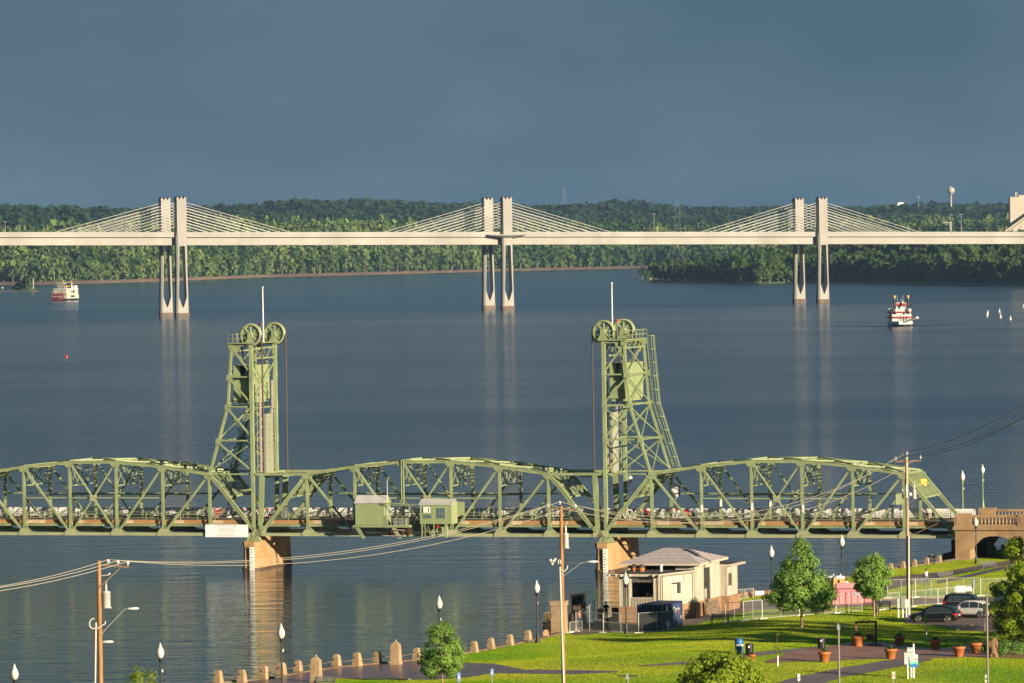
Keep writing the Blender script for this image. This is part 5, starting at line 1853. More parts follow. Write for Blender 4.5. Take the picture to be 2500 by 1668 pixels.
# project
q = np.stack([xg, yg, zg - CAMZ], 1)
w = q @ np.array(cam_f); pxs = 1250 + F_PX * (q @ np.array(cam_r)) / w; pys = 834 - F_PX * (q @ np.array(cam_u)) / w
ok = (pxs > -60) & (pxs < 2560) & (pys < 1715)
ppx = np.stack([pxs, pys], 1)
for poly in PAVE:
    ok &= ~in_poly(ppx, poly)
xg, yg, zg = xg[ok], yg[ok], zg[ok]
n = len(xg)
ang = rg.uniform(0, math.pi, n); wd = rg.uniform(.06, .13, n); ht = rg.uniform(.035, .07, n)
ca, sa = np.cos(ang) * wd / 2, np.sin(ang) * wd / 2
lx, ly = rg.randn(n) * .03, rg.randn(n) * .03
V = np.empty((n, 3, 3))
V[:, 0] = np.stack([xg - ca, yg - sa, zg - .015], 1); V[:, 1] = np.stack([xg + ca, yg + sa, zg - .015], 1)
V[:, 2] = np.stack([xg + lx, yg + ly, zg + ht], 1)
tone = (vnoise(xg, yg, 11, 1) - .5) * .85 + (vnoise(xg, yg, 3.1, 2) - .5) * .2
LM_grass = leafmat('mown grass', (0.185, 0.36, 0.011), (0.53, 0.53, 0.045), 0.5, 0.10, .10)
big_mesh('grass', V.reshape(-1, 3), np.arange(n * 3).reshape(-1, 3), LM_grass, 'stuff', np.repeat(tone, 3))
print('grass tufts', n)

# ================================================================== bollards, obelisks, chains, pillars
def bollard_proto():
    t = thing('stone_bollard', '', 'bollard', (0, 0, 0), 0, 'stone bollards along the river wall')
    b = MB()
    w0, w1, h = .36, .24, 1.18
    lv = [(w0, 0), (w1 * 1.04, h * .86), (w1 * .72, h * .97), (.05, h)]
    vs = []
    for w, z in lv: vs += [(-w, -w, z), (w, -w, z), (w, w, z), (-w, w, z)]
    b.add(vs, [(k * 4 + i, k * 4 + (i + 1) % 4, k * 4 + 4 + (i + 1) % 4, k * 4 + 4 + i) for k in range(3) for i in range(4)] + [(12, 13, 14, 15)])
    b.obj('shaft', M_post, t)
    b = MB(); b.lathe([(.05, -.40), (.05, .40)], (0, 0, .78), 8, 'X'); b.obj('chain_ring', M_chain, t)
    return t
bol = bollard_proto()
BOL = [(533, 1669), (591, 1667), (645, 1659), (688, 1651), (728, 1643), (768, 1636), (822, 1630), (872, 1626.5), (921.5, 1621), (1018, 1612.6), (1158, 1593), (1198.5, 1585), (1245, 1576), (1289, 1566), (1337, 1527),
       (2175, 1393), (2204.5, 1388), (2233, 1384), (2263, 1379), (2293, 1374), (2427, 1351), (2449, 1346.5), (2471, 1340)]
BL = ['tan stone bollard at the lower left end of the river wall row', 'tan stone bollard second from the lower left end of the row', 'wide tan stone bollard left of the lamp post by the plaza', 'tan stone bollard half hidden behind the plaza lamp post',
      'tan stone bollard between the plaza lamp post and the near obelisk', 'tan stone bollard hidden behind the near obelisk', 'tan stone bollard just right of the near obelisk', 'shaded stone bollard midway between the obelisks', 'brown topped stone bollard left of the far obelisk',
      'brown stone bollard just left of the small plaza tree', 'short stone bollard right of the small plaza tree', 'short stone bollard on the lawn edge, second right of the small tree', 'stone bollard left of the lawn lamp post', 'stone bollard just left of the lawn lamp post foot', 'tapered stone bollard with a chain left of the gate pillars',
      'low stone bollard behind the right hand young tree', 'low stone bollard just left of the pale utility pole', 'low stone bollard just right of the pale utility pole', 'stone bollard on the left of the bending person', 'stone bollard on the right of the bending person',
      'dark stone bollard under the bridge arch, left one', 'dark stone bollard under the bridge arch, middle one', 'dark stone bollard under the bridge arch, right one']
bpos = []
for i, (px, py) in enumerate(BOL):
    p = T(px, py)
    if i == 0:
        bol.location = p; bol['label'] = BL[0]
        bol.rotation_euler = (0, 0, math.atan2(TD.y, TD.x))
    else:
        sc = 1.15 if i == 14 else (.95 + .03 * ((i * 5) % 4) if i < 10 else (.9 if i < 15 else .72))
        dup(bol, p, math.atan2(TD.y, TD.x), BL[i], scale=sc)
    bpos.append(p)
def chain(name, a, c, sag, label, r=.035, group='chains between the bollards'):
    b = MB()
    pts = []
    n = 12
    for i in range(n + 1):
        f = i / n
        q = a.lerp(c, f); q.z -= sag * 4 * f * (1 - f)
        pts.append(q)
    b.path(pts, r, 5)
    o = b.obj(name, M_chain); tag(o, label, 'chain', group)
    return o
CH = ['far lower left', 'second', 'third', 'fourth', 'fifth', 'sixth', 'seventh', 'eighth']
up = Vector((0, 0, .78))
names = {0: 'chain at the lower left end of the bollard row', 1: 'chain second from the lower left end', 2: 'chain left of the plaza lamp post', 3: 'chain just right of the plaza lamp post', 4: 'chain running behind the near obelisk', 5: 'chain right of the near obelisk top', 6: 'chain leading to the shaded bollard', 7: 'chain right of the shaded bollard', 8: 'chain behind the far obelisk',
         15: 'chain behind the right hand young tree', 16: 'chain passing behind the pale utility pole', 17: 'chain left of the bending person', 18: 'chain beside the bending person', 20: 'chain between left and middle bollards under the arch', 21: 'chain between middle and right bollards under the arch'}
for i, lb in names.items():
    chain('bollard_chain', bpos[i] + up, bpos[i + 1] + up, .28, 'rusty ' + lb)
def obelisk(px, py, hpx, label):
    p = T(px, py); u = p.y / F_PX
    t = thing('stone_obelisk', label, 'obelisk', p, math.atan2(BU.y, BU.x), 'stone obelisks on the plaza')
    h = hpx * u
    b = MB()
    lv = [(.46, 0), (.46, .22), (.42, .24), (.36, h * .84), (.05, h)]
    vs = []
    for w, z in lv: vs += [(-w, -w, z), (w, -w, z), (w, w, z), (-w, w, z)]
    b.add(vs, [(k * 4 + i, k * 4 + (i + 1) % 4, k * 4 + 4 + (i + 1) % 4, k * 4 + 4 + i) for k in range(4) for i in range(4)] + [(16, 17, 18, 19)])
    b.obj('shaft', M_post, t)
    b = MB(); b.ball((0, 0, h + .05), .09); b.obj('finial', M_post, t)
obelisk(772.6, 1666, 64, 'tan stone obelisk nearer the camera on the wet plaza')
obelisk(967, 1623, 58, 'taller looking tan stone obelisk at the far end of the plaza')
def pillar(px, py, w, h, label, m, patch=False):
    p = T(px, py)
    t = thing('gate_pillar', label, 'pillar', p, -TH, 'old stone gate pillars')
    b = MB()
    vs = []
    for ww, z in ((w * .54, -.3), (w * .5, h * .86)): vs += [(-ww, -ww, z), (ww, -ww, z), (ww, ww, z), (-ww, ww, z)]
    b.add(vs, [(i, (i + 1) % 4, 4 + (i + 1) % 4, 4 + i) for i in range(4)] + [(4, 5, 6, 7)])
    b.obj('shaft', m, t)
    b = MB(); b.bx(-w * .58, w * .58, -w * .58, w * .58, h * .86, h); b.obj('cap', m, t)
    if patch:
        b = MB(); b.bx(-w * .42, -.05, -w * .525, -w * .505, h * .42, h * .66); b.bx(.06, w * .36, -w * .525, -w * .505, h * .42, h * .64); b.obj('painted_sun_patch', M_post, t)  # painted patches of sunlight on the dark pillar face
    return t
pillar(1366, 1546, 1.22, 3.1, 'weathered tan gate pillar behind the middle utility pole', M_post)
pillar(1414, 1528, 1.12, 3.1, 'gate pillar coloured dark for shade, with two painted sunlit patches', M_dark, True)
p = T(1340, 1541); t = thing('low_wall', 'black low wall between the tapered bollard and the gate pillars', 'wall', p, -TH)
b = MB(); b.bx(-.5, 1.4, -.2, .2, -.3, .75); b.obj('wall_body', M_dark, t)
b = MB(); b.bx(-.6, 1.5, -.26, .26, .75, .87); b.obj('coping', M_dark, t)
p = T(1487, 1516); t = thing('low_wall', 'black low wall beside the stone footing of the boathouse', 'wall', p, -TH)
b = MB(); b.bx(0, 1.3, 1.0, 1.5, -.3, 1.1); b.obj('wall_body', M_dark, t)
b = MB(); b.bx(-.06, 1.36, .94, 1.56, 1.1, 1.2); b.obj('coping', M_dark, t)
p = T(1396, 1534); t = thing('rounded_post', 'black rounded stone post left of the dark gate pillar', 'post', p)
b = MB(); b.lathe([(.28, -.2), (.27, 1.2), (.2, 1.42), (.0, 1.5)], n=10); b.obj('shaft', M_dark, t)
p = T(1333, 1556); t = thing('broken_post', 'short broken brown post below the tapered bollard', 'post', p)
b = MB(); b.bx(-.28, .28, -.25, .25, -.2, .55); b.prism([(-.25, .55), (.25, .55), (.1, .75), (-.15, .7)], -.2, .2); b.obj('shaft', M_stone, t)
p = T(1466, 1511); t = thing('round_stone_post', 'round brown stone post beside the dark seated figure', 'post', p)
b = MB(); b.lathe([(.3, 0), (.3, .8), (.2, 1.0), (.0, 1.05)], n=10); b.obj('shaft', M_stone, t)

# ================================================================== lamp posts
M_lampk = mat('black lamp post paint', (0.022, 0.02, 0.018), 0.45)
M_globe = mat('white acorn globe', (0.70, 0.68, 0.64), 0.35)
def lamp_proto(name, label, m, group):
    t = thing(name, label, 'street lamp', (0, 0, 0), 0, group)
    b = MB(); b.lathe([(.24, 0), (.24, .25), (.17, .35), (.15, .75), (.10, .9), (.085, 1.0)], n=10); b.obj('base', m, t)
    b = MB(); b.tube((0, 0, .95), (0, 0, 4.5), .075, .065, 8); b.obj('pole', m, t)
    b = MB(); b.lathe([(.07, 4.4), (.16, 4.5), (.13, 4.62), (.19, 4.75)], n=10); b.obj('neck', m, t)
    b = MB(); b.lathe([(.15, 4.74), (.27, 4.92), (.31, 5.12), (.29, 5.32), (.18, 5.54)], n=12); g = b.obj('globe', M_globe, t)
    b = MB(); b.lathe([(.18, 5.54), (.12, 5.64), (.09, 5.78), (.03, 5.90), (.0, 5.98)], n=10); b.obj('finial', M_globe, g)
    b = MB(); b.box((.14, 0, 3.75), (.1, .1, .22)); b.obj('receptacle', M_globe, t)
    return t
lp = lamp_proto('lamp_post', '', M_lampk, 'black acorn lamp posts along the river')
LAMPS = [(35, 1619, None, 'black lamp post at the far lower left corner'), (391, 1568, None, 'black lamp post right of the left utility pole'), (686, 1521, None, 'black lamp post on the plaza left of the obelisks'),
         (1072, 1452, None, 'black lamp post rising behind the small plaza tree'), (1310, 1414.8, None, 'black lamp post standing on the lawn edge left of the gate pillars'), (1527, 1395, None, 'black lamp post in front of the boathouse'),
         (1883, 1330.7, None, 'black lamp post behind the large young tree'), (2055, 1305, None, 'black lamp post rising behind the pink container'), (2138, 1348, None, 'lamp post whose globe tops the right hand young tree'), (2382, 1261, .9, 'black lamp post in front of the bridge arch')]
for i, (px, py, sc, lb) in enumerate(LAMPS):
    sc = sc or 1.0
    # find the spot where a lamp of this height shows its tip at the pixel
    lo, hi = 380.0, 700.0
    for _ in range(40):
        Y = (lo + hi) / 2
        q = AT(px, py, Y)
        if q.z - float(land_z(q.x, q.y)) > 5.98 * sc: lo = Y
        else: hi = Y
    q.z = float(land_z(q.x, q.y))
    if i == 0:
        lp.location = q; lp['label'] = lb
    else:
        dup(lp, q, 0.3 * i, lb, scale=sc)
gl = lamp_proto('bridge_lamp', 'green lamp post with a white globe on the far bridge parapet, left one', M_green, 'green lamps on the bridge parapet')
gl.location = BR(S_at(2351, NA1 + .1, 6.5), NA1 + .1, 5.5); gl.scale = (.95, .95, .98)
dup(gl, BR(S_at(2400, NA1 - .1, 6.9), NA1 - .1, 6.95), 0, 'green lamp post with a white globe on the stone pedestal, right one', scale=.86)

# twin headed modern lights
M_pole = mat('grey brown steel pole', (0.26, 0.215, 0.18), 0.5)
def twin_light(px, py, ztop, label, heads=True, basepx=None):
    lo, hi = 380.0, 520.0
    p = T(px + 5, 1745) if basepx is None else T(*basepx)
    q = AT(px, py, p.y)
    t = thing('path_light', label, 'street light', (q.x, q.y, p.z), 0, 'modern path lights')
    h = q.z - p.z
    b = MB(); b.tube((0, 0, -.3), (0, 0, h), .085, .075, 8); b.obj('pole', M_pole, t)
    if heads:
        for sx in (-1, 1):
            b = MB(); b.prism([(sx * .12, h - .06), (sx * .75, h - .02), (sx * .75, h + .03), (sx * .12, h + .04)], -.16, .16); b.obj('lamp_head', M_lampk, t)
        b = MB(); b.bx(-.12, .12, -.1, .1, h - .25, h + .1); b.tube((-.05, 0, h + .1), (-.05, 0, h + .22), .04, n=6); b.obj('hub', M_galv, t)
    return t
twin_light(2047, 1529, 0, 'grey twin headed path light in front of the swing frame')
twin_light(1532, 1650, 0, 'dark twin headed light whose top just enters the bottom edge')
t = twin_light(2409, 1455, 0, 'tall plain brown steel pole by the parked cars', False, (2420, 1720))
p = T(2417, 1712)

# ================================================================== fences
M_fence = mat('galvanised fence pipe', (0.55, 0.55, 0.50), 0.45, metal=0.2)
def mesh_wire():
    m = bpy.data.materials.new('chain link mesh')
    m.use_nodes = True
    t = m.node_tree; t.nodes.clear()
    o = t.nodes.new('ShaderNodeOutputMaterial')
    d = t.nodes.new('ShaderNodeBsdfPrincipled'); d.inputs['Base Color'].default_value = (.40, .40, .38, 1); d.inputs['Roughness'].default_value = .5
    tr = t.nodes.new('ShaderNodeBsdfTransparent')
    ms = t.nodes.new('ShaderNodeMixShader'); ms.inputs[0].default_value = .10
    t.links.new(tr.outputs[0], ms.inputs[1]); t.links.new(d.outputs[0], ms.inputs[2]); t.links.new(ms.outputs[0], o.inputs[0])
    return m
M_wire = mesh_wire()
def fence_panel(a, c, h, label, thick=.03, foot=True, mid=True):
    a, c = Vector(a), Vector(c)
    d = c - a; L = math.hypot(d.x, d.y); rz = math.atan2(d.y, d.x)
    t = thing('chain_link_fence', label, 'fence', a, rz, 'temporary chain link fence panels')
    dzz = c.z - a.z
    b = MB()
    b.tube((0, 0, .08), (L, 0, .08 + dzz), thick, n=6); b.tube((0, 0, h), (L, 0, h + dzz), thick, n=6)
    b.tube((0.02, 0, 0), (0.02, 0, h + .03), thick * 1.2, n=6); b.tube((L - .02, 0, dzz), (L - .02, 0, h + .03 + dzz), thick * 1.2, n=6)
    if mid: b.tube((L / 2, 0, .08 + dzz / 2), (L / 2, 0, h + dzz / 2), thick * .8, n=6)
    b.obj('frame', M_fence, t)
    b = MB(); b.add([(0, .006, .08), (L, .006, .08 + dzz), (L, .006, h + dzz), (0, .006, h)], [(0, 1, 2, 3)]); b.obj('wire_mesh', M_wire, t)
    if foot:
        b = MB(); b.bx(-.35, .45, -.18, .18, 0, .09); b.obj('foot', M_white, t)
    return t
FR = [('behind the gate pillars', [(1391, 1545), (1421, 1541)], 1.0), ('left of the blue container', [(1406, 1542), (1473, 1545)], 1.85), ('under the boathouse porch', [(1473, 1545), (1559, 1546)], 1.9), ('in front of the blue container', [(1559, 1546), (1649, 1540)], 1.9),
      ('right of the leaning pallet', [(1771, 1520), (1815, 1516)], 1.85), ('left of the large young tree', [(1815, 1516), (1861, 1511.5)], 1.85), ('behind the trunk of the large young tree', [(1861, 1511.5), (1952, 1504)], 1.85), ('in front of the pink container, left half', [(1952, 1504), (2041, 1497.5)], 1.85), ('in front of the pink container, right half', [(2041, 1497.5), (2105, 1493)], 1.85),
      ('left of the pale utility pole', [(2150, 1490), (2196, 1486)], 1.6), ('just right of the pale utility pole', [(2228, 1482), (2290, 1475.5)], 1.55), ('left of the white site notice', [(2290, 1475.5), (2331, 1472)], 1.55), ('carrying the white site notices', [(2331, 1472), (2374, 1468)], 1.55),
      ('back row behind the right hand tree', [(2166, 1461), (2235, 1459)], 1.85), ('back row behind the walking person', [(2235, 1459), (2312, 1457)], 1.85), ('back row behind the site notice', [(2312, 1457), (2394, 1455.5)], 1.85), ('back row near the big tree', [(2394, 1455.5), (2470, 1453)], 1.7),
      ('on the far side of the yard', [(1439, 1522), (1452, 1506)], 1.7), ('beside the round stone post', [(1406, 1541), (1439, 1522)], 1.7), ('on the river side of the boathouse road', [(1799, 1464), (1840, 1460)], 1.0)]
for lb, (a, c), h in FR:
    fence_panel(T(*a), T(*c), h, 'grey chain link fence panel ' + lb)
def notice(px0, px1, py0, py1, base, label, rows=3, m=M_white):
    p = T(*base); u = p.y / F_PX
    a = AT(px0, py1, p.y); 
    w, h = (px1 - px0) * u, (py1 - py0) * u
    t = thing('site_notice', label, 'notice', (a.x, a.y - .06, a.z))
    b = MB(); b.bx(0, w, -.02, .02, 0, h); b.obj('panel', m, t)
    b = MB()
    for i in range(rows):
        z = h * (.78 - .22 * i)
        x = w * .2
        while x < w * .8:
            b.bx(x, x + .03, -.024, -.021, z - .025, z + .025); x += .055
    b.obj('print_row', M_ink, t)
notice(2333.5, 2357, 1430.5, 1448.5, (2345, 1471), 'larger white notice with dark print on the fence behind the cars')
notice(2359.5, 2372, 1433, 1443, (2366, 1469), 'smaller blank white notice beside the larger one', 0)
notice(1844, 1866, 1443, 1453.5, (1855, 1462), 'white notice on the river side fence left of the large young tree', 0)
p = T(2377, 1468); u = p.y / F_PX
t = thing('fence_post_sleeve', 'blue sleeved fence post right of the white notices', 'post', p)
b = MB(); b.tube((0, 0, 0), (0, 0, 52 * u), .07, n=7); b.obj('post', M_fence, t)
b = MB(); b.tube((0, 0, 34 * u), (0, 0, 53 * u), .11, n=8); b.obj('sleeve', mat('lilac blue plastic', (0.30, 0.33, 0.62), 0.5), t)

# ================================================================== boathouse
M_bh = mat('cream weatherboard', (0.66, 0.61, 0.52), 0.7, col2=(0.42, 0.36, 0.27), scale=0.9, detail=5, vscale=(1, 1, .35))
M_bhw = mat('cream trim', (0.62, 0.55, 0.43), 0.6, var=0.12, scale=1.5)
M_fnd = mat('sandstone footing', (0.42, 0.25, 0.13), 0.85, col2=(0.30, 0.16, 0.08), scale=0.8, detail=6, bump=.03, bscale=4)
M_shing = mat('grey pink shingle', (0.56, 0.49, 0.485), 0.8, col2=(0.45, 0.36, 0.36), scale=2.5, detail=5)
M_darkroof = mat('dark roof felt', (0.05, 0.045, 0.04), 0.9)
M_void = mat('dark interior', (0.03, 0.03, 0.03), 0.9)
oz = LZ
o0 = G(1515, 1481, 3.15)
bh = thing('boathouse', 'cream wooden boathouse with a grey hipped roof and flat roofed wings', 'building', (o0.x, o0.y, 0), -TH)
ZF, ZW, ZE, ZR = 3.15, 6.15, 6.85, 8.3
b = MB(); b.prismz([(-.15, -.15), (4.15, -.15), (6.0, 6.0), (6.0, 15.1), (6.8, 15.1), (6.8, 19.2), (-1.2, 19.2), (-1.2, 6.0), (-.15, 6.0)], -1.5, ZF); b.obj('footing', M_fnd, bh)
b = MB()
for z in (1.9, 2.5):
    for a, c in (((-.16, -.17), (4.16, -.17)), ((4.17, -.15), (6.02, 6.0)), ((6.02, 6.0), (6.02, 15.1))):
        b.beam((*a, z), (*c, z), .03, .05, up=(0, 0, 1))
b.obj('mortar_course', M_stone_d, bh)
def wall_run(a, c, z0, z1, openings=(), th=.16, m=None, name='wall', board=.30):
    """boarded wall a->c with rectangular openings (t0,t1,zl,zh) in metres along the wall"""
    a, c = Vector((*a, 0)), Vector((*c, 0))
    d = (c - a); L = d.length; d.normalize()
    nrm = Vector((d.y, -d.x, 0))
    cuts = sorted({0.0, L} | {o[0] for o in openings} | {o[1] for o in openings})
    b = MB()
    def slab(t0, t1, zl, zh):
        p, q = a + d * t0, a + d * t1
        vs = [p, q, q - nrm * th, p - nrm * th]
        b.add([(v.x, v.y, zl) for v in vs] + [(v.x, v.y, zh) for v in vs], [(3, 2, 1, 0), (4, 5, 6, 7), (0, 1, 5, 4), (1, 2, 6, 5), (2, 3, 7, 6), (3, 0, 4, 7)])
    for t0, t1 in zip(cuts[:-1], cuts[1:]):
        o = [o for o in openings if o[0] <= t0 + 1e-6 and o[1] >= t1 - 1e-6]
        if o:
            if o[0][2] > z0: slab(t0, t1, z0, o[0][2])
            if o[0][3] < z1: slab(t0, t1, o[0][3], z1)
        else:
            slab(t0, t1, z0, z1)
    w = b.obj(name, m or M_bh, bh)
    k = int(L / board)
    for i in range(k + 1):
        t = L * i / max(k, 1)
        if any(o[0] - .05 < t < o[1] + .05 for o in openings): continue
        bb = MB()
        p = a + d * t + nrm * .012
        bb.beam((p.x, p.y, z0), (p.x, p.y, z1), .025, .05, up=nrm)
        bb.obj('batten', M_bhw, w)
    return w, a, d, nrm
# left wing: open porch bay with lattice and pickets, then the skew wall with a window
w, a, d, nrm = wall_run((0, 0), (4.0, 0), ZF, ZW, [(1.15, 3.5, ZF + .02, 5.55)])
for t in (.0, .55, .95, 3.5, 3.95):
    p = a + d * t + nrm * .05
    b = MB(); b.beam((p.x, p.y, ZF), (p.x, p.y, ZW), .12, .16, up=nrm); b.obj('porch_post', M_bhw, bh)
b = MB()
for i in range(15):
    p = a + d * (1.2 + i * .16) + nrm * .03
    b.beam((p.x, p.y, ZF), (p.x, p.y, 4.0), .06, .07, up=nrm)
p, q = a + d * 1.1 + nrm * .03, a + d * 3.5 + nrm * .03
b.beam((p.x, p.y, 4.02), (q.x, q.y, 4.02), .08, .08, up=nrm)
b.obj('picket_rail', M_bhw, bh)
b = MB()
for i in range(12):
    p, q = a + d * (1.2 + i * .19) + nrm * .02, a + d * (1.39 + i * .19) + nrm * .02
    b.beam((p.x, p.y, 5.57), (q.x, q.y, 5.9), .02, .035, up=nrm); b.beam((q.x, q.y, 5.57), (p.x, p.y, 5.9), .03, .035, up=nrm)
b.obj('lattice', M_void, bh)
b = MB()
for i, (t, h) in enumerate(((1.9, .9), (2.3, 1.2), (2.6, 1.0), (2.9, 1.1))):
    p = a + d * t - nrm * 1.6
    b.tube((p.x, p.y, ZF), (p.x, p.y, ZF + h), .16, .12, 7)
b.obj('stacked_chair', M_yellow if False else M_bhw, bh)
w, a, d, nrm = wall_run((4.0, 0), (5.8, 6.1), ZF, ZW, [(2.2, 3.9, 4.25, 5.35)])
b = MB()
p, q = a + d * 2.2 - nrm * .12, a + d * 3.35 - nrm * .12
b.beam((p.x, p.y, 4.72), (q.x, q.y, 4.72), .04, .95, up=nrm); b.obj('shutter', M_bh, bh)
b = MB(); p, q = a + d * 2.15 - nrm * .165, a + d * 3.95 - nrm * .165
b.beam((p.x, p.y, 4.8), (q.x, q.y, 4.8), .02, 1.2, up=nrm); b.obj('window_gap', M_void, bh)
b = MB()
for t0 in (.15, .5, 6.0):
    p = a + d * t0 + nrm * .02
    b.beam((p.x, p.y, ZF), (p.x, p.y, ZW), .03, .07, up=nrm)
b.obj('slot', M_void, bh)
wall_run((0, 6.1), (0, 0), ZF, ZW)
def slab_roof(poly, z0, z1, nm, m):
    b = MB(); b.prismz(poly, z0, z1); return b.obj(nm, m, bh)
slab_roof([(-.6, -.55), (4.2, -.55), (6.1, 6.0), (-.6, 6.0)], ZW, ZW + .22, 'wing_fascia', M_bhw)
slab_roof([(-.5, -.45), (4.15, -.45), (6.0, 5.95), (-.5, 5.95)], ZW + .221, ZW + .25, 'wing_roof', M_darkroof)
b = MB()
for i in range(15):
    f = i / 15
    p = Vector((4.25, -.5, 0)).lerp(Vector((6.15, 5.9, 0)), f)
    b = MB(); b.box((p.x + .1, p.y, ZW + .08), (.34, .10, .12), rz=-.1); b.obj('rafter_tail', M_bhw, bh)
b = MB()
for x in (-.9, -.2, .3, 1.2, 3.6, 4.2):
    b = MB(); b.prism([(x - .05, ZW - .02), (x + .05, ZW - .02), (x + .05, ZW + .2), (x - .05, ZW + .2)], -.85, -.4); b.obj('rafter_tail', M_bhw, bh)
b = MB(); b.bx(-1.35, -.6, -.2, .1, ZW + .02, ZW + .18); b.obj('rafter_tail', M_bhw, bh)
# hall
wall_run((-1.0, 6.1), (5.8, 6.1), ZW, ZE, [(1.6, 4.9, ZW + .12, ZE - .1)])
w, a, d, nrm = wall_run((5.85, 6.1), (5.85, 15.0), ZF, ZE, [(3.3, 5.6, ZF, 6.35)])
b = MB()
for i in range(8):
    p = a + d * (3.45 + i * .15) - nrm * .1
    b.beam((p.x, p.y, ZF), (p.x, p.y, 4.25), .05, .06, up=nrm)
b.obj('picket_rail', M_bhw, bh)
b = MB()
p = a + d * 5.0 - nrm * .5; q = a + d * 5.6 - nrm * .1
b.beam((p.x, p.y, (ZF + 6.3) / 2), (q.x, q.y, (ZF + 6.3) / 2), .06, 3.1, up=nrm); b.obj('open_door', M_void, bh)
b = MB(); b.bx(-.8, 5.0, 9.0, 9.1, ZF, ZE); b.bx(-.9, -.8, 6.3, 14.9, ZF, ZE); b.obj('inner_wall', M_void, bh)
wall_run((5.8, 15.0), (-1.0, 15.0), ZF, ZE); wall_run((-1.0, 15.0), (-1.0, 6.1), ZF, ZE)
w, a, d, nrm = wall_run((6.6, 15.0), (6.6, 19.0), ZF, ZW, [(.55, 2.1, 4.15, 5.4)])
b = MB(); p, q = a + d * .55 - nrm * .12, a + d * 1.4 - nrm * .12; b.beam((p.x, p.y, 4.77), (q.x, q.y, 4.77), .03, 1.25, up=nrm); b.obj('window_board', mat('weathered board', (0.20, 0.17, 0.12), .8), bh)
b = MB(); p, q = a + d * 1.4 - nrm * .14, a + d * 2.1 - nrm * .14; b.beam((p.x, p.y, 4.77), (q.x, q.y, 4.77), .03, 1.25, up=nrm); b.obj('window_gap', M_void, bh)
wall_run((6.6, 19.0), (-1.0, 19.0), ZF, ZW); wall_run((5.86, 15.02), (6.6, 15.02), ZF, ZW)
slab_roof([(-1.2, 15.0), (7.0, 15.0), (7.0, 19.8), (-1.2, 19.8)], ZW, ZW + .2, 'wing_fascia', M_bhw)
slab_roof([(-1.1, 15.05), (6.9, 15.05), (6.9, 19.7), (-1.1, 19.7)], ZW + .201, ZW + .23, 'wing_roof', M_darkroof)
b = MB()
for i in range(10): b = MB(); b.box((7.1, 15.2 + i * .48, ZW + .1), (.5, .12, .16)); b.obj('rafter_tail', M_bhw, bh)
for i in range(4): b = MB(); b.box((7.0 - i * .4, 19.95, ZW + .1), (.2, .5, .16)); b.obj('rafter_tail', M_bhw, bh)
# hipped roof with courses of shingles
e = .75
E_ = [(-1.0 - e, 6.1 - e), (5.85 + e, 6.1 - e), (5.85 + e, 15.0 + e), (-1.0 - e, 15.0 + e)]
R0, R1 = (1.5, 10.5), (3.4, 10.5)
def roof_face(pa, pb, ra, rb, nm):
    n = 11
    for i in range(n):
        f0, f1 = i / n, (i + 1) / n
        def P(p, r, f, dz=0): return (p[0] + (r[0] - p[0]) * f, p[1] + (r[1] - p[1]) * f, ZE + .2 + (ZR - ZE - .2) * (f ** 1.05) + dz)
        bb = MB()
        q = [P(pa, ra, f0, .05), P(pb, rb, f0, .05), P(pb, rb, f1, .0), P(pa, ra, f1, .0)]
        q2 = [P(pa, ra, f0, -.03), P(pb, rb, f0, -.03), P(pb, rb, f1, -.08), P(pa, ra, f1, -.08)]
        bb.add(q + q2, [(0, 1, 2, 3), (7, 6, 5, 4), (0, 4, 5, 1), (1, 5, 6, 2), (2, 6, 7, 3), (3, 7, 4, 0)])
        bb.obj('shingle_course', M_shing, bh)
roof_face(E_[0], E_[1], R0, R1, 'f'); roof_face(E_[1], E_[2], R1, R1, 'r'); roof_face(E_[2], E_[3], R1, R0, 'b'); roof_face(E_[3], E_[0], R0, R0, 'l')
b = MB(); b.prismz(E_, ZE, ZE + .19); b.obj('eave_fascia', M_bhw, bh)
# things left lying on the wing roof
M_terra = mat('terracotta', (0.52, 0.165, 0.042), 0.65, var=0.15, scale=2)
M_soilpot = mat('potting soil', (0.03, 0.022, 0.015), 0.95)
def onroof(lx, ly): 
    q = Vector((o0.x, o0.y, 0)) + BU * lx + BN * ly
    return Vector((q.x, q.y, ZW + .25))
for i, (lx, ly, lb) in enumerate(((.5, 3.2, 'brown tub of dark bundled gear on the boathouse wing roof, left'), (1.3, 3.0, 'brown tub of dark bundled gear on the boathouse wing roof, right'))):
    t = thing('gear_tub', lb, 'tub', onroof(lx, ly), 0, 'tubs on the wing roof')
    b = MB(); b.lathe([(.28, 0), (.36, .35), (.36, .38)], n=10); b.obj('tub', M_terra, t)
    b = MB(); b.ball((0, 0, .48), (.36, .3, .25)); b.obj('bundle', M_rope, t)
t = thing('vent_pipe', 'short white vent pipe on the boathouse wing roof', 'vent', onroof(3.2, 3.4))
b = MB(); b.tube((0, 0, 0), (0, 0, .55), .14, n=8); b.obj('pipe', M_white, t)
b = MB(); b.tube((0, 0, .55), (0, 0, .66), .2, n=8); b.obj('cowl', M_white, t)
# leaning pallet of grey boards
p = T(1748, 1502); 
t = thing('leaning_pallet', 'grey slatted pallet leaning by the boathouse door', 'pallet', p, -.25)
M_oldwood = mat('weathered grey wood', (0.30, 0.24, 0.17), 0.85, var=0.3, scale=3)
tilt = Matrix.Rotation(math.radians(-18), 3, 'Y')
for i in range(6):
    b = MB(); c = tilt @ Vector((-.55 + i * .22, 0, .75)); b.box(c, (.16, .05, 1.5), M=tilt); b.obj('slat', M_oldwood, t)
b = MB()
for z in (.2, .75, 1.3):
    b.box(tilt @ Vector((0, .06, z)), (1.3, .06, .12), M=tilt)
b.obj('batten', M_oldwood, t)

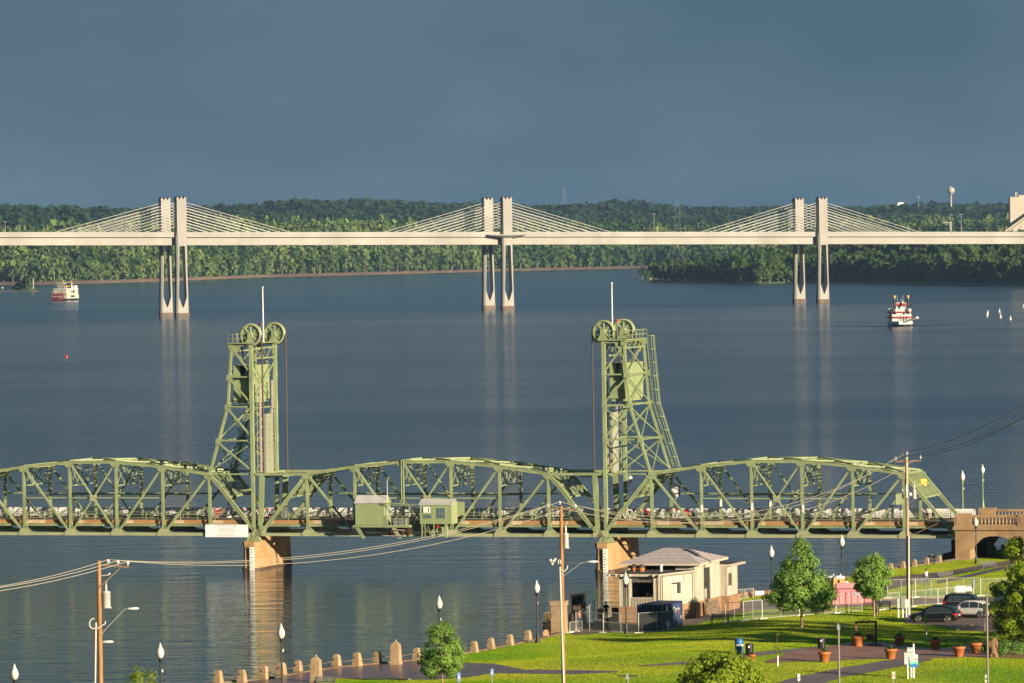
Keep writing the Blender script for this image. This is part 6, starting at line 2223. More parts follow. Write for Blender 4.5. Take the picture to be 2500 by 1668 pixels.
# ================================================================== blue shipping container
M_blue = mat('container blue', (0.012, 0.038, 0.115), 0.5, var=0.12, scale=.8, spec=.3)
p = T(1556, 1543)
ang = -TH - .06
ct = thing('shipping_container', 'dark blue steel shipping container inside the site fence', 'container', p, ang)
CW, CL, CHh = 2.44, 6.06, 2.6
b = MB(); b.bx(.05, CW - .05, .05, CL - .05, .1, CHh - .04); b.obj('shell', M_blue, ct)
b = MB()
for x in (0, CW - .12):
    for y in (0, CL - .12): b.bx(x, x + .12, y, y + .12, 0, CHh)
for z in (0, CHh - .12):
    b.bx(.12, CW - .12, 0, .1, z, z + .12); b.bx(.12, CW - .12, CL - .1, CL, z, z + .12); b.bx(0, .1, .12, CL - .12, z, z + .12); b.bx(CW - .1, CW, .12, CL - .12, z, z + .12)
b.obj('corner_frame', M_blue, ct)
for i in range(22):
    b = MB(); y = .2 + i * .262; b.prismz([(CW - .05, y), (CW - .012, y + .04), (CW - .012, y + .13), (CW - .05, y + .17)], .12, CHh - .13); b.obj('corrugation', M_blue, ct)
for i in range(9):
    b = MB(); x = .16 + i * .245; b.prismz([(x, .05), (x + .17, .05), (x + .13, .012), (x + .04, .012)], .12, CHh - .13); b.obj('corrugation', M_blue, ct)
b = MB(); b.bx(CW * .42, CW * .95, -.02, -.003, CHh - .10, CHh + .03); b.obj('roof_snow_edge', M_white, ct) if False else None
RR = Matrix.Rotation(math.radians(90), 4, 'Z') @ Matrix.Rotation(math.radians(90), 4, 'X')
# round emblem and two short words, blurred in the photo
b = MB(); b.lathe([(.33, -.005), (.39, -.005), (.39, .005), (.33, .005), (.33, -.005)], (CW + .012, 3.7, 1.78), 22, 'X'); b.obj('emblem_ring', M_white, ct)
text_obj('m', 'emblem_letter', M_white, ct, .5, Matrix.Translation((CW + .006, 3.7, 1.80)) @ RR)
text_obj('mobile', 'lettering', M_white, ct, .36, Matrix.Translation((CW + .006, 4.75, 1.92)) @ RR)
text_obj('mini', 'lettering', mat('orange red lettering', (.72, .16, .06), .5), ct, .36, Matrix.Translation((CW + .006, 4.85, 1.62)) @ RR)
b = MB(); b.bx(CW + .003, CW + .012, 5.55, 5.7, .95, 1.2); b.obj('data_plate', M_white, ct)

# ================================================================== pink skip, toilets, boulder
M_pink = mat('pink skip paint', (0.66, 0.23, 0.25), 0.5, var=0.12, scale=1.0)
M_pink_d = mat('pink skip ribs', (0.60, 0.20, 0.22), 0.5)
p = T(1990, 1481)
u = p.y / F_PX
sk = thing('pink_skip', 'large pink ribbed waste skip behind the young trees', 'skip', p, .06)
Ls = 140 * u
b = MB()
prof = [(14 * u, .12), (Ls - 4 * u, .25), (Ls, .35), (Ls, 1.55), (Ls - 8 * u, 1.55), (Ls * .8, .95), (Ls * .78, 1.5), (52 * u, 1.5), (46 * u, 1.25), (14 * u, .62), (2 * u, .95), (0, .9), (2 * u, .45), (10 * u, .3)]
b.prism(prof, 0, 2.3); b.obj('body', M_pink, sk)
b = MB(); b.bx(50 * u, Ls * .78, .1, 2.4, 1.5, 1.62); b.bx(60 * u, Ls * .75, 2.2, 2.45, 1.0, 2.1); b.obj('top_rail', M_pink, sk)
for x in (60, 75, 90, 106, 122):
    b = MB(); b.bx(x * u, (x + 2.4) * u, -.08, 0, .25, 1.45); b.obj('rib', M_pink_d, sk)
b = MB(); b.bx(14 * u, Ls, -.05, -.001, .2, .3); b.bx(50 * u, Ls * .78, -.05, -.001, 1.1, 1.18); b.obj('rub_rail', M_pink_d, sk)
b = MB(); b.bx(97 * u, 107 * u, -.10, -.085, 1.05, 1.32); b.obj('blue_plate', mat('pale blue plate', (.25, .36, .62), .4), sk)
b = MB(); b.lathe([(.16, -.02), (.16, .1)], (18 * u, 0, .15), 10, 'Y'); b.lathe([(.16, -.02), (.16, .1)], (Ls - 8 * u, 0, .15), 10, 'Y'); b.obj('roller', M_pink_d, sk)
M_tan = mat('tan plastic', (0.56, 0.34, 0.115), 0.5)
for i, (px, lb) in enumerate(((2033, 'tan portable toilet with a domed white roof, left of the pair'), (2050, 'tan portable toilet with a domed white roof, right of the pair'))):
    p = T(px, 1456)
    t = thing('portable_toilet', lb, 'portable toilet', p, .1, 'tan portable toilets')
    u = p.y / F_PX
    b = MB(); b.bx(-.62, .58, 0, 1.15, 0, 1.85); b.obj('cabin', M_tan, t)
    b = MB(); b.lathe([(.70, 1.85), (.66, 1.98), (.45, 2.08), (0, 2.12)], (0, .55, 0), 14); b.obj('roof', M_white, t)
    b = MB(); b.bx(-.38, .38, -.025, -.003, .15, 1.7); b.obj('door', M_tan, t)
    b = MB(); b.lathe([(.14, -.05), (.14, -.03)], (.1, 0, 1.25), 10, 'Y'); b.obj('door_emblem', M_white, t)
    b = MB(); b.tube((.2, .5, 2.05), (.2, .5, 2.3), .05, n=6); b.obj('vent', M_white, t)
def boulder(px, py, r, label, m, seed):
    p = T(px, py)
    t = thing('boulder', label, 'rock', p)
    b = MB(); b.ball((0, 0, r[2] * .7), r, 12, 8)
    rr_ = random.Random(seed)
    b.v = [(x * rr_.uniform(.85, 1.12), y * rr_.uniform(.85, 1.12), z * rr_.uniform(.9, 1.08)) for x, y, z in b.v]
    b.sm = [False] * len(b.sm)
    b.obj('stone', m, t)
boulder(2011, 1494, (.75, .5, .42), 'tan boulder on the lawn below the pink skip', M_post, 1)
boulder(1992, 1494, (.45, .4, .5), 'dark stone block beside the tan boulder', M_dark, 2)
for i, (px, py, r_) in enumerate(((1815, 1461, .8), (1842, 1457, .7), (1868, 1456, .6), (1828, 1456, .5))):
    boulder(px, py, (r_, r_ * .7, r_ * .55), ['large brown rock at the corner of the boathouse road', 'brown rock beneath the river side notice', 'brown rock left of the lamp behind the large young tree', 'small brown rock behind the large corner rock'][i], M_fnd, 5 + i)
# ================================================================== utility poles and lines
M_wood = mat('orange brown pole wood', (0.46, 0.235, 0.085), 0.8, col2=(0.30, 0.14, 0.055), scale=1.2, detail=6, vscale=(3, 3, .5))
M_woodp = mat('bleached pole wood', (0.52, 0.41, 0.27), 0.8, col2=(0.36, 0.26, 0.16), scale=1.2, detail=6, vscale=(3, 3, .5))
M_arm = mat('brown crossarm', (0.22, 0.13, 0.075), 0.8, var=.3, scale=2)
M_trafo = mat('pale transformer paint', (0.60, 0.58, 0.55), 0.45, var=.08, scale=1)
M_insul = mat('white porcelain', (0.72, 0.70, 0.66), 0.3)
M_wire2 = mat('weathered cable', (0.42, 0.38, 0.30), 0.5)
M_conduit = mat('white conduit', (0.66, 0.60, 0.55), 0.5)
M_cableb = mat('black cable', (0.02, 0.02, 0.02), 0.6)

def upole(pts_top, base_px, Y, label, r0, m, wcond=True):
    top = AT(pts_top[0], pts_top[1], Y)
    if Y is None: pass
    bz = float(land_z(top.x, top.y))
    # follow the slight lean the photo shows through the camera roll only
    t = thing('utility_pole', label, 'utility pole', (top.x, top.y, bz), 0, 'wooden utility poles')
    H = top.z - bz
    b = MB(); b.tube((0, 0, -.5), (0, 0, H), r0 * 1.25, r0, 10); b.obj('pole', m, t)
    return t, H, Y / F_PX, top
def loc_px(t, px, py, Y):
    q = AT(px, py, Y)
    return q - Vector(t.location)

def transformer(t, c, r, h):
    b = MB(); b.lathe([(r * .9, -h / 2), (r, -h / 2 + .04), (r, h / 2 - .06), (r * 1.06, h / 2 - .05), (r * 1.06, h / 2), (r * .5, h / 2 + .08), (0, h / 2 + .1)], c, 14); o = b.obj('transformer', M_trafo, t)
    b = MB(); b.lathe([(.09, h / 2 + .05), (.06, h / 2 + .2), (.09, h / 2 + .28), (.05, h / 2 + .5), (.02, h / 2 + .6)], (c[0], c[1] - .05, c[2]), 8); b.tube((c[0], c[1], c[2] + h / 2 + .6), (c[0] + .15, c[1], c[2] + h / 2 + .95), .025, n=5); b.obj('bushing', M_insul, o)
    b = MB(); b.bx(c[0] + r * .6, c[0] + r * 1.25, c[1] - .06, c[1] + .06, c[2] - h / 2 - .02, c[2] - h / 2 + .06); b.obj('lug', M_trafo, o)
    b = MB(); b.path([(c[0] + .1, c[1], c[2] - h / 2), (c[0] + .05, c[1] - .05, c[2] - h / 2 - .9), (c[0] - .15, c[1], c[2] - h / 2 - 1.5)], .02, 5); b.path([(c[0] + r, c[1], c[2] - h / 2), (c[0] + r + .1, c[1], c[2] - h / 2 - .8), (c[0] - .05, c[1], c[2] - h / 2 - 1.8)], .02, 5); b.obj('lead', M_cableb, o)
def insulator(t, c, s=1.0):
    b = MB(); b.lathe([(.05 * s, 0), (.05 * s, .1 * s), (.13 * s, .14 * s), (.13 * s, .18 * s), (.08 * s, .22 * s), (.06 * s, .3 * s)], c, 8); return b.obj('insulator', M_insul, t)
def cobra(t, pts, head, rad=.04):
    b = MB(); b.path(pts, rad, 6); o = b.obj('lamp_arm', M_galv, t)
    h = Vector(head); d = (h - Vector(pts[-1])).normalized()
    b = MB(); b.lathe([(.0, -.42), (.12, -.36), (.17, 0), (.14, .3), (.0, .42)], (0, 0, 0), 8, 'X'); o2 = b.obj('lamp_head', M_white, o); o2.location = h; o2.scale = (1, .8, .55)

# left pole
Y1 = 372.0
t, H, u, top = upole((241, 1369), None, Y1, 'orange wooden utility pole at the lower left with a grey transformer and lamp arms', .15, M_wood)
P = lambda px, py, dy=0: loc_px(t, px, py, Y1 + dy)
b = MB(); b.beam(P(243, 1379), P(315, 1385), .12, .13); b.obj('crossarm', M_arm, t)
b = MB(); b.beam(P(240, 1437, -.2), P(294, 1387, -.1), .06, .08); b.obj('arm_brace', M_arm, t)
ins1 = [P(264, 1377), P(288, 1379), P(312, 1381)]
for q in ins1: insulator(t, q, 1.1)
transformer(t, P(259.5, 1465), .30, 1.15)
b = MB(); b.tube(P(232, 1700, -.22), P(234, 1520, -.22), .065, n=8); b.obj('conduit', M_conduit, t)
b = MB()
c0 = P(231, 1523, -.25)
pts = [c0 + Vector((.27 * math.cos(a) - .1, 0, .36 * math.sin(a))) for a in np.linspace(1.2, 6.0, 16)]
b.path(pts, .05, 6); b.path([P(236, 1536, -.3), P(246, 1528, -.3), P(256, 1524, -.3), P(258, 1516, -.3)], .05, 6); b.obj('cable_loop', M_conduit, t)
cobra(t, [P(246, 1552), P(258, 1536), P(302, 1490), P(312, 1485)], P(326, 1486))
cobra(t, [P(247, 1573), P(253, 1567), P(259, 1566)], P(264, 1567))
b = MB(); b.tube(P(248, 1406), P(264, 1404), .025, n=5); b.tube(P(264, 1404), P(269, 1399), .06, n=6); b.obj('cutout', M_insul, t)
b = MB()
for py in (1540, 1602, 1613, 1625): b.tube(P(236, py), P(253 + (py % 3), py - 1), .02, n=5)
b.obj('pole_step', M_arm, t)
W1 = [Vector(t.location) + q + Vector((0, 0, .3)) for q in ins1]
# middle pole
Y2 = 392.0
t, H, u, top = upole((1369.5, 1236), None, Y2, 'orange wooden utility pole in the middle in front of the right pier', .13, M_wood)
P = lambda px, py, dy=0: loc_px(t, px, py, Y2 + dy)
b = MB(); b.beam(P(1336, 1242), P(1407, 1244), .12, .12); b.obj('crossarm', M_arm, t)
ins2 = [P(1338, 1239), P(1367, 1232), P(1405, 1240)]
for q in ins2: insulator(t, q, .9)
transformer(t, P(1381.5, 1321), .21, 1.08)
b = MB(); b.tube(P(1377, 1700, -.2), P(1367, 1384, -.2), .07, n=8); b.obj('conduit', M_conduit, t)
b = MB(); pts = [P(1366 + 3 * math.cos(a), 1374 + 7 * math.sin(a), -.2) for a in np.linspace(.5, -3.6, 10)]; b.path(pts, .045, 6); b.path([P(1371, 1393, -.2), P(1378, 1395, -.2), P(1384, 1389, -.2), P(1386, 1380, -.2)], .05, 6); b.obj('cable_loop', M_conduit, t)
b = MB()
for (px, py) in ((1344, 1368), (1351, 1370), (1355, 1366), (1348, 1377)):
    b.ball(P(px, py), .12, 8, 6)
b.tube(P(1342, 1372), P(1369, 1372), .03, n=5); b.obj('lamp_cluster', M_trafo, t)
cobra(t, [P(1374, 1407), P(1400, 1389), P(1418, 1375), P(1440, 1371)], P(1448, 1371.5), .03)
b = MB(); b.tube(P(1376, 1373), P(1424, 1374), .02, n=5); b.obj('guy_rod', M_arm, t)
W2 = [Vector(t.location) + q + Vector((0, 0, .2)) for q in ins2]
# right pole
p3 = T(2222, 1503)
Y3 = p3.y
t, H, u, top = upole((2213, 1114), None, Y3, 'pale wooden utility pole by the electric cabinets, tallest on the right', .15, M_woodp)
P = lambda px, py, dy=0: loc_px(t, px, py, Y3 + dy)
b = MB(); b.beam(P(2185, 1127), P(2249, 1125), .13, .14); b.obj('crossarm', M_arm, t)
ins3 = [P(2187, 1124), P(2214, 1111), P(2247, 1121)]
for q in ins3: insulator(t, q, 1.1)
transformer(t, P(2232, 1208), .20, .75)
transformer(t, P(2213, 1207, -.5), .16, .65)
b = MB(); b.ball(P(2222, 1207, -.3), .2, 8, 6); b.tube(P(2203, 1195), P(2206, 1205), .05, n=6); b.obj('cutout', M_insul, t)
b = MB(); b.bx(-1.1, -.35, -.3, .2, H - 4.6, H - 3.6); b.obj('control_box', M_green, t)
b = MB(); b.tube(P(2218.5, 1500, -.2), P(2218.5, 1308, -.2), .085, n=8); b.obj('conduit', M_conduit, t)
b = MB(); b.tube(P(2227, 1500, -.1), P(2224, 1310, -.15), .03, n=5); b.obj('ground_wire', M_cableb, t)
W3 = [Vector(t.location) + q + Vector((0, 0, .25)) for q in ins3]
b = MB(); b.beam(P(2224, 1308, -.1), P(2290, 1278, -.1), .04, .05); b.obj('guy_bar', M_arm, t)
def wire(a, c, sag, label, r=.022, m=None, group='overhead lines'):
    n = 26
    b = MB(); pts = []
    for i in range(n + 1):
        f = i / n; q = a.lerp(c, f); q.z -= sag * 4 * f * (1 - f); pts.append(q)
    b.path(pts, r, 5)
    o = b.obj('overhead_wire', m or M_wire2); tag(o, label, 'wire', group)
E0 = [AT(-60, 1440, 362), AT(-60, 1442.5, 362.3), AT(-60, 1451, 362)]
nm = ['upper', 'middle', 'lower']
for i in range(3):
    wire(E0[i], W1[i], .25, 'overhead line running left out of the picture from the left pole, %s of three' % nm[i], .028)
    wire(W1[i], W2[i], 1.55 + .12 * i, 'sagging overhead line from the left pole to the middle pole, %s of three' % nm[i], .019)
    wire(W2[i], W3[i], 3.4 if i != 1 else 3.2, 'overhead line from the middle pole to the right pole, %s of three' % nm[i], .024)
E3 = [AT(2560, 985, 470), AT(2560, 944, 470), AT(2560, 978, 470)]
for i in range(3):
    wire(W3[i], E3[i], .9, 'overhead line climbing right from the right pole, %s of three' % nm[i], .032)
wire(AT(-60, 1572, 372), AT(238, 1506, Y1), .3, 'thin dark line running left from the left pole below the transformer', .006, M_cableb)
wire(AT(238, 1506, Y1), AT(1342, 1374, Y2), 1.9, 'thin line from the left pole transformer to the lamp cluster of the middle pole', .005, M_cableb)

# ================================================================== electric cabinets by the right pole
M_cab = mat('grey green cabinet', (0.26, 0.29, 0.25), 0.5)
M_cabw = mat('pale cabinet', (0.58, 0.57, 0.52), 0.5)
for px, py, w, ytop, ybot, m, lb in ((2194, 1509, 7, 1461, 1485, M_cabw, 'pale slim meter cabinet on a post, left of the three'), (2204.5, 1509, 11, 1458, 1486, M_cab, 'grey green meter cabinet on posts, middle of the three'), (2213.5, 1508, 12, 1463, 1484, M_cabw, 'pale wide meter cabinet on a post, right of the three')):
    p = T(px, py); u = p.y / F_PX
    t = thing('meter_cabinet', lb, 'cabinet', p, 0, 'electric meter cabinets')
    b = MB(); b.bx(-w * u / 2, w * u / 2, -.2, .2, (py - ybot) * u, (py - ytop) * u); b.obj('cabinet', m, t)
    b = MB(); b.bx(-.06, .06, -.05, .07, -.1, (py - ybot) * u); b.obj('post', M_white, t)
    b = MB(); b.bx(-w * u / 2 + .05, w * u / 2 - .05, -.215, -.201, (py - ybot) * u + .06, (py - ytop) * u - .06); b.obj('door', m, t)
    if m is M_cab:
        b = MB(); b.tube((-.1, 0, (py - ytop) * u), (-.1, 0, (py - ytop + 6) * u), .04, n=6); b.tube((.12, 0, (py - ytop) * u), (.12, 0, (py - ytop + 5) * u), .04, n=6); b.obj('riser', M_galv, t)

# ================================================================== planters, bins, swing
def planter_proto():
    t = thing('terracotta_planter', '', 'planter', (0, 0, 0), 0, 'terracotta planters on the plaza')
    b = MB(); b.lathe([(.34, 0), (.48, .68), (.56, .70), (.57, .90), (.50, .92), (.48, .84)], n=16); b.obj('pot', M_terra, t)
    b = MB(); b.lathe([(.49, .80), (.30, .88), (0, .90)], n=12); b.obj('soil', M_soilpot, t)
    rr_ = np.random.RandomState(4)
    q = crown_template(50, 77, 4, .25, low=.0)
    v = q.reshape(-1, 3); v[:, :2] *= .85; v[:, 2] = v[:, 2] * .35 + .84
    o = big_mesh('seedlings', v, np.arange(len(v)).reshape(-1, 4), LM_seed, None, np.zeros(len(v))); o.parent = t
    return t
LM_seed = leafmat('planter leaves', (0.03, 0.05, 0.015), (0.10, 0.12, 0.03), .3, 2)
pl = planter_proto()
PLS = [(2013, 1617, 'sunlit orange terracotta planter at the middle of the brown plaza edge'), (2175, 1610, 'sunlit orange terracotta planter left of the white sign cluster'), (2196, 1577, 'shaded terracotta planter right of the swing frame'),
       (2283.5, 1586, 'shaded terracotta planter on the grass right of the sign cluster'), (2342, 1604, 'shaded terracotta planter nearer the camera of the right hand pair'), (2382, 1595, 'shaded terracotta planter beside the tall brown pole'), (1836, 1614, 'small orange planter peeping out behind the round bush')]
for i, (px, py, lb) in enumerate(PLS):
    p = T(px, py)
    if i == 0: pl.location = p; pl['label'] = lb
    else: dup(pl, p, i, lb, scale=.62 if i == 6 else (1.0 if i in (1, 4, 5) else .93))
M_bin = mat('black bin steel', (0.025, 0.024, 0.023), 0.5)
M_binb = mat('blue bin plastic', (0.03, 0.17, 0.46), 0.45)
def bin_(px, py, m, label, blue=False):
    p = T(px, py)
    t = thing('litter_bin', label, 'bin', p, 0, 'litter bins')
    b = MB(); b.lathe([(.31, 0), (.33, .9), (.33, .92)] if not blue else [(.30, 0), (.36, 1.0)], n=14); b.obj('drum', m, t)
    for i in range(14):
        a = i * 2 * math.pi / 14
        b = MB(); b.beam((.335 * math.cos(a), .335 * math.sin(a), .04), (.345 * math.cos(a), .345 * math.sin(a), .88), .05, .02); b.obj('slat', m, t)
    b = MB(); b.lathe([(.37, .92), (.37, 1.0), (.30, 1.02)] if not blue else [(.38, 1.0), (.38, 1.1), (.30, 1.28), (.12, 1.32), (0, 1.32)], n=14); b.obj('lid', m, t)
    if blue:
        b = MB(); b.lathe([(.372, .62), (.378, .80)], n=14); b.obj('label_band', M_white, t)
    else:
        b = MB(); b.bx(-.12, .02, -.36, -.345, .68, .84); b.obj('sticker', M_white, t)
bin_(1804.5, 1596, M_binb, 'blue recycling bin behind the round bush', True)
bin_(1830, 1600, M_bin, 'black slatted litter bin next to the blue bin')
bin_(2006, 1585, M_bin, 'black litter bin at the corner of the brown plaza by the swing')
M_swing = mat('dark red brown timber', (0.15, 0.055, 0.028), 0.7, var=.3, scale=3)
p = T(2112, 1577); u = p.y / F_PX
sw = thing('swing_frame', 'dark timber swing frame with letters along its top beam', 'swing frame', p, .03)
x0, x1, h = -21 * u, 27 * u, 60 * u
for x in (x0, x1):
    b = MB(); b.bx(x - .10, x + .10, -.10, .10, 0, h); b.obj('post', M_swing, sw)
    b = MB(); b.beam((x, 0, h * .45), (x - .02, -.8, .05), .1, .1); b.beam((x, 0, h * .45), (x - .35, .6, .05), .1, .1); b.obj('brace', M_swing, sw)
b = MB(); b.bx(x0 - .1, x1 + .1, -.08, .08, h - .15, h + .03); b.obj('beam', M_swing, sw)
text_obj('SWING', 'beam_lettering', M_swing, sw, .34, Matrix.Translation((.05, 0, h + .12)) @ R90)
b = MB(); b.bx(x0 - .55, x1 + .5, -.95, .75, 0, .10); b.obj('base_deck', M_swing, sw)
b = MB(); b.bx(x0 + .9, x1 - .2, -.15, .25, .55, .62); b.bx(x0 + .9, x1 - .2, .25, .3, .62, 1.0); b.tube((x0 + 1.0, 0, .6), (x0 + 1.0, 0, h - .15), .015, n=4); b.tube((x1 - .3, 0, .6), (x1 - .3, 0, h - .15), .015, n=4); b.obj('swing_seat', M_swing, sw)
p = T(2095, 1577)
dup(pl, (p.x - .05, p.y - .9, p.z), 2, 'shaded terracotta planter standing against the left post of the swing frame', scale=1.05)
# carved stump
p = T(2425, 1606)
M_stump = mat('brown carved wood', (0.13, 0.055, 0.025), 0.7, col2=(0.34, 0.19, 0.07), scale=2.5, detail=4, vscale=(2, 2, .5))
t = thing('carved_stump', 'brown carved wooden stump figure beside the tall pole', 'carving', p)
b = MB(); b.lathe([(.42, 0), (.36, .3), (.30, .6), (.36, 1.0), (.40, 1.35), (.30, 1.6), (.16, 1.72), (0, 1.74)], n=12)
b.v = [(x * 1.0 + .05 * math.sin(z * 5), y * .9, z) for x, y, z in b.v]
b.obj('body', M_stump, t)
b = MB(); b.ball((.28, -.2, 1.2), (.14, .14, .34)); b.ball((-.3, -.15, 1.15), (.13, .13, .32)); b.ball((.1, -.3, .2), (.16, .2, .2)); b.ball((-.22, -.3, .18), (.15, .2, .18)); b.obj('carved_limb', M_stump, t)

# ================================================================== sign cluster and small signs
M_signback = mat('pale sign back', (0.56, 0.55, 0.50), 0.5)
p = T(2216, 1658); u = p.y / F_PX
t = thing('sign_post', 'white sign post with two pale square sign backs', 'sign', p, .12)
b = MB(); b.tube((0, 0, 0), (0, 0, 70 * u), .065, n=8); b.obj('post', M_white, t)
b = MB(); b.bx(-1 * u, 14 * u, -.1, -.06, 54 * u, 77 * u); b.obj('square_plate', M_signback, t)
b = MB(); b.bx(-8 * u, -1.5 * u, -.1, -.06, 36 * u, 65 * u); b.obj('narrow_plate', M_signback, t)
b = MB(); b.bx(-1 * u, 14 * u, -.115, -.102, 65 * u, 66 * u); b.bx(-1 * u, 14 * u, -.115, -.102, 74.5 * u, 75.3 * u); b.obj('plate_rib', M_ink, t)
p = T(2231, 1656); u = p.y / F_PX
t = thing('park_sign', 'white park sign with teal and blue waves on two white legs', 'sign', p, .1)
for x, w in ((-5.5, 3.6), (1, 3.6)):
    b = MB(); b.bx((x - w / 2) * u, (x + w / 2) * u, .03, .1, 0, (84 if x > 0 else 30) * u); b.obj('leg', M_white, t)
wv = lambda x, a, ph: a * math.sin(x * .33 + ph)
def band(z0, z1, a0, a1, m, nm, y):
    b = MB(); n = 14
    xs = [-10 * u + 21 * u * i / n for i in range(n + 1)]
    poly = [(x, (z0 + wv(x / u, a0, .5)) * u) for x in xs] + [(x, (z1 + wv(x / u, a1, .5)) * u) for x in xs[::-1]]
    b.prism(poly, y, y + .03); b.obj(nm, m, t)
M_teal = mat('teal sign paint', (0.12, 0.55, 0.38), .45); M_sblue = mat('sign blue', (0.012, 0.17, 0.50), .4); M_scream = mat('sign cream', (.75, .70, .60), .45)
band(27, 58, 0, 1.2, M_scream, 'panel', 0)
band(34, 40, 0, .8, M_teal, 'teal_wave', -.035)
band(27, 34.5, 0, .6, M_sblue, 'blue_water', -.036)
band(44.5, 45.8, 1.4, 1.4, mat('sign dark line', (.03, .09, .07), .5), 'dark_wave', -.035)
def small_sign(px, ytop, ybot, w, ybase, m, label, red=False):
    p = T(px, ybase); u = p.y / F_PX
    t = thing('small_sign', label, 'sign', p)
    b = MB(); b.bx(-.03, .03, .0, .05, 0, (ybase - ybot) * u + .1); b.obj('post', M_galv, t)
    b = MB(); b.bx(-w * u / 2, w * u / 2, -.02, 0, (ybase - ybot) * u, (ybase - ytop) * u); b.obj('plate', m, t)
    if red:
        z = (ybase - (ytop + ybot) / 2) * u
        b = MB(); b.lathe([(.10, -.026), (.13, -.026), (.13, -.022), (.10, -.022), (.10, -.026)], (0, 0, z), 14, 'Y'); b.beam((-.08, -.024, z + .08), (.08, -.024, z - .08), .004, .03); b.obj('ban_ring', M_red, t)
    else:
        z = (ybase - (ytop + ybot) / 2) * u
        b = MB(); b.bx(-.05, .05, -.026, -.021, z - .12, z + .02); b.lathe([(.0, -.026), (.045, -.026), (.045, -.021), (0, -.021)], (0, 0, z + .1), 8, 'Y'); b.obj('symbol', M_white if m is not M_white else M_ink, t)
small_sign(1950.5, 1645, 1662, 6, 1672, M_white, 'small white sign on a post in the grass below the brown plaza')
small_sign(2182, 1640, 1657, 8, 1672, M_scream, 'small cream prohibition sign left of the sign cluster', True)
M_pblue = mat('parking sign blue', (0.20, 0.32, 0.68), .45)
small_sign(1121, 1642.5, 1664, 8, 1684, M_pblue, 'small blue sign just right of the small plaza tree')
small_sign(1202, 1633, 1650, 7, 1680, M_pblue, 'small blue sign standing alone on the grass left of the middle pole')
small_sign(2405, 1474, 1500, 9, 1542, M_signback, 'pale sign back on a post beside the white car')
small_sign(2408, 1648, 1666, 5, 1690, M_white, 'narrow white plate at the foot of the tall brown pole')

# ================================================================== benches
M_bench = mat('black bench steel', (0.02, 0.02, 0.02), .5)
def bench(px, py, rz, label, m=M_bench):
    p = T(px, py)
    t = thing('park_bench', label, 'bench', p, rz, 'park benches')
    for i in range(4):
        b = MB(); b.bx(-.9, .9, -.22 + i * .13, -.12 + i * .13, .43, .47); b.obj('seat_slat', m, t)
    for i in range(4):
        b = MB(); b.bx(-.9, .9, .30 + i * .03, .33 + i * .03, .52 + i * .11, .60 + i * .11); b.obj('back_slat', m, t)
    for x in (-.8, .8):
        b = MB(); b.bx(x - .03, x + .03, -.22, -.16, 0, .62); b.bx(x - .03, x + .03, .3, .36, 0, .45); b.beam((x, .3, .43), (x, .44, .98), .05, .05); b.bx(x - .03, x + .03, -.22, .36, .6, .64); b.obj('leg', m, t)
bench(1757, 1524, -.3, 'dark bench in front of the leaning pallet')
bench(2152, 1492, -.2, 'dark bench behind the trunk of the right hand young tree')
bench(2246, 1434, .3, 'dark bench beside the walking person')
bench(2311, 1418, .3, 'dark bench by the riverside road near the bridge')
bench(792, 1678, math.pi + .25, 'black bench at the foot of the near obelisk')
bench(2416, 1392, .3, 'dark bench farthest right beside the riverside road')

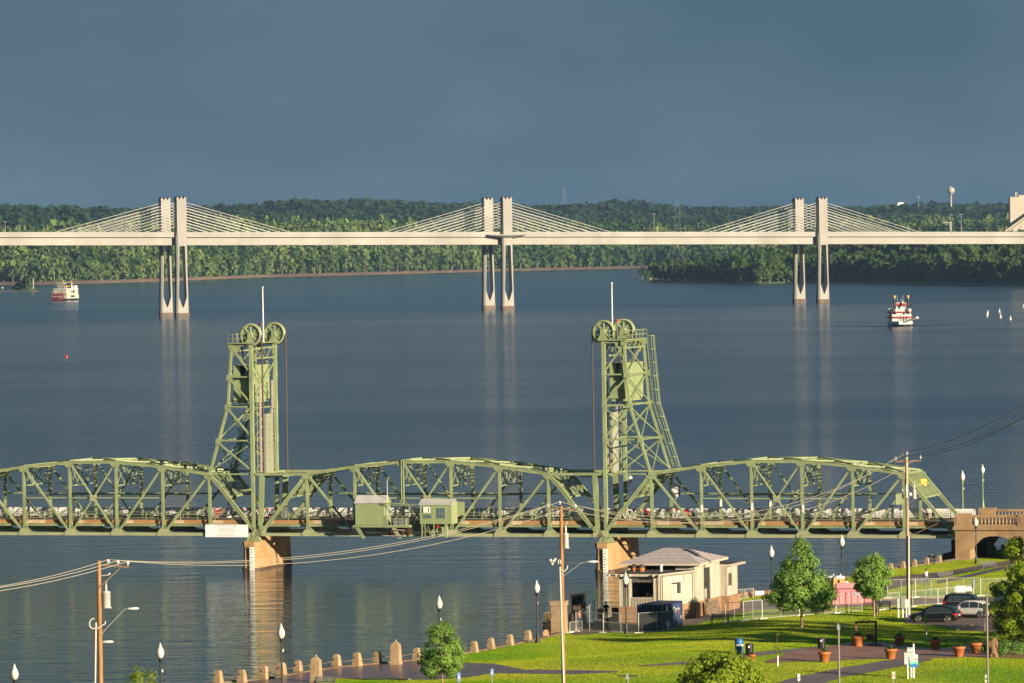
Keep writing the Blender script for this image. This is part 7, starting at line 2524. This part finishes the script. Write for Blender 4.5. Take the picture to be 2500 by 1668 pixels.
# ================================================================== cars
M_tyre = mat('tyre rubber', (0.014, 0.014, 0.015), .8)
M_rim = mat('alloy rim', (0.55, 0.55, 0.55), .3, metal=.8)
M_cglass = mat('tinted car glass', (0.035, 0.05, 0.055), .08, spec=.8)
M_tail = mat('red tail lamp', (0.62, 0.02, 0.02), .25, spec=.7)
M_hlamp = mat('clear head lamp', (0.78, 0.78, 0.76), .15, spec=.8)
M_trim = mat('black car trim', (0.015, 0.015, 0.016), .6)
M_plate = mat('number plate', (0.65, 0.65, 0.62), .5)
def car(label, loc, rz, paint, L=4.75, Wd=1.92, H=1.70, van=False):
    """front towards +x"""
    t = thing('parked_car', label, 'car', loc, rz, 'cars in the parking bay')
    hl = L / 2
    # rings along the length: x, half width, z sill, z belt, half width roof, z roof
    belt = H * .58
    S = [(-hl, .74, .42, .80, .70, .82), (-hl + .06, .86, .34, .95, .78, belt + .02), (-hl + .30, .93, .28, belt + .02, .80, H * (.74 if not van else .93)), (-hl + .75, .955, .26, belt + .01, .74, H * (.90 if not van else .985)), (-hl + 1.5, .96, .26, belt, .735, H), (-hl + 2.3, .96, .26, belt - .02, .73, H * .99),
         (-hl + 2.95, .96, .26, belt - .04, .70, H * .925), (-hl + 3.55, .955, .26, belt - .06, .74, belt + .02), (hl - .55, .94, .28, belt - .13, .72, belt - .07), (hl - .15, .86, .32, belt - .24, .62, belt - .20), (hl, .70, .42, .62, .5, .64)]
    k = Wd / 1.92
    def ring(s):
        x, w, zs, zb, wr, zr = s
        w *= k; wr *= k
        pts = [(x, 0, zs), (x, w * .86, zs), (x, w, zs + .14), (x, w * 1.005, (zs + zb) / 2), (x, w * .985, zb - .03), (x, w * .955, zb), (x, wr + (w * .955 - wr) * .12, zb + (zr - zb) * .86), (x, wr * .86, zr - (zr - zb) * .03), (x, 0, zr)]
        return pts
    b = MB()
    rows = []
    for s in S:
        r_ = ring(s)
        rows.append(r_ + [(x, -y, z) for x, y, z in r_[-2:0:-1]])
    n = len(rows[0])
    vs = [v for r_ in rows for v in r_]
    fs = [(a * n + i, a * n + (i + 1) % n, (a + 1) * n + (i + 1) % n, (a + 1) * n + i) for a in range(len(rows) - 1) for i in range(n)]
    fs += [tuple(range(n - 1, -1, -1)), tuple(range((len(rows) - 1) * n, len(rows) * n))]
    b.add(vs, fs, True)
    body = b.obj('body', paint, t)
    # side glass
    def side_pt(x, f, sg):
        i = 0
        while i < len(S) - 2 and S[i + 1][0] < x: i += 1
        g = (x - S[i][0]) / (S[i + 1][0] - S[i][0])
        a, c = ring(S[i]), ring(S[i + 1])
        q5 = Vector(a[5]).lerp(Vector(c[5]), g); q6 = Vector(a[6]).lerp(Vector(c[6]), g)
        v = q5.lerp(q6, f); v.y = (v.y + .012) * sg
        return v
    for sg in (-1, 1):
        for x0, x1, nm in ((-hl + .42, -hl + 1.05, 'rear_quarter_window'), (-hl + 1.12, -hl + 2.0, 'rear_side_window'), (-hl + 2.07, -hl + 3.25, 'front_side_window')):
            b = MB(); vs = []
            m = 5
            for j in range(m + 1):
                x = x0 + (x1 - x0) * j / m
                f1 = .93
                if nm == 'front_side_window': f1 = .93 * min(1, (x1 + .02 - x) / .55 + .05)
                if nm == 'rear_quarter_window': f1 = .93 * min(1, .25 + (x - x0) / .5)
                vs += [side_pt(x, .06, sg), side_pt(x, max(.08, f1), sg)]
            b.add(vs, [(2 * j, 2 * j + 2, 2 * j + 3, 2 * j + 1) for j in range(m)])
            b.obj(nm, M_cglass, t)
        b = MB()
        for j in range(8):
            xa, xb = -hl + .5 + j * .34, -hl + .5 + (j + 1) * .34
            b.beam(side_pt(xa, .0, sg), side_pt(xb, .0, sg), .02, .035)
        b.obj('belt_moulding', M_rim, t)
        b = MB(); b.box((-hl + 3.0, sg * (.96 * k + .12), belt + .06), (.16, .2, .15)); b.obj('mirror', paint, t)
        b = MB(); b.bx(-hl + .7, hl - .8, sg * .95 * k - .02, sg * .95 * k + .03, .24, .40); b.obj('sill_trim', M_trim, t)
        b = MB(); b.bx(-hl + .75, -hl + 2.7, sg * .62 * k - .02, sg * .62 * k + .02, H * 1.0, H * 1.03); b.obj('roof_rail', M_trim, t)
        b = MB(); b.box((-hl + 1.35, sg * .975 * k, belt - .12), (.2, .04, .035)); b.box((-hl + 2.3, sg * .975 * k, belt - .14), (.2, .04, .035)); b.obj('door_handle', paint, t)
    # screens
    def strip(i0, i1, f0, f1, nm, off):
        a, c = ring(S[i0]), ring(S[i1])
        b = MB()
        pa, pb = Vector(a[8]), Vector(c[8])
        wa, wb = a[6][1] * .92, c[6][1] * .92
        p0, p1 = pa.lerp(pb, f0), pa.lerp(pb, f1)
        w0, w1 = wa + (wb - wa) * f0, wa + (wb - wa) * f1
        o = Vector(off)
        b.add([p0 + Vector((0, -w0, -.03)) + o, p0 + o, p0 + Vector((0, w0, -.03)) + o, p1 + Vector((0, w1, -.03)) + o, p1 + o, p1 + Vector((0, -w1, -.03)) + o], [(0, 1, 4, 5), (1, 2, 3, 4)])
        b.obj(nm, M_cglass, t)
    strip(6, 7, .05, .95, 'windscreen', (.02, 0, .02))
    strip(1, 2, .05, .92, 'rear_window', (-.02, 0, .02))
    for sg in (-1, 1):
        b = MB(); b.box((-hl + .05, sg * .70 * k, belt - .10), (.12, .40, .16)); b.box((-hl + .2, sg * .90 * k, belt - .10), (.35, .09, .15)); b.obj('tail_lamp', M_tail, t)
        b = MB(); b.ball((hl - .18, sg * .64 * k, belt - .36), (.16, .22, .09)); b.obj('headlight', M_hlamp, t)
        b = MB(); b.box((-hl + .02, sg * .62 * k, .55), (.08, .22, .05)); b.obj('reflector', M_tail, t)
    b = MB(); b.box((-hl + .01, 0, .72), (.05, .5, .13)); b.obj('number_plate', M_plate, t)
    b = MB(); b.box((-hl + .06, 0, .42), (.12, 1.5 * k, .22)); b.obj('rear_bumper', M_trim, t)
    b = MB(); b.box((hl - .05, 0, .52), (.08, 1.0 * k, .26)); b.obj('grille', M_trim, t)
    for x in (-hl + .92, hl - .92):
        for sg in (-1, 1):
            b = MB(); b.lathe([(.22, -.11), (.335, -.12), (.355, -.08), (.355, .08), (.335, .12), (.22, .11)], (x, sg * (Wd / 2 - .10), .355), 18, 'Y'); w = b.obj('wheel', M_tyre, t)
            yo = sg * (Wd / 2 + .012)
            b = MB()
            for i in range(5):
                a = i * 2 * math.pi / 5
                for da in (-.16, .16):
                    b.beam((x, yo, .355), (x + .23 * math.cos(a + da), yo, .355 + .23 * math.sin(a + da)), .03, .045)
            b.lathe([(.21, -.02), (.25, -.02), (.25, .02), (.21, .02), (.21, -.02)], (x, yo, .355), 16, 'Y')
            b.obj('rim', M_rim, w)
            b = MB(); b.lathe([(.37, -.02), (.43, -.02), (.43, .015), (.37, .015), (.37, -.02)], (x, sg * (Wd / 2 - .005) * .99, .37), 18, 'Y'); b.obj('arch_trim', M_trim, t)
    return t
M_pblack = mat('black car paint', (0.008, 0.009, 0.010), .3, coat=.5, spec=.4)
M_pwhite = mat('white car paint', (0.70, 0.68, 0.65), .35, coat=.6)
M_pnavy = mat('dark navy car paint', (0.008, 0.011, 0.018), .3, coat=.5, spec=.4)
car('black car nearest the camera, red tail lamp towards the white car', T(2284, 1519), math.pi - .38, M_pblack, 4.7, 1.9, 1.62)
car('white car with a dark roof line parked between two dark cars', T(2366, 1508), math.pi - .50, M_pwhite, 4.9, 1.95, 1.72)
car('dark navy van seen over the roof of the white car', T(2368, 1494), -.30, M_pnavy, 5.1, 2.0, 1.80, True)
car('dark car with bright head lamps half hidden by the big tree', T(2452, 1497), -2.0, M_pblack, 4.8, 1.95, 1.75)
car('dark car farthest back behind the big tree', T(2472, 1478), -2.1, M_pnavy, 4.8, 1.95, 1.75)

# ================================================================== people
M_skin = mat('skin', (0.50, 0.28, 0.18), .6)
M_hairb = mat('blonde hair', (0.52, 0.33, 0.13), .6)
M_haird = mat('dark hair', (0.03, 0.02, 0.014), .6)
M_cblack = mat('black cloth', (0.014, 0.014, 0.016), .85)
M_cwhite = mat('white cloth', (0.68, 0.66, 0.63), .85)
M_denim = mat('blue denim', (0.07, 0.12, 0.24), .85)
M_cred = mat('salmon red cloth', (0.48, 0.13, 0.12), .85)
M_khaki = mat('khaki cloth', (0.30, 0.24, 0.14), .85)
M_shoe = mat('dark shoe', (0.03, 0.025, 0.022), .7)
def skin_mesh(nodes, edges, root, lv=1):
    """nodes: (pos, radius); grown into one continuous surface"""
    me = bpy.data.meshes.new('skin')
    me.from_pydata([n[0] for n in nodes], edges, [])
    o = bpy.data.objects.new('skin_tmp', me)
    COL.objects.link(o)
    md = o.modifiers.new('s', 'SKIN')
    sv = me.skin_vertices[0].data
    for i, n in enumerate(nodes):
        r = n[1]
        sv[i].radius = (r, r) if not hasattr(r, '__len__') else r
        sv[i].use_root = (i == root)
    sb = o.modifiers.new('u', 'SUBSURF'); sb.levels = lv; sb.render_levels = lv
    dg = bpy.context.evaluated_depsgraph_get()
    out_ = bpy.data.meshes.new_from_object(o.evaluated_get(dg))
    bpy.data.objects.remove(o); bpy.data.meshes.remove(me)
    out_.polygons.foreach_set('use_smooth', [True] * len(out_.polygons))
    return out_
def person(label, loc, rz, pose, top, legs, hair, hs=1.0, long_hair=False, sleeves=True, bare_legs=False):
    """faces +x; pose: dict of joint positions in metres"""
    t = thing('person', label, 'person', loc, rz, None)
    J = dict(pel=(0, 0, .95), chest=(.01, 0, 1.28), neck=(.01, 0, 1.47), head=(.03, 0, 1.62), shl=(0, .19, 1.42), shr=(0, -.19, 1.42), ell=(-.02, .25, 1.14), elr=(-.02, -.25, 1.14), hal=(.10, .25, .90), har=(.10, -.25, .90),
             hpl=(0, .09, .92), hpr=(0, -.09, .92), knl=(.03, .10, .50), knr=(.03, -.10, .50), ftl=(0, .10, .08), ftr=(0, -.10, .08))
    J.update(pose)
    V = {k: Vector(v) for k, v in J.items()}
    def toe(k, kn):
        return V[k] + Vector((.17, 0, -.04))
    hd = (V['head'] - V['neck']).normalized()
    order = ['pel', 'chest', 'neck', 'head', 'shl', 'shr', 'ell', 'elr', 'hal', 'har', 'hpl', 'hpr', 'knl', 'knr', 'ftl', 'ftr']
    rad = dict(pel=(.15, .12), chest=(.155, .115), neck=.055, head=.095, shl=.07, shr=.07, ell=.042, elr=.042, hal=.028, har=.028, hpl=.085, hpr=.085, knl=.058, knr=.058, ftl=.042, ftr=.042)
    nodes = [(V[k], rad[k]) for k in order] + [(V['head'] + hd * .10, .075), (toe('ftl', 0), .035), (toe('ftr', 0), .035)]
    ix = {k: i for i, k in enumerate(order)}
    E = [('pel', 'chest'), ('chest', 'neck'), ('neck', 'head'), ('chest', 'shl'), ('chest', 'shr'), ('shl', 'ell'), ('shr', 'elr'), ('ell', 'hal'), ('elr', 'har'), ('pel', 'hpl'), ('pel', 'hpr'), ('hpl', 'knl'), ('hpr', 'knr'), ('knl', 'ftl'), ('knr', 'ftr')]
    ed = [(ix[a], ix[c]) for a, c in E] + [(ix['head'], 16), (ix['ftl'], 17), (ix['ftr'], 18)]
    # fingers: five short unequal chains on each hand
    for hk, ek in (('hal', 'ell'), ('har', 'elr')):
        d = (V[hk] - V[ek]).normalized()
        sd = d.cross(Vector((1, 0, 0)));
        if sd.length < .1: sd = Vector((0, 1, 0))
        sd.normalize(); fw = sd.cross(d)
        palm = len(nodes); nodes.append((V[hk] + d * .07, .030)); ed.append((ix[hk], palm))
        for j, (off, ln) in enumerate(((-.030, .065), (-.010, .075), (.010, .08), (.030, .07))):
            a = len(nodes); nodes.append((V[hk] + d * .10 + fw * off, .010)); nodes.append((V[hk] + d * (.10 + ln * .6) + fw * off + sd * .012, .009)); nodes.append((V[hk] + d * (.10 + ln) + fw * off + sd * .03, .008))
            ed += [(palm, a), (a, a + 1), (a + 1, a + 2)]
        a = len(nodes); nodes.append((V[hk] + d * .06 + fw * .045, .010)); nodes.append((V[hk] + d * .10 + fw * .06, .009)); ed += [(palm, a), (a, a + 1)]
    me = skin_mesh(nodes, ed, 0)
    me.materials.clear(); me.materials.append(M_skin)
    link('body', me, t)
    def sub(keys, edges, grow, m, nm, extra=()):
        kk = {k: i for i, k in enumerate(keys)}
        def rr_(k):
            r = rad[k]
            return tuple(x + grow for x in r) if hasattr(r, '__len__') else r + grow
        nn = [(V[k], rr_(k)) for k in keys]
        mm = skin_mesh(nn, [(kk[a], kk[c]) for a, c in edges], 0)
        mm.materials.clear(); mm.materials.append(m)
        link(nm, mm, t)
    if sleeves:
        sub(['pel', 'chest', 'shl', 'shr', 'ell', 'elr'], [('pel', 'chest'), ('chest', 'shl'), ('chest', 'shr'), ('shl', 'ell'), ('shr', 'elr')], .022, top, 'shirt')
    else:
        sub(['pel', 'chest', 'shl', 'shr'], [('pel', 'chest'), ('chest', 'shl'), ('chest', 'shr')], .018, top, 'top')
    if bare_legs:
        V2 = {'hl2': V['hpl'].lerp(V['knl'], .35), 'hr2': V['hpr'].lerp(V['knr'], .35)}
        V.update(V2); rad.update(hl2=.08, hr2=.08)
        sub(['pel', 'hpl', 'hpr', 'hl2', 'hr2'], [('pel', 'hpl'), ('pel', 'hpr'), ('hpl', 'hl2'), ('hpr', 'hr2')], .02, legs, 'shorts')
    else:
        sub(['pel', 'hpl', 'hpr', 'knl', 'knr', 'ftl', 'ftr'], [('pel', 'hpl'), ('pel', 'hpr'), ('hpl', 'knl'), ('hpr', 'knr'), ('knl', 'ftl'), ('knr', 'ftr')], .02, legs, 'trousers')
    for k in ('ftl', 'ftr'):
        b = MB(); b.ball(V[k] + Vector((.07, 0, -.035)), (.15, .055, .05), 8, 6); b.obj('shoe', M_shoe, t)
    hc = V['head'] + hd * .05
    up_ = hd
    fwd = Vector((1, 0, 0)) - hd * hd.x; fwd.normalize()
    b = MB(); b.ball(hc - fwd * .025 + up_ * .035, (.115, .11, .125), 10, 8)
    if long_hair: b.ball(hc - fwd * .075 - up_ * .10, (.07, .10, .2), 8, 6)
    b.obj('hair', hair, t)
    side = up_.cross(fwd)
    b = MB(); b.ball(hc + fwd * .115 - up_ * .01, (.02, .015, .025), 6, 5); b.obj('nose', M_skin, t)
    b = MB()
    for s_ in (-1, 1): b.ball(hc + fwd * .092 + side * (.035 * s_) + up_ * .02, .013, 6, 5)
    b.obj('eyes', M_ink, t)
    b = MB(); b.ball(hc + fwd * .094 - up_ * .055, (.012, .025, .008), 6, 5); b.obj('mouth', M_cred, t)
    b = MB()
    for s_ in (-1, 1): b.ball(hc + side * (.098 * s_), (.018, .012, .03), 6, 5)
    b.obj('ears', M_skin, t)
    return t
walk = dict(knl=(.16, .10, .52), ftl=(.24, .10, .09), knr=(-.06, -.10, .50), ftr=(-.26, -.10, .13), ell=(-.12, .25, 1.15), hal=(-.10, .26, .91), elr=(.08, -.25, 1.15), har=(.24, -.24, .97))
def G_stand(px, py): return T(px, py)
person('person with long blonde hair, black top and bare legs by the river wall', G_stand(2086, 1431), -1.5, dict(hal=(.16, .2, 1.0), ell=(.02, .27, 1.12), elr=(-.02, -.26, 1.12), har=(.10, -.24, .88)), M_cblack, M_cblack, M_hairb, long_hair=True, sleeves=False, bare_legs=True)
person('person in a white shirt and blue jeans walking across the grass', G_stand(2262, 1431), 2.3, walk, M_cwhite, M_denim, M_haird)
person('person in black bending over between two bollards', G_stand(2281, 1378), 2.9, dict(pel=(0, 0, .90), chest=(.24, 0, 1.08), neck=(.42, 0, 1.05), head=(.54, 0, 1.0), shl=(.36, .18, 1.03), shr=(.36, -.18, 1.03), ell=(.40, .20, .76), elr=(.40, -.20, .76), hal=(.50, .16, .55), har=(.50, -.16, .55)), M_cblack, M_cblack, M_haird)
person('person in a salmon red shirt beside the dark gate pillar', G_stand(1415, 1534), 2.6, dict(ell=(.05, .27, 1.15), hal=(.25, .18, 1.05)), M_cred, M_denim, M_haird)
person('dark clothed person standing at the black low wall left of the boathouse', G_stand(1480, 1513), 1.6, {}, M_cblack, M_cblack, M_haird)
person('person in a pale shirt with dark shorts behind the pink skip', G_stand(2066, 1455), -1.2, dict(ell=(.1, .3, 1.2), hal=(.3, .3, 1.25)), M_cwhite, M_cblack, M_haird, bare_legs=True)
person('person with auburn hair half hidden behind the lamp post and toilets', G_stand(2052, 1447), -1.4, {}, M_khaki, M_denim, mat('auburn hair', (.25, .10, .04), .6))
for px, n, rz, tp, lg, sl, lb in ((2264, 1.5, -TH + .1, M_cred, M_cblack, False, 'person in a sleeveless red top walking on the bridge, left of the two'), (2279, 2.2, -TH + .1, M_cblack, M_cblack, True, 'person dressed in black walking on the bridge, right of the two')):
    person(lb, BR(S_at(px, n, DECKZ), n, DECKZ), rz, walk, tp, lg, M_haird, sleeves=sl, bare_legs=not sl)

# ================================================================== park trees
def fine_crown(nl, seed, prof, W, H, leaf, clumps=60, spread=.16, zb=0.0, lean=0.0):
    """leaf-sized faces gathered in clumps through the crown; prof: radius (0..1) over height (0..1)"""
    r = np.random.RandomState(seed)
    pz = [p[0] for p in prof]; pr = [p[1] for p in prof]
    C = []
    while len(C) < clumps:
        z = r.rand()
        R = np.interp(z, pz, pr)
        if r.rand() > R: continue
        a = r.rand() * 6.283; q = R * (0.45 + .55 * math.sqrt(r.rand()))
        C.append((q * math.cos(a) * W / 2, q * math.sin(a) * W / 2, z * H, (.6 + .8 * r.rand()) * spread * W))
    C = np.array(C)
    ci = r.randint(0, len(C), nl)
    d = r.randn(nl, 3); d /= np.linalg.norm(d, axis=1)[:, None]
    rad = C[ci, 3] * (r.rand(nl) ** .45)
    p = C[ci, :3] + d * rad[:, None] * np.array([1, 1, .75])
    ow = p - np.array([0, 0, H * .4]); ow /= np.linalg.norm(ow, axis=1)[:, None] + 1e-6
    nrm = .9 * ow + .7 * d + .5 * r.randn(nl, 3); nrm[:, 2] += .15; nrm /= np.linalg.norm(nrm, axis=1)[:, None]
    t = np.cross(nrm, r.randn(nl, 3)); t /= np.linalg.norm(t, axis=1)[:, None]
    b_ = np.cross(nrm, t)
    s = leaf * r.uniform(.6, 1.3, nl)[:, None]
    V = np.stack([p - t * s * .5, p - b_ * s * .32, p + t * s * .55, p + b_ * s * .32], 1)
    V[:, :, 2] += zb
    tone = np.repeat((C[ci, 3] / C[:, 3].max() - .5) * .25 + .15 * (r.rand(nl) - .5), 4)
    return V.reshape(-1, 3), tone, C
def park_tree(name, label, loc, H, W, zb, nl, seed, prof, m, bark, leaf=.2, clumps=60, r0=.12, spread=.16, cat='tree', group=None, nlimb=14):
    t = thing(name, label, cat, loc, 0, group)
    V, tone, C = fine_crown(nl, seed, prof, W, H - zb, leaf, clumps, spread, zb)
    o = big_mesh('crown', V, np.arange(len(V)).reshape(-1, 4), m, None, tone); o.parent = t
    b = MB()
    z1 = zb + (H - zb) * .5
    pts = [(0, 0, -.1), (.02, 0, zb * .6), (-.02, .03, zb + .3), (.03, 0, zb + (H - zb) * .35), (0, 0, z1)]
    rr_ = [r0 * 1.15, r0, r0 * .9, r0 * .6, r0 * .15]
    for i in range(4): b.tube(pts[i], pts[i + 1], rr_[i], rr_[i + 1], 9)
    b.obj('trunk', bark, t)
    b = MB()
    rs_ = random.Random(seed)
    for k in range(nlimb):
        c = C[rs_.randrange(len(C))]
        z0 = max(zb * .9, min(z1 - .2, zb + c[2] * .55))
        b.tube((0, 0, z0), (c[0] * .9, c[1] * .9, zb + c[2]), r0 * .35, r0 * .08, 6)
    b.obj('limb', bark, t)
    return t
LM_park = leafmat('park tree leaves', (0.060, 0.170, 0.012), (0.34, 0.50, 0.12), .5, 1.2)
LM_park2 = leafmat('yellow green leaves', (0.085, 0.175, 0.010), (0.40, 0.49, 0.05), .55, 1.0)
M_tbark = mat('tan young bark', (0.42, 0.26, 0.13), .85, var=.3, scale=4)
pyr = [(0, .6), (.08, .95), (.2, 1.0), (.4, .72), (.6, .48), (.8, .28), (.92, .15), (1, .04)]
def at(px, py): return T(px, py)
def hgt(p, px, py):
    return AT(px, py, p.y).z - p.z
p = at(1957, 1533)
u = p.y / F_PX
park_tree('young_oak_tree', 'largest young leafy tree on the lawn, pyramid shaped, in front of the pink skip', p, hgt(p, 1955, 1318), 172 * u, (1533 - 1487) * u, 15000, 33, pyr, LM_park, M_tbark, .25, 150, .14, .10)
p = at(2134, 1507); u = p.y / F_PX
park_tree('young_oak_tree', 'smaller round topped young tree left of the pale utility pole', p, hgt(p, 2140, 1356), 92 * u, (1507 - 1457) * u, 9500, 22, [(0, .5), (.15, .9), (.4, 1), (.7, .85), (.9, .55), (1, .1)], LM_park, M_tbark, .22, 80, .09, .17)
p = at(1080, 1676); u = p.y / F_PX
park_tree('young_oak_tree', 'small pyramid shaped tree at the edge of the wet plaza', p, hgt(p, 1078, 1514), 112 * u, (1676 - 1652) * u, 9000, 23, [(0, .5), (.12, .95), (.3, 1.0), (.55, .72), (.8, .45), (.95, .22), (1, .08)], LM_park, M_tbark, .18, 70, .07, .15)
p = T(352, 1780); q = AT(352, 1640, p.y)
park_tree('young_oak_tree', 'tree whose bright top just shows at the bottom left', p, q.z - p.z, 2.6, 1.4, 3500, 24, [(0, .5), (.3, 1), (.7, .9), (.9, .6), (1, .3)], LM_park2, M_tbark, .17, 40, .08, .2)
p = T(1768, 1745); q = AT(1768, 1600, p.y)
park_tree('round_maple_tree', 'dense round green tree at the bottom edge below the bins', p, q.z - p.z, 200 * p.y / F_PX, .5, 22000, 25, [(0, .7), (.2, .95), (.5, 1), (.8, .8), (.95, .45), (1, .2)], LM_park2, M_bark, .27, 150, .15, .12)
p = T(2514, 1592); u = p.y / F_PX
park_tree('spreading_oak_tree', 'tall feathery green tree at the right picture edge', p, hgt(p, 2512, 1300), 188 * u, .6, 19000, 26, [(0, .55), (.1, .8), (.3, 1.0), (.55, .9), (.8, .7), (1, .3)], LM_park2, M_bark, .30, 110, .22, .115, nlimb=22)
p = T(2560, 1560); u = p.y / F_PX
park_tree('spreading_oak_tree', 'dark tree mostly outside the right picture edge', p, 9.5, 7.0, 1.5, 6000, 28, [(0, .5), (.3, 1.0), (.7, .8), (1, .3)], LM_park, M_bark, .28, 60, .2, .14)
# low shrubs under the big tree
for i, (px, py, w, h, lb) in enumerate(((2470, 1600, 3.0, 1.3, 'low spreading shrub under the big tree at the right edge'), (2400, 1592, 1.2, .6, 'small dark shrub behind the tall brown pole'))):
    p = T(px, py)
    park_tree('low_shrub', lb, p, h, w, .05, 1500, 40 + i, [(0, .9), (.5, 1), (1, .4)], LM_park, M_bark, .16, 25, .04, .22, 'shrub')
def sapling(px, py, ytop, label, ww=14):
    p = T(px, py); u = p.y / F_PX
    t = thing('sapling', label, 'tree', p, 0, 'guarded saplings')
    H = (py - ytop) * u
    V, tone, C = fine_crown(130, px, [(0, .3), (.4, 1), (.8, .7), (1, .2)], ww * u, H * .58, .17, 9, .22, H * .42)
    o = big_mesh('crown', V, np.arange(len(V)).reshape(-1, 4), LM_park2, None, tone); o.parent = t
    b = MB(); b.tube((0, 0, 0), (-.02, 0, H * .5), .03, .022, 6); b.tube((-.02, 0, H * .5), (-.08, 0, H * .97), .02, .008, 5)
    for c in C: b.tube((-.04, 0, H * .42 + c[2] * .6), (c[0], c[1], H * .42 + c[2]), .012, .005, 4)
    b.obj('stem', M_bark, t)
    b = MB(); b.tube((.0, 0, 0), (0, 0, 27 * u if ytop > 1540 else 23 * u), .065, n=8); b.obj('trunk_guard', M_white, t)
sapling(1899, 1628, 1546, 'thin sapling with a white trunk guard left of the brown plaza', 22)
sapling(2262, 1559, 1488, 'thin sapling with a white trunk guard in front of the black car', 14)
for i, (x, y, h, w) in enumerate(((52, 452, 12, 9), (61, 457, 13, 9))):
    park_tree('spreading_oak_tree', ['broad tree just outside the right picture edge, shading the lawn', 'taller broad tree farther outside the right picture edge'][i], (x, y, float(land_z(x, y))), h, w, 1.6, 7000, 60 + i, [(0, .5), (.3, 1.0), (.7, .8), (1, .3)], LM_park, M_bark, .34, 60, .2, .14)
# two unseen trees outside the right edge, inferred from the shade across the lawn
# ================================================================== haze
def haze_box():
    m = bpy.data.materials.new('thin river haze')
    m.use_nodes = True
    t = m.node_tree; t.nodes.clear()
    o = t.nodes.new('ShaderNodeOutputMaterial')
    v = t.nodes.new('ShaderNodeVolumePrincipled')
    v.inputs['Color'].default_value = (0.38, 0.62, 1.0, 1)
    v.inputs['Density'].default_value = HAZE_D
    v.inputs['Anisotropy'].default_value = 0.0
    t.links.new(v.outputs[0], o.inputs['Volume'])
    b = MB(); b.bx(-1500, 1500, -300, 9500, -4, 150)
    return b.obj('haze', m, kind='stuff')
HAZE_D = 0.000020
haze_box()
